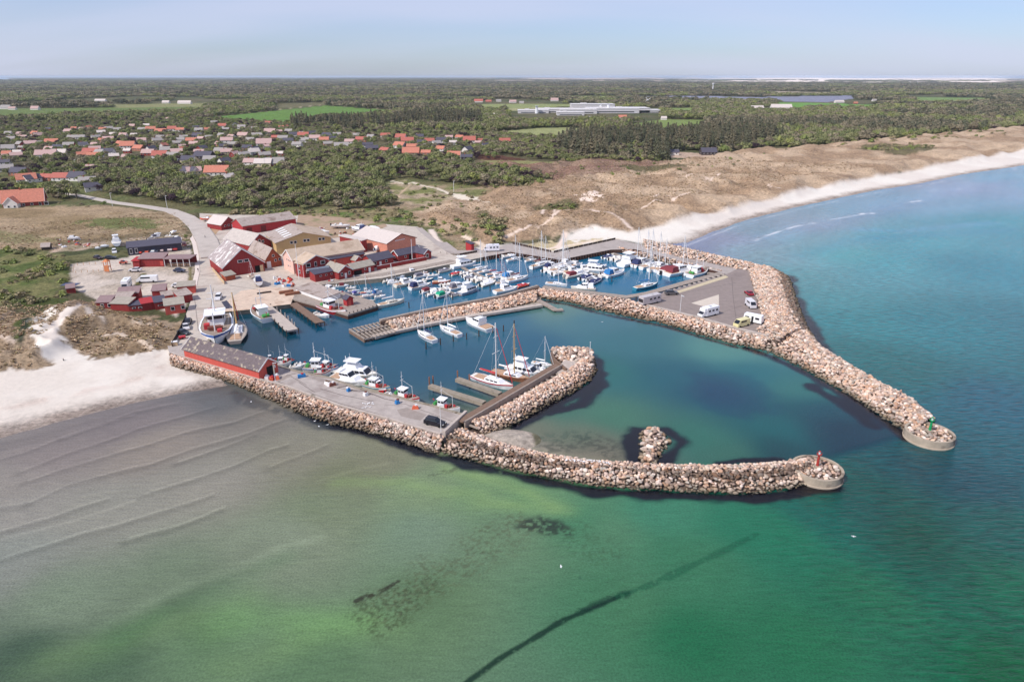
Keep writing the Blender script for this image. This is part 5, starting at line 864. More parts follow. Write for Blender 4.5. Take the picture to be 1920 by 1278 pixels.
# factory beyond the village
FW = M('factory_white', (206, 200, 198), .6, .05, .3)
for i, (px, py, ln, dp, hh, lb) in enumerate([(1000, 214, 60, 40, 5, 'low white factory hall at the left end of the works'), (1040, 213, 70, 50, 6, 'white factory hall with small roof boxes, second of the works'), (1085, 215, 70, 60, 7, 'broad white factory hall in front of the tallest block'), (1112, 209, 90, 50, 12, 'tallest and whitest hall of the factory'), (1150, 214, 100, 60, 8, 'long white factory hall right of the tallest one'), (1180, 213, 80, 60, 8, 'white factory hall with a stepped roof at the right of the works'), (1215, 213, 60, 40, 5, 'last small white hall at the right end of the works'), (1070, 218, 50, 30, 5, 'small white hall in front of the factory')]):
    x, y = G(px, py, 3); z_ = hat(x, y); o = empty('factory_hall', (x, y, z_), 0, label=lb, category='factory', group='white factory buildings'); MB().box((0, dp / 2, hh / 2), (ln, dp, hh)).build('wall', FW, o); MB().box((0, dp / 2, hh + .6), (ln + 1, dp + 1, 1.0)).build('roof', M('factory_roof', (216, 210, 206), .6, .06), o); MB().box((0, -.2, hh * .35), (ln * .8, .3, hh * .18)).build('window_band', GLASS, o)
    MB().box((-ln * .2, dp / 2, hh + 2), (ln * .14, 8, 2)).build('roof_box', FW, o)
for px, py, h_, lb in ((1006, 213, 14, 'left'), (1126, 211, 16, 'middle'), (1140, 211, 17, 'right')):
    x, y = G(px, py, 3); simple_pole(px, py, hat(x, y), h_, f'white factory silo, {lb} of three', 'silo', rr=3.2, name='silo')
x, y = G(1336, 172, 3); wt = empty('water_tower', (x, y, hat(x, y)), label='slim white water tower standing over the far forest', category='water tower'); MB().tube((0, 0, 0), (0, 0, 30), 2.5, 10, r1=2.0, mi=0).build('shaft', WHITE, wt); MB().tube((0, 0, 28), (0, 0, 35), 3, 14, r1=6).build('tank', WHITE, wt); MB().tube((0, 0, 35), (0, 0, 37), 6, 14, r1=2).build('cap', WHITE, wt)
x, y = G(1213, 200, 3); wmill = empty('windmill', (x, y, hat(x, y)), label='old white windmill beside the right part of the factory', category='windmill'); MB().tube((0, 0, 0), (0, 0, 13), 4, 10, r1=2.5).build('tower', WHITE, wmill); MB().tube((0, 0, 13), (0, 0, 15.5), 3, 10, r1=.8).build('cap', GRY, wmill)
for i in range(4): a_ = .6 + i * 1.5708; MB().tube((0, -3.5, 13), (8 * math.cos(a_), -3.5, 13 + 8 * math.sin(a_)), .5, 4).build('sail', WHITE, wmill)
# ------------------------------------------------------------------ boats
BW = M('gelcoat_white', (244, 242, 240), .3, .03, 1, spec=.5, rndobj=.06); BC = M('gelcoat_cream', (230, 220, 202), .35, .04, 1, rndobj=.06); BDK = M('deck_cream', (228, 222, 212), .7, .08, 2); BG = M('gelcoat_grey', (164, 170, 182), .35, .04)
TEAK = M('teak', (186, 152, 124), .7, .12, 2); BRED = M('hull_red', (196, 52, 56), .4, .05); BBLU = M('hull_blue', (56, 92, 150), .4, .05); BORG = M('hull_orange', (214, 104, 74), .4, .05); BTEAL = M('hull_teal', (62, 132, 156), .4, .05); BNAVY = M('canvas_navy', (52, 58, 96), .8, .08); CRED = M('canvas_red', (190, 60, 62), .8, .08); CMAR = M('canvas_maroon', (128, 56, 62), .8, .08)
CBLU = M('canvas_blue', (52, 120, 176), .8, .08); CGRN = M('canvas_green', (30, 160, 120), .8, .08); CPUR = M('canvas_purple', (104, 100, 168), .8, .08); CGREY = M('canvas_grey', (120, 116, 124), .8, .08); NET = M('net_green', (78, 160, 84), .9, .2); ALU = M('aluminium', (226, 224, 222), .5, .03, 1); BLK = M('outboard_black', (34, 34, 38), .5, .1); ANTI = M('antifoul', (90, 52, 48), .8, .1); WOODH = M('varnished_hull', (150, 100, 74), .5, .12, 1.2); GRYH = M('hull_greywood', (148, 138, 132), .8, .14, 1.2); MASTW = M('mast_wood', (204, 166, 110), .5, .06)
def hullmesh(L_, B_, F_, full=.82, sheer=.35, trans=.8, draft=.35, key='hull', mats=None):
    st = [-.5, -.42, -.25, 0, .2, .35, .44, .5]; m = MB(); vs = []; rowsn = 5
    for s in st:
        q = (s + .5); w = B_ / 2 * (1 - max(0, (s - (full - .5)) / (1 - full + 1e-6)) ** 1.9 if s > full - .5 else 1) * (trans + (1 - trans) * min(1, q / .3)); w = max(w, .02)
        if s == .5: w = .03
        z = F_ * (1 + sheer * max(0, (s - .05) / .45) ** 1.6); zl = -draft * (1 - .7 * max(0, (s - .3) / .2))
        x = s * L_; vs += [(x - .05 * L_ * (s > .45), 0, zl), (x - .03 * L_ * (s > .4), w * .72, .02), (x, w * .97, z * .75), (x, w, z), (x, w * .90, z + .02)]
    n = len(vs); vs += [(x, -y, z) for x, y, z in vs]; fs = []; mi = []
    for i in range(len(st) - 1):
        for j in range(rowsn - 1):
            a = i * rowsn + j; b_ = a + rowsn; fs.append((a, b_, b_ + 1, a + 1)); fs.append((n + a, n + a + 1, n + b_ + 1, n + b_)); mi += [1 if j == 0 else (2 if j == 2 else 0)] * 2
    fs.append((0, 1, 2, 3, 4, n + 4, n + 3, n + 2, n + 1)); mi.append(0)
    m.v = vs; m.f = fs; m.m = mi; d = MB(); dv = []
    for i in range(len(st)): x, y, z = vs[i * rowsn + 4]; dv += [(x, y, z - .06), (x, -y, z - .06)]
    d.v = dv; d.f = [(2 * i, 2 * i + 1, 2 * i + 3, 2 * i + 2) for i in range(len(st) - 1)]; d.m = [0] * len(d.f)
    return m, d
def cabin(x0, x1, w, z0, h, rake_f=.35, rake_b=.1, taper=.85, mi=0):
    m = MB(); a, b_ = w / 2, w / 2 * taper
    m.add([(x0, -a, z0), (x1, -a * .85, z0), (x1, a * .85, z0), (x0, a, z0), (x0 + rake_b, -b_, z0 + h), (x1 - rake_f, -b_ * .85, z0 + h), (x1 - rake_f, b_ * .85, z0 + h), (x0 + rake_b, b_, z0 + h)], [(3, 2, 1, 0), (4, 5, 6, 7), (0, 1, 5, 4), (1, 2, 6, 5), (2, 3, 7, 6), (3, 0, 4, 7)], mi)
    return m
def winband(x0, x1, w, z0, h, rake_f, rake_b, n=3):
    """side windows and a windscreen standing 2 cm proud of the cabin"""
    m = MB(); k = (x1 - x0 - rake_f * .6) / n
    for i in range(n):
        for s in (-1, 1): m.box((x0 + rake_b * .5 + (i + .5) * k, s * (w / 2 * .955 - .02 * i), z0 + h * .58), (k * .78, .05, h * .46))
    return m
_B = {}
def part(o, name, mb, mat):
    return mb.build(name, mat, o)
def boat_proto(kind, hc, cc):
    key = (kind, hc.name, cc.name if cc else '')
    if key in _B: return _B[key], False
    o = empty('boat', (0, 0, 0)); L_ = 10.0
    def hull(B_, F_, band=None, deck=BDK, full=.55, **k):
        m, d = hullmesh(L_, B_, F_, full, **k); part(o, 'hull', m, [hc, ANTI, band or hc]); part(o, 'deck', d, deck)
    if kind == 'cruiser':
        hull(3.4, 1.05, BNAVY if hc is BW and cc is BNAVY else None); c = part(o, 'cabin', cabin(-1.6, 3.0, 2.7, 1.05, .75, .9, .1), BW); c2 = part(o, 'wheelhouse', cabin(-1.9, 1.1, 2.4, 1.8, .95, .8, .1), BW); w = winband(-1.9, 1.1, 2.4, 1.8, .95, .8, .1, 3); w.build('window', GLASS, c2)
        ws = MB(); ws.add([(1.12, -.95, 1.86), (1.12, .95, 1.86), (.42, .85, 2.66), (.42, -.85, 2.66)], [(0, 1, 2, 3)]); ws.build('windscreen', GLASS, c2)
        part(o, 'cockpit', MB().box((-3.3, 0, 1.10), (2.4, 2.4, .16)), TEAK); part(o, 'radar_arch', MB().box((-1.7, 0, 2.95), (.3, 2.2, .14)).tube((-1.7, 0, 2.9), (-1.7, 0, 4.0), .05), BW)
        if cc: part(o, 'canopy', cabin(-4.4, -1.9, 2.4, 1.2, 1.45, .1, .5), cc)
    elif kind == 'fly':
        hull(3.6, 1.2); c = part(o, 'cabin', cabin(-2.4, 3.2, 3.0, 1.2, 1.2, 1.0, .2), BW); winband(-2.4, 3.2, 3.0, 1.2, 1.2, 1.0, .2, 4).build('window', GLASS, c); part(o, 'flybridge', cabin(-2.6, .8, 2.6, 2.4, .7, .5, .1), BW); ws = MB(); ws.add([(3.22, -1.1, 1.3), (3.22, 1.1, 1.3), (2.3, 1.0, 2.3), (2.3, -1.0, 2.3)], [(0, 1, 2, 3)]); ws.build('windscreen', GLASS, c)
        part(o, 'mast', MB().tube((-2.4, 0, 3), (-2.6, 0, 4.8), .08).box((-2.5, 0, 4.0), (.25, 1.6, .12)), BW); part(o, 'canopy', MB().box((-.9, 0, 4.0), (3.2, 2.3, .12)), cc or BW)
    elif kind == 'open':
        hull(3.3, .85, deck=BDK, trans=.92); part(o, 'cockpit', MB().box((-1.2, 0, .86), (5.0, 2.3, .10)), M('cockpit_grey', (196, 184, 172), .8)); part(o, 'console', cabin(-.6, .9, 1.5, .9, .8, .5, .1), BW); part(o, 'bench', MB().box((-3.0, 0, 1.1), (.7, 2.2, .45)), BDK); part(o, 'outboard', MB().box((-5.3, 0, .9), (.8, .55, 1.3), top=.75), BLK)
        if cc: part(o, 'cover', cabin(-4.2, 3.4, 2.9, .85, .55, 1.6, .6, .55), cc)
    elif kind == 'daycruiser':
        hull(3.5, 1.0, trans=.9); part(o, 'foredeck', cabin(.3, 4.0, 2.6, 1.0, .45, 1.8, .05), BW); ws = MB(); ws.add([(.9, -1.2, 1.4), (1.4, 0, 1.4), (.9, 1.2, 1.4), (.3, 1.1, 2.0), (.8, 0, 2.0), (.3, -1.1, 2.0)], [(0, 1, 4, 5), (1, 2, 3, 4)]); part(o, 'windscreen', ws, GLASS); part(o, 'cockpit', MB().box((-1.9, 0, 1.02), (3.8, 2.5, .10)), M('cockpit_grey', (196, 184, 172), .8)); part(o, 'bench', MB().box((-3.6, 0, 1.3), (.7, 2.3, .45)), BDK); part(o, 'outboard', MB().box((-5.3, 0, 1.0), (.8, .6, 1.3), top=.75), BLK)
        if cc: part(o, 'canopy', cabin(-4.0, .6, 2.5, 1.1, 1.15, .3, .8), cc)
    elif kind == 'sail' or kind == 'ketch':
        hull(3.0, 1.0, BNAVY if cc is BNAVY else (CRED if cc is CRED else None), full=.42, trans=.62, sheer=.25, deck=(M('scrubbed_deck', (178, 164, 150), .8, .15, 2) if hc is GRYH else TEAK) if kind == 'ketch' else BDK); c = part(o, 'cabin', cabin(-1.4, 2.6, 1.9, 1.0, .5, .8, .1, .8), BC if hc is BC else BW); winband(-1.2, 2.2, 1.86, .95, .55, .6, .1, 3).build('window', GLASS, c); part(o, 'cockpit', MB().box((-2.9, 0, 1.03), (2.5, 1.5, .12)), TEAK)
        mm_ = MASTW if kind == 'ketch' else ALU; H_ = 13.0; part(o, 'mast', MB().tube((.9, 0, 1.2), (.8, 0, H_), .13, 6, r1=.10), mm_); part(o, 'spreader', MB().box((.85, 0, 7.0), (.10, 2.2, .06)).box((.83, 0, 10.2), (.08, 1.4, .05)), mm_); part(o, 'boom', MB().tube((.8, 0, 2.4), (-3.3, 0, 2.5), .08), mm_); part(o, 'sail_cover', MB().tube((.7, 0, 2.58), (-3.1, 0, 2.65), .22, 6, r1=.15), cc or BW)
        rg = MB(); rg.tube((4.9, 0, 1.35), (.85, 0, H_ - .5), .018, 3).tube((-4.8, 0, 1.1), (.82, 0, H_), .018, 3).tube((.6, 1.4, 1.05), (.84, 0, H_ - .3), .016, 3).tube((.6, -1.4, 1.05), (.84, 0, H_ - .3), .016, 3); part(o, 'rigging', rg, ALU); part(o, 'furled_sail', MB().tube((4.8, 0, 1.6), (1.05, 0, H_ - 1.0), .09, 5, r1=.05), CRED if kind == 'ketch' or (cc is CRED and hc is BW) else BW)
    elif kind == 'fishing':
        hull(3.7, 1.25, cc or BBLU, full=.5, sheer=.55, deck=M('work_deck', (150, 134, 120), .9, .2)); c = part(o, 'wheelhouse', cabin(-2.6, -.2, 2.0, 1.2, 2.0, .2, .1, .95), BW); winband(-2.6, -.2, 2.0, 1.9, 1.1, .2, .1, 2).build('window', GLASS, c); MB().box((-.2, 0, 2.75), (.06, 1.6, .5)).build('windscreen', GLASS, c); part(o, 'roof', MB().box((-1.4, 0, 3.26), (2.9, 2.3, .12)), BW); part(o, 'mast', MB().tube((-1.6, 0, 3.3), (-1.6, 0, 8.0), .09, r1=.06).tube((2.4, 0, 1.4), (2.3, 0, 4.6), .07).tube((2.3, 0, 4.4), (-1.5, 0, 5.6), .03).box((-1.6, 0, 6.6), (.08, 1.0, .08)).box((-1.6, 0, 5.6), (.1, 1.4, .08)), ALU)
        part(o, 'winch', MB().box((1.4, 0, 1.65), (.7, 1.2, .6)).tube((1.4, -.8, 1.7), (1.4, .8, 1.7), .3, 8), M('rust_iron', (120, 72, 60), .8, .2)); part(o, 'fish_crate', MB().box((.6, -.9, 1.5), (.8, .6, .45)), CRED); part(o, 'fish_crate', MB().box((.6, -.9, 1.96), (.8, .6, .4)), CRED); part(o, 'fish_crate', MB().box((2.6, .5, 1.7), (.7, .5, .4)), CRED); part(o, 'net', MB().tube((-3.9, -.7, 1.6), (-3.9, .7, 1.6), .45, 8), NET); part(o, 'flag', MB().box((-4.6, 0, 2.5), (.5, .03, .35)).tube((-4.4, 0, 1.2), (-4.4, 0, 2.8), .03), CRED)
    for ch in list(o.children): pass
    _B[key] = o; return o, True
def boat(stern, bow, kind, hc, cc, label, group=None, z=0.0, cat=None, name=None, scale_w=None, roll=0):
    s, b_ = G(*stern, z + .4), G(*bow, z + .7); L_ = math.dist(s, b_); p, new = boat_proto(kind, hc, cc); o = p if new else copy_tree(p)
    o.name = name or {'sail': 'sailing_yacht', 'ketch': 'sailing_yacht', 'fishing': 'fishing_boat', 'cruiser': 'motor_cruiser', 'fly': 'motor_cruiser', 'open': 'open_boat', 'daycruiser': 'day_boat'}[kind]
    o.location = ((s[0] + b_[0]) / 2, (s[1] + b_[1]) / 2, z); k = L_ / 10; wk = k * 1.14
    if kind in ('open', 'daycruiser'): wk = k * 1.2
    o.scale = (k * 1.03, wk, max(.6, .5 + .55 * k) if kind not in ('sail', 'ketch') else (.95 if hc is GRYH else k * 1.05)); o.rotation_euler = (roll, 0, math.atan2(b_[1] - s[1], b_[0] - s[0]))
    tag(o, label, cat or {'sail': 'sailing boat', 'ketch': 'sailing boat', 'fishing': 'fishing boat', 'open': 'small boat', 'daycruiser': 'motor boat'}.get(kind, 'motor boat')); 
    if group: o['group'] = group
    elif 'group' in o: del o['group']
    return o
GA = 'boats moored along the pontoon nearest the restaurants'; GB = 'boats moored along the middle pontoon'; GC = 'boats moored along the pontoon under the dark quay'; GD = 'boats moored below the eastern stone slope'; GQ = 'boats lying along the south quay'; GE = 'boats in the channel behind the middle pier'; GM = 'boats moored below the mole walkway'; GS = 'yachts berthed beside the spur walkway'; GL = 'boats laid up ashore'
for t in [
 ((717, 529), (736, 524), 'open', BC, None, 'small cream open boat nearest the boardwalk, west end of the restaurant pontoon', GA), ((736, 521), (760, 516), 'daycruiser', BW, None, 'white open motor boat behind the small cream one, by the restaurant pontoon', GA),
 ((741, 537), (781, 527), 'cruiser', BC, None, 'cream cabin cruiser with dark windows on the near side of the restaurant pontoon', GA), ((769, 542), (808, 532), 'cruiser', BW, BNAVY, 'white cruiser with a navy band, next to the cream cabin cruiser', GA),
 ((790, 549), (815, 541), 'daycruiser', BW, CMAR, 'white day boat with a maroon hood between the navy banded cruiser and green cover', GA), ((800, 554), (819, 547), 'open', BW, None, 'small white open boat just left of the bright green cover', GA),
 ((817, 558), (844, 548), 'daycruiser', BG, CGRN, 'boat under a bright green cover', GA), ((845, 555), (863, 549), 'open', BC, CGREY, 'small grey covered boat between the green cover and the big grey motor boat', GA),
 ((760, 515), (789, 509), 'cruiser', BW, None, 'white cruiser at the back row of the restaurant pontoon, nearest the red fence', GA), ((788, 513), (802, 509), 'open', BORG, None, 'little orange open boat in the back row near the red fence', GA),
 ((775, 521), (805, 514), 'daycruiser', BW, CGREY, 'white boat with a grey hood in front of the little orange boat', GA), ((790, 526), (813, 521), 'open', BTEAL, None, 'pale teal open boat left of the orange red cruiser', GA),
 ((811, 530), (845, 527), 'cruiser', BORG, None, 'orange red hulled cruiser in the restaurant pontoon rows', GA), ((829, 538), (852, 530), 'daycruiser', BW, None, 'white day boat just right of the orange red cruiser', GA), ((843, 543), (880, 535), 'cruiser', BW, CGREY, 'long white cruiser with a grey hood beside the pale grey motor boat', GA),
 ((862, 552), (895, 540), 'fly', BG, None, 'large pale grey motor boat at the outer end of the restaurant pontoon', GA), ((748, 527), (770, 521), 'open', BW, CGREY, 'low white boat with grey cover wedged behind the cream cabin cruiser', GA), ((778, 531), (800, 526), 'open', BC, None, 'cream open boat in the middle of the restaurant pontoon rows', GA),
 ((821, 510), (847, 503), 'open', BC, CGREY, 'tan open boat nearest the little timber gangway of the north quay', GB), ((848, 502), (892, 493), 'fly', BW, None, 'largest white motor cruiser, under the left part of the north quay', GB), ((882, 509), (915, 500), 'sail', BW, None, 'white sailing boat with a bare mast behind the middle pontoon', GB),
 ((845, 516), (866, 509), 'open', BC, CRED, 'open boat with a red cover at the shore end of the middle pontoon', GB), ((861, 515), (879, 509), 'open', BG, None, 'grey open boat next to the red covered one', GB), ((874, 524), (894, 517), 'open', BW, CGREY, 'white open boat with outboard, third along the near side of the middle pontoon', GB), ((890, 528), (915, 520), 'open', BC, None, 'cream open boat, fourth along the near side of the middle pontoon', GB),
 ((901, 536), (929, 526), 'open', BC, BW, 'rounded white launch nearest the mole in the middle pontoon row', GB), ((912, 516), (944, 510), 'sail', BW, CRED, 'sailing boat with a bright red boom cover on the far side of the middle pontoon', GB), ((930, 532), (956, 527), 'sail', BW, None, 'sailing boat with a white boom cover at the near end of the middle pontoon', GB), ((951, 529), (990, 518), 'sail', BW, CMAR, 'big sailing boat with a maroon boom cover at the outer end of the middle pontoon', GB), ((943, 523), (975, 514), 'cruiser', BW, CBLU, 'white cruiser with a blue hood between the red and maroon sailing boats', GB),
 ((940, 483), (967, 477), 'daycruiser', BW, None, 'white motor boat tight in the corner of the north quay', GB), ((951, 489), (977, 482), 'sail', BW, None, 'pale sailing boat beside the corner of the north quay', GB), ((928, 549), (970, 539), 'cruiser', BW, None, 'sleek white cruiser with a domed cabin lying along the mole wall', None), ((969, 538), (993, 531), 'open', BORG, CRED, 'red covered boat behind the domed cruiser', None),
 ((996, 503), (1027, 492), 'sail', BW, CMAR, 'sailing boat with a maroon sail cover below the pink quay surface', GC), ((985, 490), (1008, 484), 'sail', BW, None, 'sailing boat left of the one with the maroon cover', GC), ((1022, 504), (1051, 497), 'cruiser', BW, BNAVY, 'white cruiser with a navy hood, shore side of the dark quay pontoon', GC), ((1030, 511), (1071, 500), 'sail', BW, None, 'tall sailing boat with its sail half hoisted in a white column', GC),
 ((1057, 513), (1092, 506), 'cruiser', BC, None, 'cream cruiser in front of the half hoisted white sail', GC), ((1060, 520), (1093, 512), 'daycruiser', BC, CMAR, 'cream boat with a maroon hood, left end of the near row', GC), ((1071, 500), (1092, 494), 'cruiser', BW, None, 'white boat under the ribbed wall behind the cream cruiser', GC), ((1091, 505), (1143, 509), 'fly', BW, None, 'long white motor yacht with a row of round windows', GC), ((1116, 503), (1137, 497), 'daycruiser', BW, None, 'white boat with a tiny mast above the long white motor yacht', GC),
 ((1127, 514), (1148, 508), 'open', BW, CGREY, 'low white boat between the long motor yacht and the blue hooded boat', GC), ((1135, 519), (1170, 508), 'cruiser', BW, CBLU, 'cruiser with a bright blue hood at the outer end of the dark quay pontoon', GC), ((1089, 524), (1110, 513), 'open', BW, BNAVY, 'dark covered dinghy, first of three small boats angled in the near row', GC), ((1103, 527), (1122, 517), 'open', BW, CGREY, 'grey covered dinghy, middle of three small angled boats', GC), ((1106, 532), (1127, 520), 'open', BG, BNAVY, 'inflatable with a black seat, nearest the camera of three small boats', GC),
 ((1024, 531), (1063, 534), 'sail', BW, CBLU, 'white sailing boat with a blue cover lying along the timber walkway', None), ((1116, 543), (1071, 539), 'cruiser', BC, BW, 'rounded pale cruiser lying along the timber walkway beside the blue covered yacht', None), ((1131, 484), (1150, 477), 'open', BW, BNAVY, 'small boat at the right end of the dark ribbed wall', GD), ((1151, 489), (1173, 482), 'open', BW, None, 'white open boat next to the right end of the ribbed wall', GD),
 ((1164, 499), (1199, 486), 'fly', BW, None, 'white flybridge cruiser with a dark waterline below the stone slope', GD), ((1188, 500), (1218, 489), 'cruiser', BW, BNAVY, 'white cruiser with a navy hood right of the flybridge cruiser', GD), ((1202, 504), (1233, 493), 'sail', BW, BNAVY, 'sailing boat with a navy cover, third from the left below the stone slope', GD), ((1217, 508), (1247, 497), 'sail', BW, None, 'sailing boat with a white cover, fourth from the left below the stone slope', GD), ((1232, 510), (1256, 500), 'sail', BW, CGREY, 'sailing boat with a grey cover left of the maroon hooded boat', GD),
 ((1240, 514), (1268, 501), 'daycruiser', BW, CMAR, 'boat with a maroon hood below the stone slope', GD), ((1250, 516), (1302, 504), 'cruiser', BW, CMAR, 'long sleek white cruiser with a dark waterline near the end of the eastern row', GD), ((1293, 519), (1326, 507), 'fishing', BW, BW, 'white work boat with a tripod mast at the end of the eastern row', GD), ((1190, 543), (1233, 532), 'sail', BTEAL, CBLU, 'blue hulled sailing boat against the walkway beside the grey motorhome', None),
 ((724, 524), (744, 519), 'open', BW, None, 'white open boat tucked between the small cream one and the boardwalk', GA), ((752, 533), (776, 524), 'daycruiser', BW, None, 'white day boat hidden behind the dark windowed cream cruiser', GA), ((765, 536), (790, 528), 'open', BW, None, 'low white boat between the navy banded cruiser and the cream one', GA), ((806, 548), (828, 540), 'open', BW, BW, 'white covered boat behind the green covered boat', GA), ((822, 545), (846, 538), 'daycruiser', BW, None, 'white boat between green cover and long grey hooded cruiser', GA), ((800, 518), (824, 514), 'open', BW, None, 'last white boat of the back row by the restaurant pontoon', GA), ((823, 534), (845, 533), 'open', BW, None, 'flat white boat just below the orange red cruiser', GA), ((726, 532), (750, 528), 'daycruiser', BW, BW, 'white covered boat at the lower west end of the restaurant pontoon', GA),
 ((868, 519), (886, 512), 'open', BW, None, 'white open boat squeezed between grey and outboard boats, middle pontoon', GB), ((881, 526), (902, 519), 'open', BW, None, 'narrow white boat behind the fourth cream open boat', GB), ((896, 512), (922, 505), 'sail', BW, None, 'sailing boat with a bare mast right of the first one on the middle pontoon', GB), ((925, 519), (952, 513), 'sail', BW, CRED, 'sailing boat with a red cover, second along the far side', GB), ((937, 527), (962, 521), 'open', BW, None, 'white open boat in front of the blue hooded cruiser', GB), ((919, 523), (944, 518), 'cruiser', BW, None, 'white cruiser behind the rounded white launch', GB), ((905, 530), (925, 523), 'open', BW, BW, 'white covered boat against the rounded launch', GB),
 ((1006, 497), (1034, 489), 'sail', BW, None, 'sailing boat behind the one with the maroon cover', GC), ((1040, 506), (1066, 496), 'sail', BW, None, 'sailing boat close behind the half hoisted sail', GC), ((1048, 500), (1076, 491), 'cruiser', BW, None, 'white cruiser in the far row under the ribbed wall', GC), ((1080, 508), (1112, 503), 'cruiser', BW, None, 'white cruiser overlapping the stern of the long motor yacht', GC), ((1075, 517), (1104, 509), 'daycruiser', BW, BW, 'white covered boat right of the cream boat with the maroon hood', GC), ((1018, 509), (1044, 501), 'open', BW, None, 'white open boat at the west end of the dark quay pontoon', GC), ((1120, 520), (1148, 513), 'open', BW, None, 'white open boat left of the blue hooded cruiser', GC), ((1098, 501), (1124, 496), 'daycruiser', BW, None, 'white boat in the far row left of the tiny masted one', GC), ((1036, 515), (1060, 507), 'daycruiser', BW, None, 'white boat in front of the half hoisted sail', GC),
 ((1177, 495), (1206, 485), 'sail', BW, None, 'sailing boat just behind the flybridge cruiser', GD), ((1195, 499), (1224, 489), 'sail', BW, None, 'sailing boat between the two navy covered boats', GD), ((1224, 508), (1252, 497), 'cruiser', BW, None, 'white cruiser in the middle of the eastern row', GD), ((1264, 512), (1290, 501), 'sail', BW, None, 'sailing boat behind the long sleek cruiser', GD), ((1280, 514), (1308, 503), 'cruiser', BW, None, 'white cruiser between the long sleek one and the work boat', GD), ((1142, 487), (1162, 480), 'open', BW, None, 'white dinghy between the two small boats by the ribbed wall', GD),
 ((652, 545), (676, 542), 'sail', BW, None, 'sailing boat without cover in the far row of the channel', GE), ((676, 550), (700, 546), 'cruiser', BW, None, 'white cruiser behind the sailing boat with crossed masts', GE), ((622, 537), (640, 535), 'open', BW, None, 'white open boat just right of the channel head', GE),
 ((655, 693), (693, 700), 'cruiser', BW, None, 'white cruiser lying outside the big pale tour boat', GQ), ((552, 683), (575, 681), 'open', BW, None, 'small white boat between the sloping screen boat and the cutter', GQ), ((600, 690), (634, 694), 'fishing', BW, BBLU, 'second blue banded boat rafted beside the cluttered one', GQ), ((722, 737), (742, 743), 'open', BW, None, 'small white dinghy ahead of the green decked boat', GQ),
 ((500, 678), (519, 673), 'fishing', BORG, CRED, 'orange red fishing boat half hidden behind the end of the long shed', GQ), ((517, 683), (546, 680), 'fishing', BW, BW, 'white fishing boat with a tall pole, first clear of the shed', GQ), ((542, 689), (566, 685), 'daycruiser', BW, None, 'small white motor boat with a sloping screen close to the shed', GQ), ((571, 692), (634, 690), 'fishing', BW, BBLU, 'blue banded fishing boat with a cluttered deck and several masts', GQ), ((588, 701), (620, 697), 'fishing', BW, CRED, 'white work boat with a red flag inside the blue banded fishing boat', GQ),
 ((634, 698), (706, 706), 'fly', BC, None, 'big pale tour boat with a long white awning at the south quay', GQ), ((624, 707), (686, 718), 'cruiser', BW, None, 'white motor boat between the quay and the big pale tour boat', GQ), ((685, 723), (732, 731), 'fishing', BC, BTEAL, 'green decked boat with a red and white box', GQ), ((530, 676), (552, 677), 'fishing', BTEAL, CRED, 'teal fishing boat outside the small boats near the shed', GQ), ((648, 700), (680, 704), 'fishing', BC, BBLU, 'cream fishing boat with a blue band alongside the tour boat', GQ), ((700, 724), (724, 733), 'fishing', BRED, BW, 'red hulled small boat inside the green decked one', GQ), ((740, 741), (786, 752), 'fishing', BW, CRED, 'small white fishing boat with an orange dinghy on its roof', GQ), ((812, 761), (862, 770), 'fishing', BW, BW, 'white bowed boat with a pale red roof and green nets at the quay end', GQ),
 ((409, 600), (404, 645), 'fishing', BW, BBLU, 'long blue and white fishing cutter moored alongside the west quay', None), ((441, 642), (448, 603), 'ketch', GRYH, None, 'big round sterned grey wooden ketch lying outside the blue fishing cutter', None), ((502, 602), (476, 580), 'fishing', BW, BTEAL, 'white fishing boat with a blue deck tied to the broad pale jetty', None),
 ((603, 576), (648, 589), 'fishing', BRED, BW, 'red fishing boat with a white stripe at the middle pier', None), ((588, 589), (617, 592), 'daycruiser', BW, None, 'white motor boat just in front of the red fishing boat', None),
 ((610, 540), (630, 543), 'daycruiser', BTEAL, BW, 'teal boat with a white roof nearest the shore in the channel', GE), ((619, 547), (635, 543), 'open', BW, None, 'small white boat beside the teal one in the channel', GE), ((632, 551), (647, 546), 'open', BC, CRED, 'small boat with a red cover in the channel', GE), ((645, 550), (662, 547), 'open', BG, CGREY, 'grey covered boat in the middle of the channel', GE), ((660, 553), (674, 547), 'daycruiser', BG, CPUR, 'boat under a purple blue cover in the channel', GE), ((614, 533), (636, 531), 'cruiser', BW, CRED, 'white and red boat at the head of the channel beside the dining room', GE), ((634, 537), (654, 534), 'daycruiser', BW, CMAR, 'boat with a maroon hood in the far row of the channel', GE), ((648, 541), (668, 537), 'open', BC, None, 'cream open boat in the far row of the channel', GE),
 ((667, 558), (702, 552), 'sail', BW, CRED, 'white sailing boat with a red cover and two crossed masts near the kiosk', GE), ((699, 553), (716, 546), 'cruiser', BW, CBLU, 'small cruiser with a blue hood beyond the kiosk', GE), ((702, 558), (723, 553), 'daycruiser', BW, None, 'white boat right behind the sailing boat at the pier corner', GE), ((684, 563), (704, 561), 'sail', BC, BNAVY, 'cream sailing boat with a dark blue cover at the side of the middle pier', GE), ((708, 575), (758, 562), 'sail', BC, None, 'big cream sailing yacht moored bow out at the corner of the middle pier', None),
 ((815, 641), (783, 621), 'sail', BW, BNAVY, 'white yacht with a navy cover, leftmost of the boats below the mole', GM), ((862, 630), (825, 612), 'sail', BW, None, 'white yacht with a wheelhouse, middle of the boats below the mole', GM), ((920, 620), (874, 599), 'cruiser', BW, None, 'white motor cruiser with red trim, rightmost of the boats below the mole', GM),
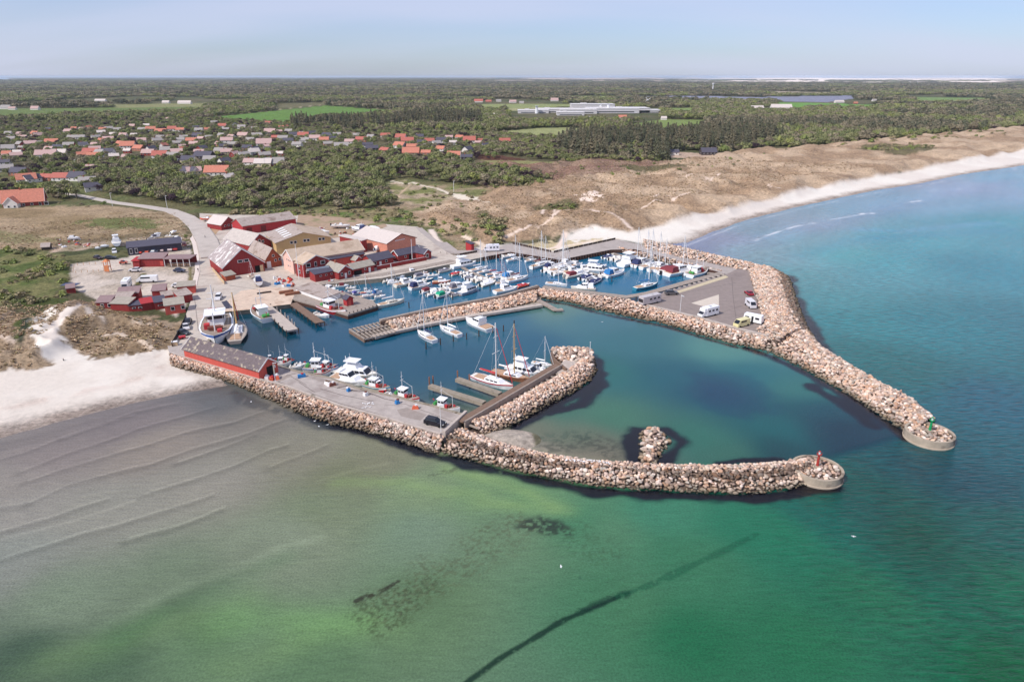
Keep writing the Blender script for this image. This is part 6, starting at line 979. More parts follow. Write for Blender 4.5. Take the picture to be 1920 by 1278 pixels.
 ((888, 707), (961, 727), 'sail', BW, CRED, 'white yacht with a red striped furled sail, nearest of the spur berths', GS), ((924, 698), (993, 713), 'ketch', WOODH, None, 'brown decked wooden yacht between two white ones at the spur', GS), ((952, 691), (1014, 703), 'fly', BW, None, 'largest white motor cruiser at the spur berths', GS), ((994, 689), (1028, 695), 'cruiser', BW, None, 'smaller white cruiser between the largest one and the outermost yacht at the spur', GS), ((998, 679), (1038, 685), 'sail', BW, None, 'white yacht with a bare mast, outermost of the spur berths', GS)]:
    boat(t[0], t[1], t[2], t[3], t[4], t[5], t[6] if len(t) > 6 else None)
def cradle(o, n='cradle'):
    for s in (-2.2, 2.0): MB().box((s, 0, -.75), (.25, 2.4, .2)).tube((s, 1.1, -.8), (s, 1.0, .4), .09).tube((s, -1.1, -.8), (s, -1.0, .4), .09).build('cradle_leg', WOODB, o)
for t in [((128, 447), (149, 445), 'daycruiser', BW, BW, 'white covered boat standing alone at the left of the laid up boats'), ((219, 459), (218, 450), 'fly', BW, None, 'tallest white boat ashore with a row of dark windows'), ((188, 462), (204, 459), 'open', BW, BW, 'round white covered boat in front of the tallest one ashore'), ((276, 449), (291, 445), 'open', BC, CGREY, 'small cream boat behind the long black building'), ((283, 446), (300, 441), 'daycruiser', BW, CGREY, 'grey hooded boat beside the cream boat behind the long black building'), ((289, 440), (302, 436), 'open', BW, BW, 'white boat behind the grey hooded one ashore'), ((320, 437), (331, 432), 'open', BC, BW, 'small white covered boat nearest the hedge by the road'), ((310, 443), (328, 442), 'open', BC, None, 'low open boat on the grass behind the long black building'), ((327, 447), (341, 447), 'daycruiser', BW, BW, 'white shrink wrapped boat at the right end behind the black building'), ((178, 465), (188, 463), 'open', BW, BW, 'little upturned white dinghy beside the round white boat'), ((272, 455), (284, 452), 'open', BC, CRED, 'pale boat with red bottom just behind the black roof'),
          ((560, 434), (617, 436), 'open', BW, BW, 'long white sailing hull laid up behind the ochre hall'), ((622, 423), (656, 422), 'open', BW, None, 'white yacht hull propped on a trestle at the edge of the scrub'), ((688, 434), (659, 427), 'cruiser', BW, BNAVY, 'white cabin boat with dark windows on a trailer by the scrub'), ((693, 426), (712, 429), 'open', BW, BW, 'white boat poking out behind the salmon hall'), ((703, 468), (716, 462), 'daycruiser', BG, BW, 'pale wrapped boat on stands beside the salmon hall'), ((465, 517), (476, 510), 'sail', BC, CRED, 'sailing boat with its mast up standing in front of the large red workshop'), ((486, 532), (482, 520), 'cruiser', BW, BNAVY, 'white cruiser with a navy hood standing on the yard in front of the workshop'), ((404, 410), (375, 409), 'open', BORG, None, 'orange workboat laid up beside the road'), ((590, 430), (610, 428), 'open', BC, CMAR, 'brownish small boat laid up behind the long white sailing hull')]:
    o = boat(t[0], t[1], t[2], t[3], t[4], t[5], GL, z=QZ + 1.0)
    if not any(c.name.startswith('cradle') for c in o.children): cradle(o)
# copies of an ashore prototype carry its cradle; afloat prototypes were finished before it was added

# ------------------------------------------------------------------ vehicles
TYRE = M('tyre', (30, 30, 32), .8, .1)
def vehicle(px, py, z, L_, ang, kind, col_, label, cat, name='parked_car', group=None):
    x, y = G(px, py, z); o = empty(name, (x, y, z), math.radians(ang), label=label, category=cat, group=group); hc = M('paint_' + '_'.join(map(str, col_)), col_, .3, .03, spec=.6); W_ = 1.8 if kind in ('car', 'suv') else 2.2
    if kind in ('car', 'suv'):
        h = 1.45 if kind == 'car' else 1.7; prof = [(-.5, .32), (-.5, .62 * h), (-.44, .68 * h), (.18, .64 * h), (.46, .52 * h), (.5, .4 * h), (.5, .25)]
        vs = [(a * L_, s * W_ / 2 * (.96 if b_ > .6 * h else 1), b_) for s in (-1, 1) for a, b_ in prof]; n = len(prof); MB().add(vs, [tuple(range(n)), tuple(range(2 * n - 1, n - 1, -1))] + [(i, n + i, n + (i + 1) % n, (i + 1) % n) for i in range(n)]).build('body', hc, o)
        x0, x1 = (-.47 * L_, .22 * L_) if kind == 'suv' else (-.36 * L_, .2 * L_); MB().add([(x0, -.82, .66 * h), (x1, -.82, .66 * h), (x1, .82, .66 * h), (x0, .82, .66 * h), (x0 + .35, -.66, h - .05), (x1 - .75, -.66, h - .05), (x1 - .75, .66, h - .05), (x0 + .35, .66, h - .05)], [(0, 1, 5, 4), (1, 2, 6, 5), (2, 3, 7, 6), (3, 0, 4, 7)]).build('window_band', GLASS, o)
        MB().box(((x0 + x1) / 2 - .2, 0, h - .03), (x1 - x0 - 1.0, 1.34, .07)).build('roof', hc, o)
        for s in (-1, 1): MB().box((L_ * .485, s * .62, .5 * h - .08), (.12, .36, .16)).build('headlight', M('lamp_glass', (226, 226, 220), .2), o)
        wx = (-.31, .31)
    elif kind == 'van':
        MB().add([(-L_ / 2, -1.0, .35), (L_ / 2, -1.0, .35), (L_ / 2, 1.0, .35), (-L_ / 2, 1.0, .35), (-L_ / 2, -.95, 2.3), (L_ * .28, -.95, 2.3), (L_ * .28, .95, 2.3), (-L_ / 2, .95, 2.3), (L_ * .5, -.98, 1.15), (L_ * .5, .98, 1.15)], [(3, 2, 1, 0), (4, 5, 6, 7), (0, 1, 8, 5, 4), (2, 3, 7, 6, 9), (3, 0, 4, 7), (1, 2, 9, 8), (8, 9, 6, 5)]).build('body', hc, o)
        MB().add([(L_ * .48, -.85, 1.27), (L_ * .48, .85, 1.27), (L_ * .31, .82, 2.18), (L_ * .31, -.82, 2.18)], [(0, 1, 2, 3)]).build('windscreen', GLASS, o, (.03, 0, .03)); MB().box((.05 * L_, 0, 1.75), (L_ * .45, 1.99, .5)).build('side_window', GLASS, o); wx = (-.32, .33)
    elif kind in ('motorhome', 'coach'):
        W_ = 2.3; fr = .5 if kind == 'coach' else .22; MB().box(((fr - .5) * L_ / 2, 0, 1.75), ((fr + .5) * L_, W_, 2.5)).build('body', hc, o)
        if kind == 'motorhome':
            MB().add([(L_ * .22, -1.05, .5), (L_ * .5, -1.0, .5), (L_ * .5, 1.0, .5), (L_ * .22, 1.05, .5), (L_ * .22, -1.05, 1.9), (L_ * .36, -.95, 1.85), (L_ * .36, .95, 1.85), (L_ * .22, 1.05, 1.9), (L_ * .5, -1.0, 1.15), (L_ * .5, 1.0, 1.15)], [(3, 2, 1, 0), (4, 5, 6, 7), (0, 1, 8, 5, 4), (2, 3, 7, 6, 9), (1, 2, 9, 8), (8, 9, 6, 5)]).build('cab', hc, o)
            MB().add([(L_ * .48, -.9, 1.25), (L_ * .48, .9, 1.25), (L_ * .37, .86, 1.82), (L_ * .37, -.86, 1.82)], [(0, 1, 2, 3)]).build('windscreen', GLASS, o, (.04, 0, .04)); MB().box((L_ * .25, 0, 2.45), (L_ * .26, W_ * .98, 1.0), top=.9).build('overcab', hc, o)
        else: MB().box((L_ * .5 + .03, 0, 1.75), (.06, 2.0, 1.1)).build('windscreen', GLASS, o)
        for s in (-1, 1):
            for u in (-.36, -.14, .08): MB().box((u * L_, s * (W_ / 2 + .02), 1.95), (L_ * .12, .05, .55)).build('window', GLASS, o)
        MB().box((-.1 * L_, 0, 3.06), (.8, .8, .16)).build('roof_vent', M('vent_grey', (180, 180, 180)), o); wx = (-.28, .36)
    elif kind == 'caravan':
        W_ = 2.3; MB().box((0, 0, 1.5), (L_ * .86, W_, 2.2), top=.93).build('body', hc, o)
        for s in (-1, 1):
            for u in (-.25, .22): MB().box((u * L_, s * (W_ / 2 + .0), 1.7), (L_ * .18, .06, .6)).build('window', GLASS, o)
        MB().box((.0, -W_ / 2 + .0, 1.35), (.6, .07, 1.7)).build('door', GLASS, o); MB().box((L_ * .47, 0, .5), (L_ * .12, .3, .12)).build('drawbar', BLK, o); wx = (0,)
    wm_ = _M.get('wheelmesh') or _M.setdefault('wheelmesh', MB().tube((0, -.11, 0), (0, .11, 0), .34, 10).mesh('wheel', TYRE))
    for a in wx:
        for s in (-1, 1): link('wheel', wm_, o, (a * L_, s * (W_ / 2 - .06), .34))
    return o
P3 = QZ + .3
vehicle(816, 796, QZ, 4.8, -24, 'suv', (30, 28, 36), 'black estate car parked at the end of the south quay', 'car')
vehicle(1218, 569, P3, 8.0, 213, 'coach', (196, 186, 184), 'long grey motorhome at the west corner of the motorhome park', 'motorhome', 'motorhome'); vehicle(1327, 592, P3, 7.2, 212, 'motorhome', (240, 238, 238), 'white overcab motorhome standing on the edge of the pale triangle', 'motorhome', 'motorhome')
vehicle(1259, 552, P3, 4.6, 10, 'suv', (92, 88, 88), 'grey car beside the open timber framework', 'car'); vehicle(1404, 552, P3, 4.2, 95, 'car', (160, 44, 58), 'red car at the seaward edge of the motorhome park', 'car'); vehicle(1407, 575, P3, 5.2, -88, 'van', (222, 218, 220), 'silver white van below the red car', 'van', 'van')
vehicle(1412, 604, P3, 6.6, -38, 'caravan', (242, 240, 238), 'white caravan parked beside the cream camper van', 'caravan', 'caravan'); vehicle(1390, 611, P3, 5.2, 212, 'van', (226, 214, 158), 'cream yellow camper van beside the white caravan', 'camper van', 'camper_van')
vehicle(922, 471, QZ, 6.4, 190, 'motorhome', (236, 232, 236), 'white motorhome on the north quay beside the red hut', 'motorhome', 'motorhome')
vehicle(238, 539, QZ, 6.6, -75, 'motorhome', (240, 238, 236), 'white motorhome seen from the front in the gravel car park', 'motorhome', 'motorhome'); vehicle(277, 528, QZ, 7.2, 190, 'van', (238, 236, 234), 'long white van with a rounded back in the gravel car park', 'van', 'van')
vehicle(254, 508, QZ, 4.7, 183, 'car', (214, 208, 208), 'silver car in front of the red shop', 'car'); vehicle(337, 509, QZ, 4.4, -4, 'car', (56, 62, 86), 'dark blue car near the porch of the red shop', 'car'); vehicle(215, 474, QZ, 4.6, -60, 'suv', (236, 234, 232), 'white car left of the long black building', 'car')
vehicle(184, 485, QZ, 4.2, -30, 'car', (64, 44, 52), 'dark maroon car behind the playground', 'car'); vehicle(207, 485, QZ, 4.6, 10, 'car', (40, 42, 46), 'black car right of the maroon one behind the playground', 'car'); vehicle(232, 494, QZ, 3.0, 20, 'car', (204, 100, 74), 'little orange vehicle at the corner of the red shop', 'car')
for i, (px, py, c, lb) in enumerate([(268, 474, (196, 74, 60), 'red orange car at the left end in front of the long black building'), (280, 473, (206, 92, 70), 'orange red car second from the left before the black building'), (290, 474, (120, 132, 150), 'grey blue car in the row before the black building'), (306, 470, (222, 200, 196), 'pale car with a red boat beside it before the black building'), (321, 469, (226, 210, 206), 'whitish car near the right end of the black building'), (330, 468, (186, 60, 60), 'dark red car at the right end before the black building'), (346, 460, (200, 110, 104), 'pink red car at the side of the black building by the hedge')]): vehicle(px, py, QZ, 4.0, 75 + i * 6, 'car', c, lb, 'car', group='cars parked before the black building')
vehicle(410, 560, QZ, 5.0, -78, 'suv', (232, 228, 228), 'white pickup on the road beside the black slipway mat', 'car'); vehicle(353, 606, QZ, 4.2, -75, 'car', (38, 36, 42), 'black car nearest the huts in the road side row', 'car'); vehicle(349, 616, QZ, 4.2, -60, 'car', (214, 208, 206), 'white car below the black one in the road side row', 'car'); vehicle(345, 626, QZ, 4.2, -30, 'car', (58, 62, 64), 'dark grey car lowest in the road side row', 'car')
vehicle(334, 538, QZ, 4.3, 5, 'car', (230, 226, 222), 'white car behind the orange red hut nearest the car park', 'car')
rt = empty('red_container', (*G(396, 591, QZ), QZ), math.radians(-78), label='bright red open container on the west quay', category='container')
for c_, d_ in (((0, 1.15, .8), (5.2, .12, 1.5)), ((0, -1.15, .8), (5.2, .12, 1.5)), ((2.6, 0, .8), (.12, 2.3, 1.5)), ((-2.6, 0, .8), (.12, 2.3, 1.5)), ((1.6, 0, 1.2), (2.0, 2.2, .5))): MB().box(c_, d_).build('side_wall', M('container_red', (206, 34, 44), .5, .06), rt)
MB().box((-.8, 0, .12), (5.0, 2.2, .2)).build('floor', M('container_floor', (110, 30, 36), .8), rt)
for i in range(3): MB().box((-1.4 + i * .5, 0, .6), (.25, 1.6, .5), rz=.3 * i).build('load', BW, rt)
MB().prism(GP([(415, 566), (425, 563), (437, 577), (424, 579)], QZ), QZ + .006, QZ + .02).build('slipway_mat', M('black_mat', (66, 66, 80), .8, .15), None, label='black mat lying on the slipway apron', category='mat')
tr = empty('red_trailer', (*G(342, 635, QZ), QZ), .6, label='small red trailer beside the dark fence', category='trailer'); MB().box((0, 0, .6), (1.8, 1.1, .5)).build('body', BRED, tr); MB().tube((0, -.6, .3), (0, .6, .3), .28, 8).build('wheel', TYRE, tr)
bx = empty('wooden_crate', (*G(328, 647, QZ), QZ), .4, label='pale wooden crate at the foot of the dark fence', category='crate'); MB().box((0, 0, .55), (1.5, 1.2, 1.1)).build('side_panel', WOODY, bx); MB().box((0, 0, 1.13), (1.6, 1.3, .08)).build('lid', WHT, bx)
# yard clutter: heaps of logs, anchors and gear
for i, (px, py, lb) in enumerate([(537, 549, 'stack of brown logs at the head of the middle pier'), (548, 552, 'second log stack nearer the middle pier'), (495, 549, 'lone dark log lying on the apron')]):
    o = empty('log_stack' if i < 2 else 'log', (*G(px, py, QZ), QZ), .5, label=lb, category='logs')
    for k in range(5 if i < 2 else 1): MB().tube((-2.4, (k % 3) * .55 - .5, .3 + (k // 3) * .45), (2.4, (k % 3) * .55 - .4, .3 + (k // 3) * .45), .28, 7).build('log', M('log_bark', (150, 100, 76), .9, .2) if i < 2 else WOODD, o)
cl = random.Random(21); CLM = [WOODB, CRED, WHT, M('rust_iron', (120, 72, 60)), ALU, CBLU, BORG]
gseen = {}
for i in range(60):
    if i >= 46: px, py = (cl.uniform(500, 530), cl.uniform(708, 716)) if i < 52 else (cl.uniform(560, 800), 0); py = py or (px - 560) * .262 + 703 + cl.uniform(0, 6); where = 'on the south quay'
    elif i < 16: px, py = cl.uniform(515, 552), cl.uniform(522, 538); where = 'on the yard between the workshop and the pier'
    elif i < 32: px, py = cl.uniform(100, 175), cl.uniform(450, 466); where = 'along the row of gear at the field edge'
    else: px, py = cl.uniform(560, 690), cl.uniform(425, 446); where = 'in the storage yard behind the halls'
    ci = cl.randrange(7); GCOL = ['brown', 'red', 'white', 'rusty', 'silver', 'blue', 'orange']
    o = empty('gear_box', (*G(px, py, QZ), QZ), cl.uniform(0, 3), label=GCOL[ci] + ' box of fishing gear, ' + ORD[gseen.setdefault((where, ci), 0)] + ' such ' + where, category='gear', group='fishing gear ' + where); MB().box((0, 0, .4), (cl.uniform(.8, 2.0), cl.uniform(.6, 1.1), .8), top=cl.uniform(.6, 1)).build('crate', CLM[ci], o); gseen[(where, ci)] += 1; MB().box((.2, .1, .9), (.5, .5, .3), rz=.4).build('lid', cl.choice(CLM), o)
# poles: flagpoles, lamp posts and mooring piles
simple_pole(561, 524, QZ, 13, 'tall white flagpole in front of the red restaurant', 'flagpole', name='flagpole', rr=.13, arm=False); simple_pole(570, 524, QZ, 6, 'short white lamp post beside the restaurant flagpole', 'lamp post', name='lamp_post'); simple_pole(773, 488, QZ, 8.5, 'white flagpole on the cafe terrace', 'flagpole', name='flagpole', rr=.12)
simple_pole(918, 796, QZ, 0.1, 'x', 'x') if False else None
simple_pole(827, 812, QZ, 6.5, 'white lamp post at the end of the south quay beside the black car', 'lamp post', arm=True, name='lamp_post'); simple_pole(517, 719, QZ, 5.5, 'white lamp post near the open end of the long shed', 'lamp post', arm=True, name='lamp_post'); simple_pole(1106, 664, 3.0, 3.4, 'small pole with a light on the tip of the spur', 'light pole', rr=.1)
wpst = simple_pole(1275, 584, P3, 5.5, 'white pole with a windsock on the motorhome park', 'pole'); MB().tube((0, 0, 5.3), (.9, 0, 5.0), .22, 6, r1=.12).build('windsock', WHT, wpst)
for i, (px, py, lb) in enumerate([(211, 387, 'beside the road left of the village bend'), (314, 392, 'beside the road in front of the dark wood'), (143, 318, 'tall and pale among the village trees'), (336, 316, 'left of two in front of the lower village'), (367, 314, 'right of two in front of the lower village'), (851, 362, 'beside the sand track'), (864, 300, 'beside the orange hipped house'), (497, 314, 'beside the grey roofed barn')]): x, y = G(px, py, 3); zz = hat(x, y); o = empty('lamp_post', (*G(px, py, zz), zz), label='thin lamp post ' + lb, category='lamp post'); MB().tube((0, 0, 0), (0, 0, 7.5), .12, 5).build('post', ALU, o); MB().box((.4, 0, 7.5), (1.0, .3, .15)).build('lamp', ALU, o)
pmesh = MB().tube((0, 0, -2), (0, 0, 2.0), .17, 7).mesh('mooring_pile', WOODD); PN = 0
for px, py, w in [(767, 577, 'in open water beyond the big cream yacht'), (826, 646, 'left of two between the mole yachts'), (799, 654, 'astern of the leftmost mole yacht'), (850, 640, 'astern of the middle mole yacht'), (875, 636, 'between the middle yacht and the cruiser below the mole'), (898, 631, 'astern of the mole cruiser'), (924, 624, 'right of the mole cruiser'), (944, 621, 'further right of the mole cruiser'), (964, 612, 'rightmost below the mole walkway'), (919, 546, 'behind the rounded launch'), (849, 562, 'near the outer end of the restaurant pontoon'), (811, 516, 'between restaurant pontoon and middle pontoon'), (990, 512, 'outside the maroon covered yacht'), (1000, 506, 'tallest beside the quay boats'), (1100, 536, 'left of the three angled dinghies'), (1147, 528, 'outside the blue hooded cruiser'), (1068, 478, 'against the ribbed quay wall'), (1280, 520, 'near the long sleek cruiser'), (1220, 512, 'astern of the eastern yachts'), (725, 512, 'beside the boardwalk'), (1187, 505, 'astern of the flybridge cruiser')]:
    PN += 1; x, y = G(px, py, 0); o = link('mooring_pile', pmesh, None, (x, y, 0), label='dark mooring pile ' + w, category='mooring pile', group='mooring piles')
for i, (px, py) in enumerate([(805, 716), (812, 714), (858, 704), (880, 711), (520, 583), (527, 588), (535, 594), (541, 600), (548, 606), (553, 612)]):
    link('jetty_post', MB().tube((0, 0, -2), (0, 0, 3.0), .16, 6).mesh('jetty_post', WOODH if i < 4 else CONC), None, (*G(px, py, QZ), 0), label=(f'{ORD[i]} brown post from the quay at the heads of the weathered spur jetties' if i < 4 else f'{ORD[i - 4]} pale post from the shore in the row beside the broad jetty') , category='post', group='posts on the spur jetties' if i < 4 else 'posts beside the broad jetty')
# gulls
gm_ = MB(); gm_.tube((-.25, 0, .18), (.2, 0, .22), .13, 6, r1=.07).tube((.2, 0, .24), (.3, 0, .3), .07, 5, r1=.03).add([(-.1, .1, .24), (.12, .1, .24), (.0, .62, .34), (-.18, .55, .32)], [(0, 1, 2, 3)]).add([(-.1, -.1, .24), (.12, -.1, .24), (.0, -.62, .34), (-.18, -.55, .32)], [(3, 2, 1, 0)]); gme = gm_.mesh('gull', M('gull_white', (240, 238, 236), .7, .05))
for i, (px, py, z, w) in enumerate([(1052, 1063, 4, 'flying over the green water below the curved breakwater'), (1600, 1006, 4, 'flying over the sea right of the red beacon'), (590, 790, 0, 'floating beside the revetment, leftmost of three'), (598, 800, 0, 'floating beside the revetment, lowest of three'), (614, 797, 0, 'floating close to the revetment, rightmost of three'), (471, 754, 0, 'floating off the beach corner'), (1129, 604, 0, 'floating in the outer harbour')]):
    k = .6; o = link('gull', gme, None, (*G(px, py, z), z), label='white gull ' + w, category='gull', group='gulls'); o.scale = (k, k, k); o.rotation_euler[2] = i * 1.3
for i in range(34):
    t = i / 33; px = 1060 + 130 * t + cl.uniform(-3, 3) if i < 22 else cl.uniform(675, 705); py = 862 + 8 * t + cl.uniform(-2, 3) if i < 22 else cl.uniform(755, 768)
    if i >= 22: z = QZ
    else: z = 2.3
    o = link('gull', gme, None, (*G(px, py, z), z), label=ORD[i if i < 22 else i - 22] + ' gull from the west resting ' + ('on the crest of the curved breakwater' if i < 22 else 'on the middle of the south quay'), category='gull', group='gulls on the breakwater crest' if i < 22 else 'gulls on the south quay'); o.rotation_euler[2] = cl.uniform(0, 6); o.scale = (.6, .6, .6)
# people
def person(px, py, z, top, legs, label, face=0.0, stride=.25, skin=(214, 170, 146)):
    P_ = [(0, 0, .98), (0, 0, 1.2), (0, 0, 1.42), (0, 0, 1.56), (0, .01, 1.68), (.0, .19, 1.42), (-.06, .26, 1.15), (.06, .27, .9), (0, -.19, 1.42), (.08, -.26, 1.15), (.2, -.26, .95), (0, .1, .9), (stride * .5, .11, .5), (stride * .55, .11, .06), (stride * .55 + .16, .11, .03), (0, -.1, .9), (-stride * .4, -.11, .5), (-stride * .9, -.11, .1), (-stride * .9 + .16, -.11, .04)]
    E_ = [(0, 1), (1, 2), (2, 3), (3, 4), (2, 5), (5, 6), (6, 7), (2, 8), (8, 9), (9, 10), (0, 11), (11, 12), (12, 13), (13, 14), (0, 15), (15, 16), (16, 17), (17, 18)]; RR = [.15, .14, .16, .06, .11, .075, .05, .04, .075, .05, .04, .1, .07, .05, .045, .1, .07, .05, .045]
    me = bpy.data.meshes.new('person'); bm = bmesh.new(); sk = bm.verts.layers.skin.verify(); bv = [bm.verts.new(p) for p in P_]; [bm.edges.new((bv[a], bv[b])) for a, b in E_]
    for v_, r_ in zip(bv, RR): v_[sk].radius = (r_, r_)
    bv[0][sk].use_root = True; bm.to_mesh(me); bm.free(); o = bpy.data.objects.new('person', me); COL.objects.link(o)
    md = o.modifiers.new('skin', 'SKIN')
    ss = o.modifiers.new('sub', 'SUBSURF'); ss.levels = ss.render_levels = 1
    key = 'person_' + '_'.join(map(str, top + legs))
    m = bpy.data.materials.new(key); m.use_nodes = True; nt = m.node_tree; t_ = nt.nodes.new('ShaderNodeTexCoord'); s_ = nt.nodes.new('ShaderNodeSeparateXYZ'); nt.links.new(t_.outputs['Object'], s_.inputs[0]); r_ = nt.nodes.new('ShaderNodeValToRGB'); r_.color_ramp.interpolation = 'CONSTANT'; e = r_.color_ramp.elements; e[0].color = (*lin((40, 36, 36)), 1); e[1].position = .06; e[1].color = (*lin(legs), 1)
    for p_, c_ in ((.50, top), (.815, skin), (.93, (80, 56, 42))): q_ = e.new(p_); q_.color = (*lin(c_), 1)
    dv_ = nt.nodes.new('ShaderNodeMath'); dv_.operation = 'DIVIDE'; dv_.inputs[1].default_value = 1.86; nt.links.new(s_.outputs[2], dv_.inputs[0]); nt.links.new(dv_.outputs[0], r_.inputs[0]); nt.links.new(r_.outputs[0], nt.nodes['Principled BSDF'].inputs['Base Color']); me.materials.append(m)
    o.location = (*G(px, py, z), z); o.rotation_euler[2] = face; tag(o, label, 'person'); return o
person(372, 510, QZ, (52, 50, 60), (60, 56, 66), 'person in dark clothes walking on the road beside the pavement', 1.2); person(385, 447, QZ, (44, 44, 52), (50, 48, 56), 'person in black crossing the wide road near the orange boat', .4); person(1418, 578, P3, (190, 58, 60), (80, 60, 70), 'person in a red top beside the silver white van', 2.0); person(1687, 742, 3.3, (176, 140, 120), (90, 84, 96), 'person in a pale top standing on the straight breakwater', 0.3)
person(121, 770 - 88, .9, (60, 58, 66), (48, 46, 54), 'person in dark clothes walking on the beach', .8)

# ------------------------------------------------------------------ trees
def leaf_mat(name, c, c2, v=.25):
    m = bpy.data.materials.new(name); m.use_nodes = True; nt = m.node_tree; N = nt.nodes.new; L = nt.links.new; b = nt.nodes['Principled BSDF']; b.inputs['Roughness'].default_value = .8; b.inputs['Specular IOR Level'].default_value = .15
    oi = N('ShaderNodeObjectInfo'); r_ = N('ShaderNodeMix'); r_.data_type = 'RGBA'; L(oi.outputs['Random'], r_.inputs[0]); r_.inputs[6].default_value = (*lin(c), 1); r_.inputs[7].default_value = (*lin(c2), 1)
    g = N('ShaderNodeNewGeometry'); n_ = N('ShaderNodeTexNoise'); n_.inputs['Scale'].default_value = 1.1; n_.inputs['Detail'].default_value = 4; L(g.outputs['Position'], n_.inputs[0]); mr = N('ShaderNodeMapRange'); mr.inputs[1].default_value = .3; mr.inputs[2].default_value = .7; mr.inputs[3].default_value = 1 - v; mr.inputs[4].default_value = 1 + v; L(n_.outputs[0], mr.inputs[0])
    x_ = N('ShaderNodeMix'); x_.data_type = 'RGBA'; x_.blend_type = 'MULTIPLY'; x_.inputs[0].default_value = 1; L(r_.outputs[2], x_.inputs[6]); L(mr.outputs[0], x_.inputs[7]); L(x_.outputs[2], b.inputs['Base Color']); return m
LF = [leaf_mat('leaf_olive', (112, 118, 74), (140, 138, 94)), leaf_mat('leaf_fresh', (118, 130, 74), (150, 152, 88)), leaf_mat('leaf_budding', (128, 118, 94), (150, 138, 112)), leaf_mat('needles_dark', (88, 92, 70), (124, 114, 90)), leaf_mat('scrub_brown', (138, 126, 96), (156, 142, 108)), leaf_mat('leaf_copper', (60, 44, 52), (70, 52, 58))]
BARK = M('bark', (110, 94, 80), .9, .2)
def crown_mesh(seed, mat, lumps=7, n=190, ls=.16, flat=.8, conifer=False, spiky=0.0):
    """unit crown (radius 1, base at z = 0, height ~1.6): leaf sized faces spread over a clump of lobes"""
    rg = np.random.default_rng(seed); V_ = []; F_2 = []
    if conifer:
        for i in range(n):
            t = rg.random() ** .75; z = t * 3.0; rr = (1 - t) ** .85 * .85 * (0.75 + .35 * rg.random()) * (.8 + .3 * math.sin(z * 9)) + .03; a = rg.uniform(0, 6.283); c = np.array([rr * math.cos(a), rr * math.sin(a), z + .1]); d = np.array([math.cos(a), math.sin(a), -.55]); s = np.array([-math.sin(a), math.cos(a), 0]); l = ls * rg.uniform(.8, 1.5) * (1.15 - .5 * t)
            b0 = len(V_); V_ += [c - s * l * .8 - d * l * .4, c + s * l * .8 - d * l * .4, c + d * l * 1.3]; F_2.append((b0, b0 + 1, b0 + 2))
    else:
        L_ = [(np.array([rg.uniform(-.5, .5), rg.uniform(-.5, .5), rg.uniform(.45, 1.05)]), rg.uniform(.36, .6)) for _ in range(lumps)]
        for i in range(n):
            c0, r0 = L_[rg.integers(0, lumps)]; d = rg.normal(size=3); d[2] = abs(d[2]) * .9 + d[2] * .1 - .15; d /= np.linalg.norm(d); c = c0 + d * r0 * rg.uniform(.75, 1.1 + spiky) * np.array([1, 1, flat]); q = d + rg.normal(size=3) * .45; q /= np.linalg.norm(q); u = np.cross(q, [.3, .2, .9]); u /= np.linalg.norm(u) + 1e-9; w = np.cross(q, u); l = ls * rg.uniform(.7, 1.4)
            b0 = len(V_); V_ += [c - u * l, c - w * l * .8, c + u * l, c + w * l * .9]; F_2.append((b0, b0 + 1, b0 + 2)); F_2.append((b0, b0 + 2, b0 + 3))
    me = np_mesh('crown', np.array(V_), np.array(F_2), mat); return me
CR = {'d': [crown_mesh(i, LF[[0, 0, 1, 2, 0, 2, 0, 5][i]], 7 + i % 3, 330, ls=.12) for i in range(8)], 'c': [crown_mesh(20 + i, LF[3], n=170, ls=.2, conifer=True) for i in range(3)], 'b': [crown_mesh(30 + i, LF[[0, 4, 1, 4][i]], 5, 120, ls=.2, flat=.6, spiky=.1) for i in range(4)]}
TRK = MB().tube((0, 0, -.5), (0, 0, 1.1), .09, 6, r1=.05).tube((0, 0, .5), (.35, .1, 1.0), .05, 5, r1=.02).tube((0, 0, .6), (-.3, .2, 1.1), .045, 5, r1=.02).mesh('trunk', BARK)
# where each kind grows: polygons in the photo, world area sampled evenly
def sample(poly, gap, seed, z=2.0, world=False, jitter=.42, maxr=None):
    P = poly if world else GP(poly, z); xs = [p[0] for p in P]; ys = [p[1] for p in P]; rg = np.random.default_rng(seed); x0, x1, y0, y1 = min(xs), max(xs), min(ys), max(ys)
    nx, ny = int((x1 - x0) / gap) + 1, int((y1 - y0) / gap) + 1; i, j = np.meshgrid(np.arange(nx), np.arange(ny)); x = x0 + (i + .5 * (j % 2) + rg.uniform(-jitter, jitter, i.shape)) * gap; y = y0 + (j + rg.uniform(-jitter, jitter, i.shape)) * gap; x, y = x.ravel(), y.ravel(); k = inside(x, y, P); return x[k], y[k]
WOODP = [[(195, 366), (236, 350), (330, 345), (420, 338), (455, 345), (540, 322), (640, 318), (700, 308), (800, 312), (880, 312), (960, 330), (1012, 350), (950, 357), (890, 352), (830, 347), (760, 336), (705, 345), (735, 372), (742, 386), (640, 397), (590, 394), (540, 393), (470, 396), (415, 394), (360, 387), (330, 384), (240, 370)],
         [(150, 300), (330, 302), (420, 318), (410, 336), (320, 345), (236, 350), (160, 345), (120, 330)], [(520, 318), (640, 286), (700, 296), (860, 304), (880, 312), (700, 312), (640, 320), (540, 326)], [(88, 352), (165, 352), (172, 374), (100, 378)]]
CONP = [[(1040, 262), (1090, 258), (1200, 252), (1320, 252), (1430, 246), (1470, 262), (1410, 284), (1330, 290), (1260, 288), (1255, 300), (1240, 308), (1150, 303), (1080, 298), (1040, 285)], [(585, 232), (700, 226), (820, 214), (900, 222), (905, 240), (760, 240), (640, 246)], [(545, 232), (590, 228), (600, 244), (555, 246)]]
XS, YS, KS, SS = [], [], [], []
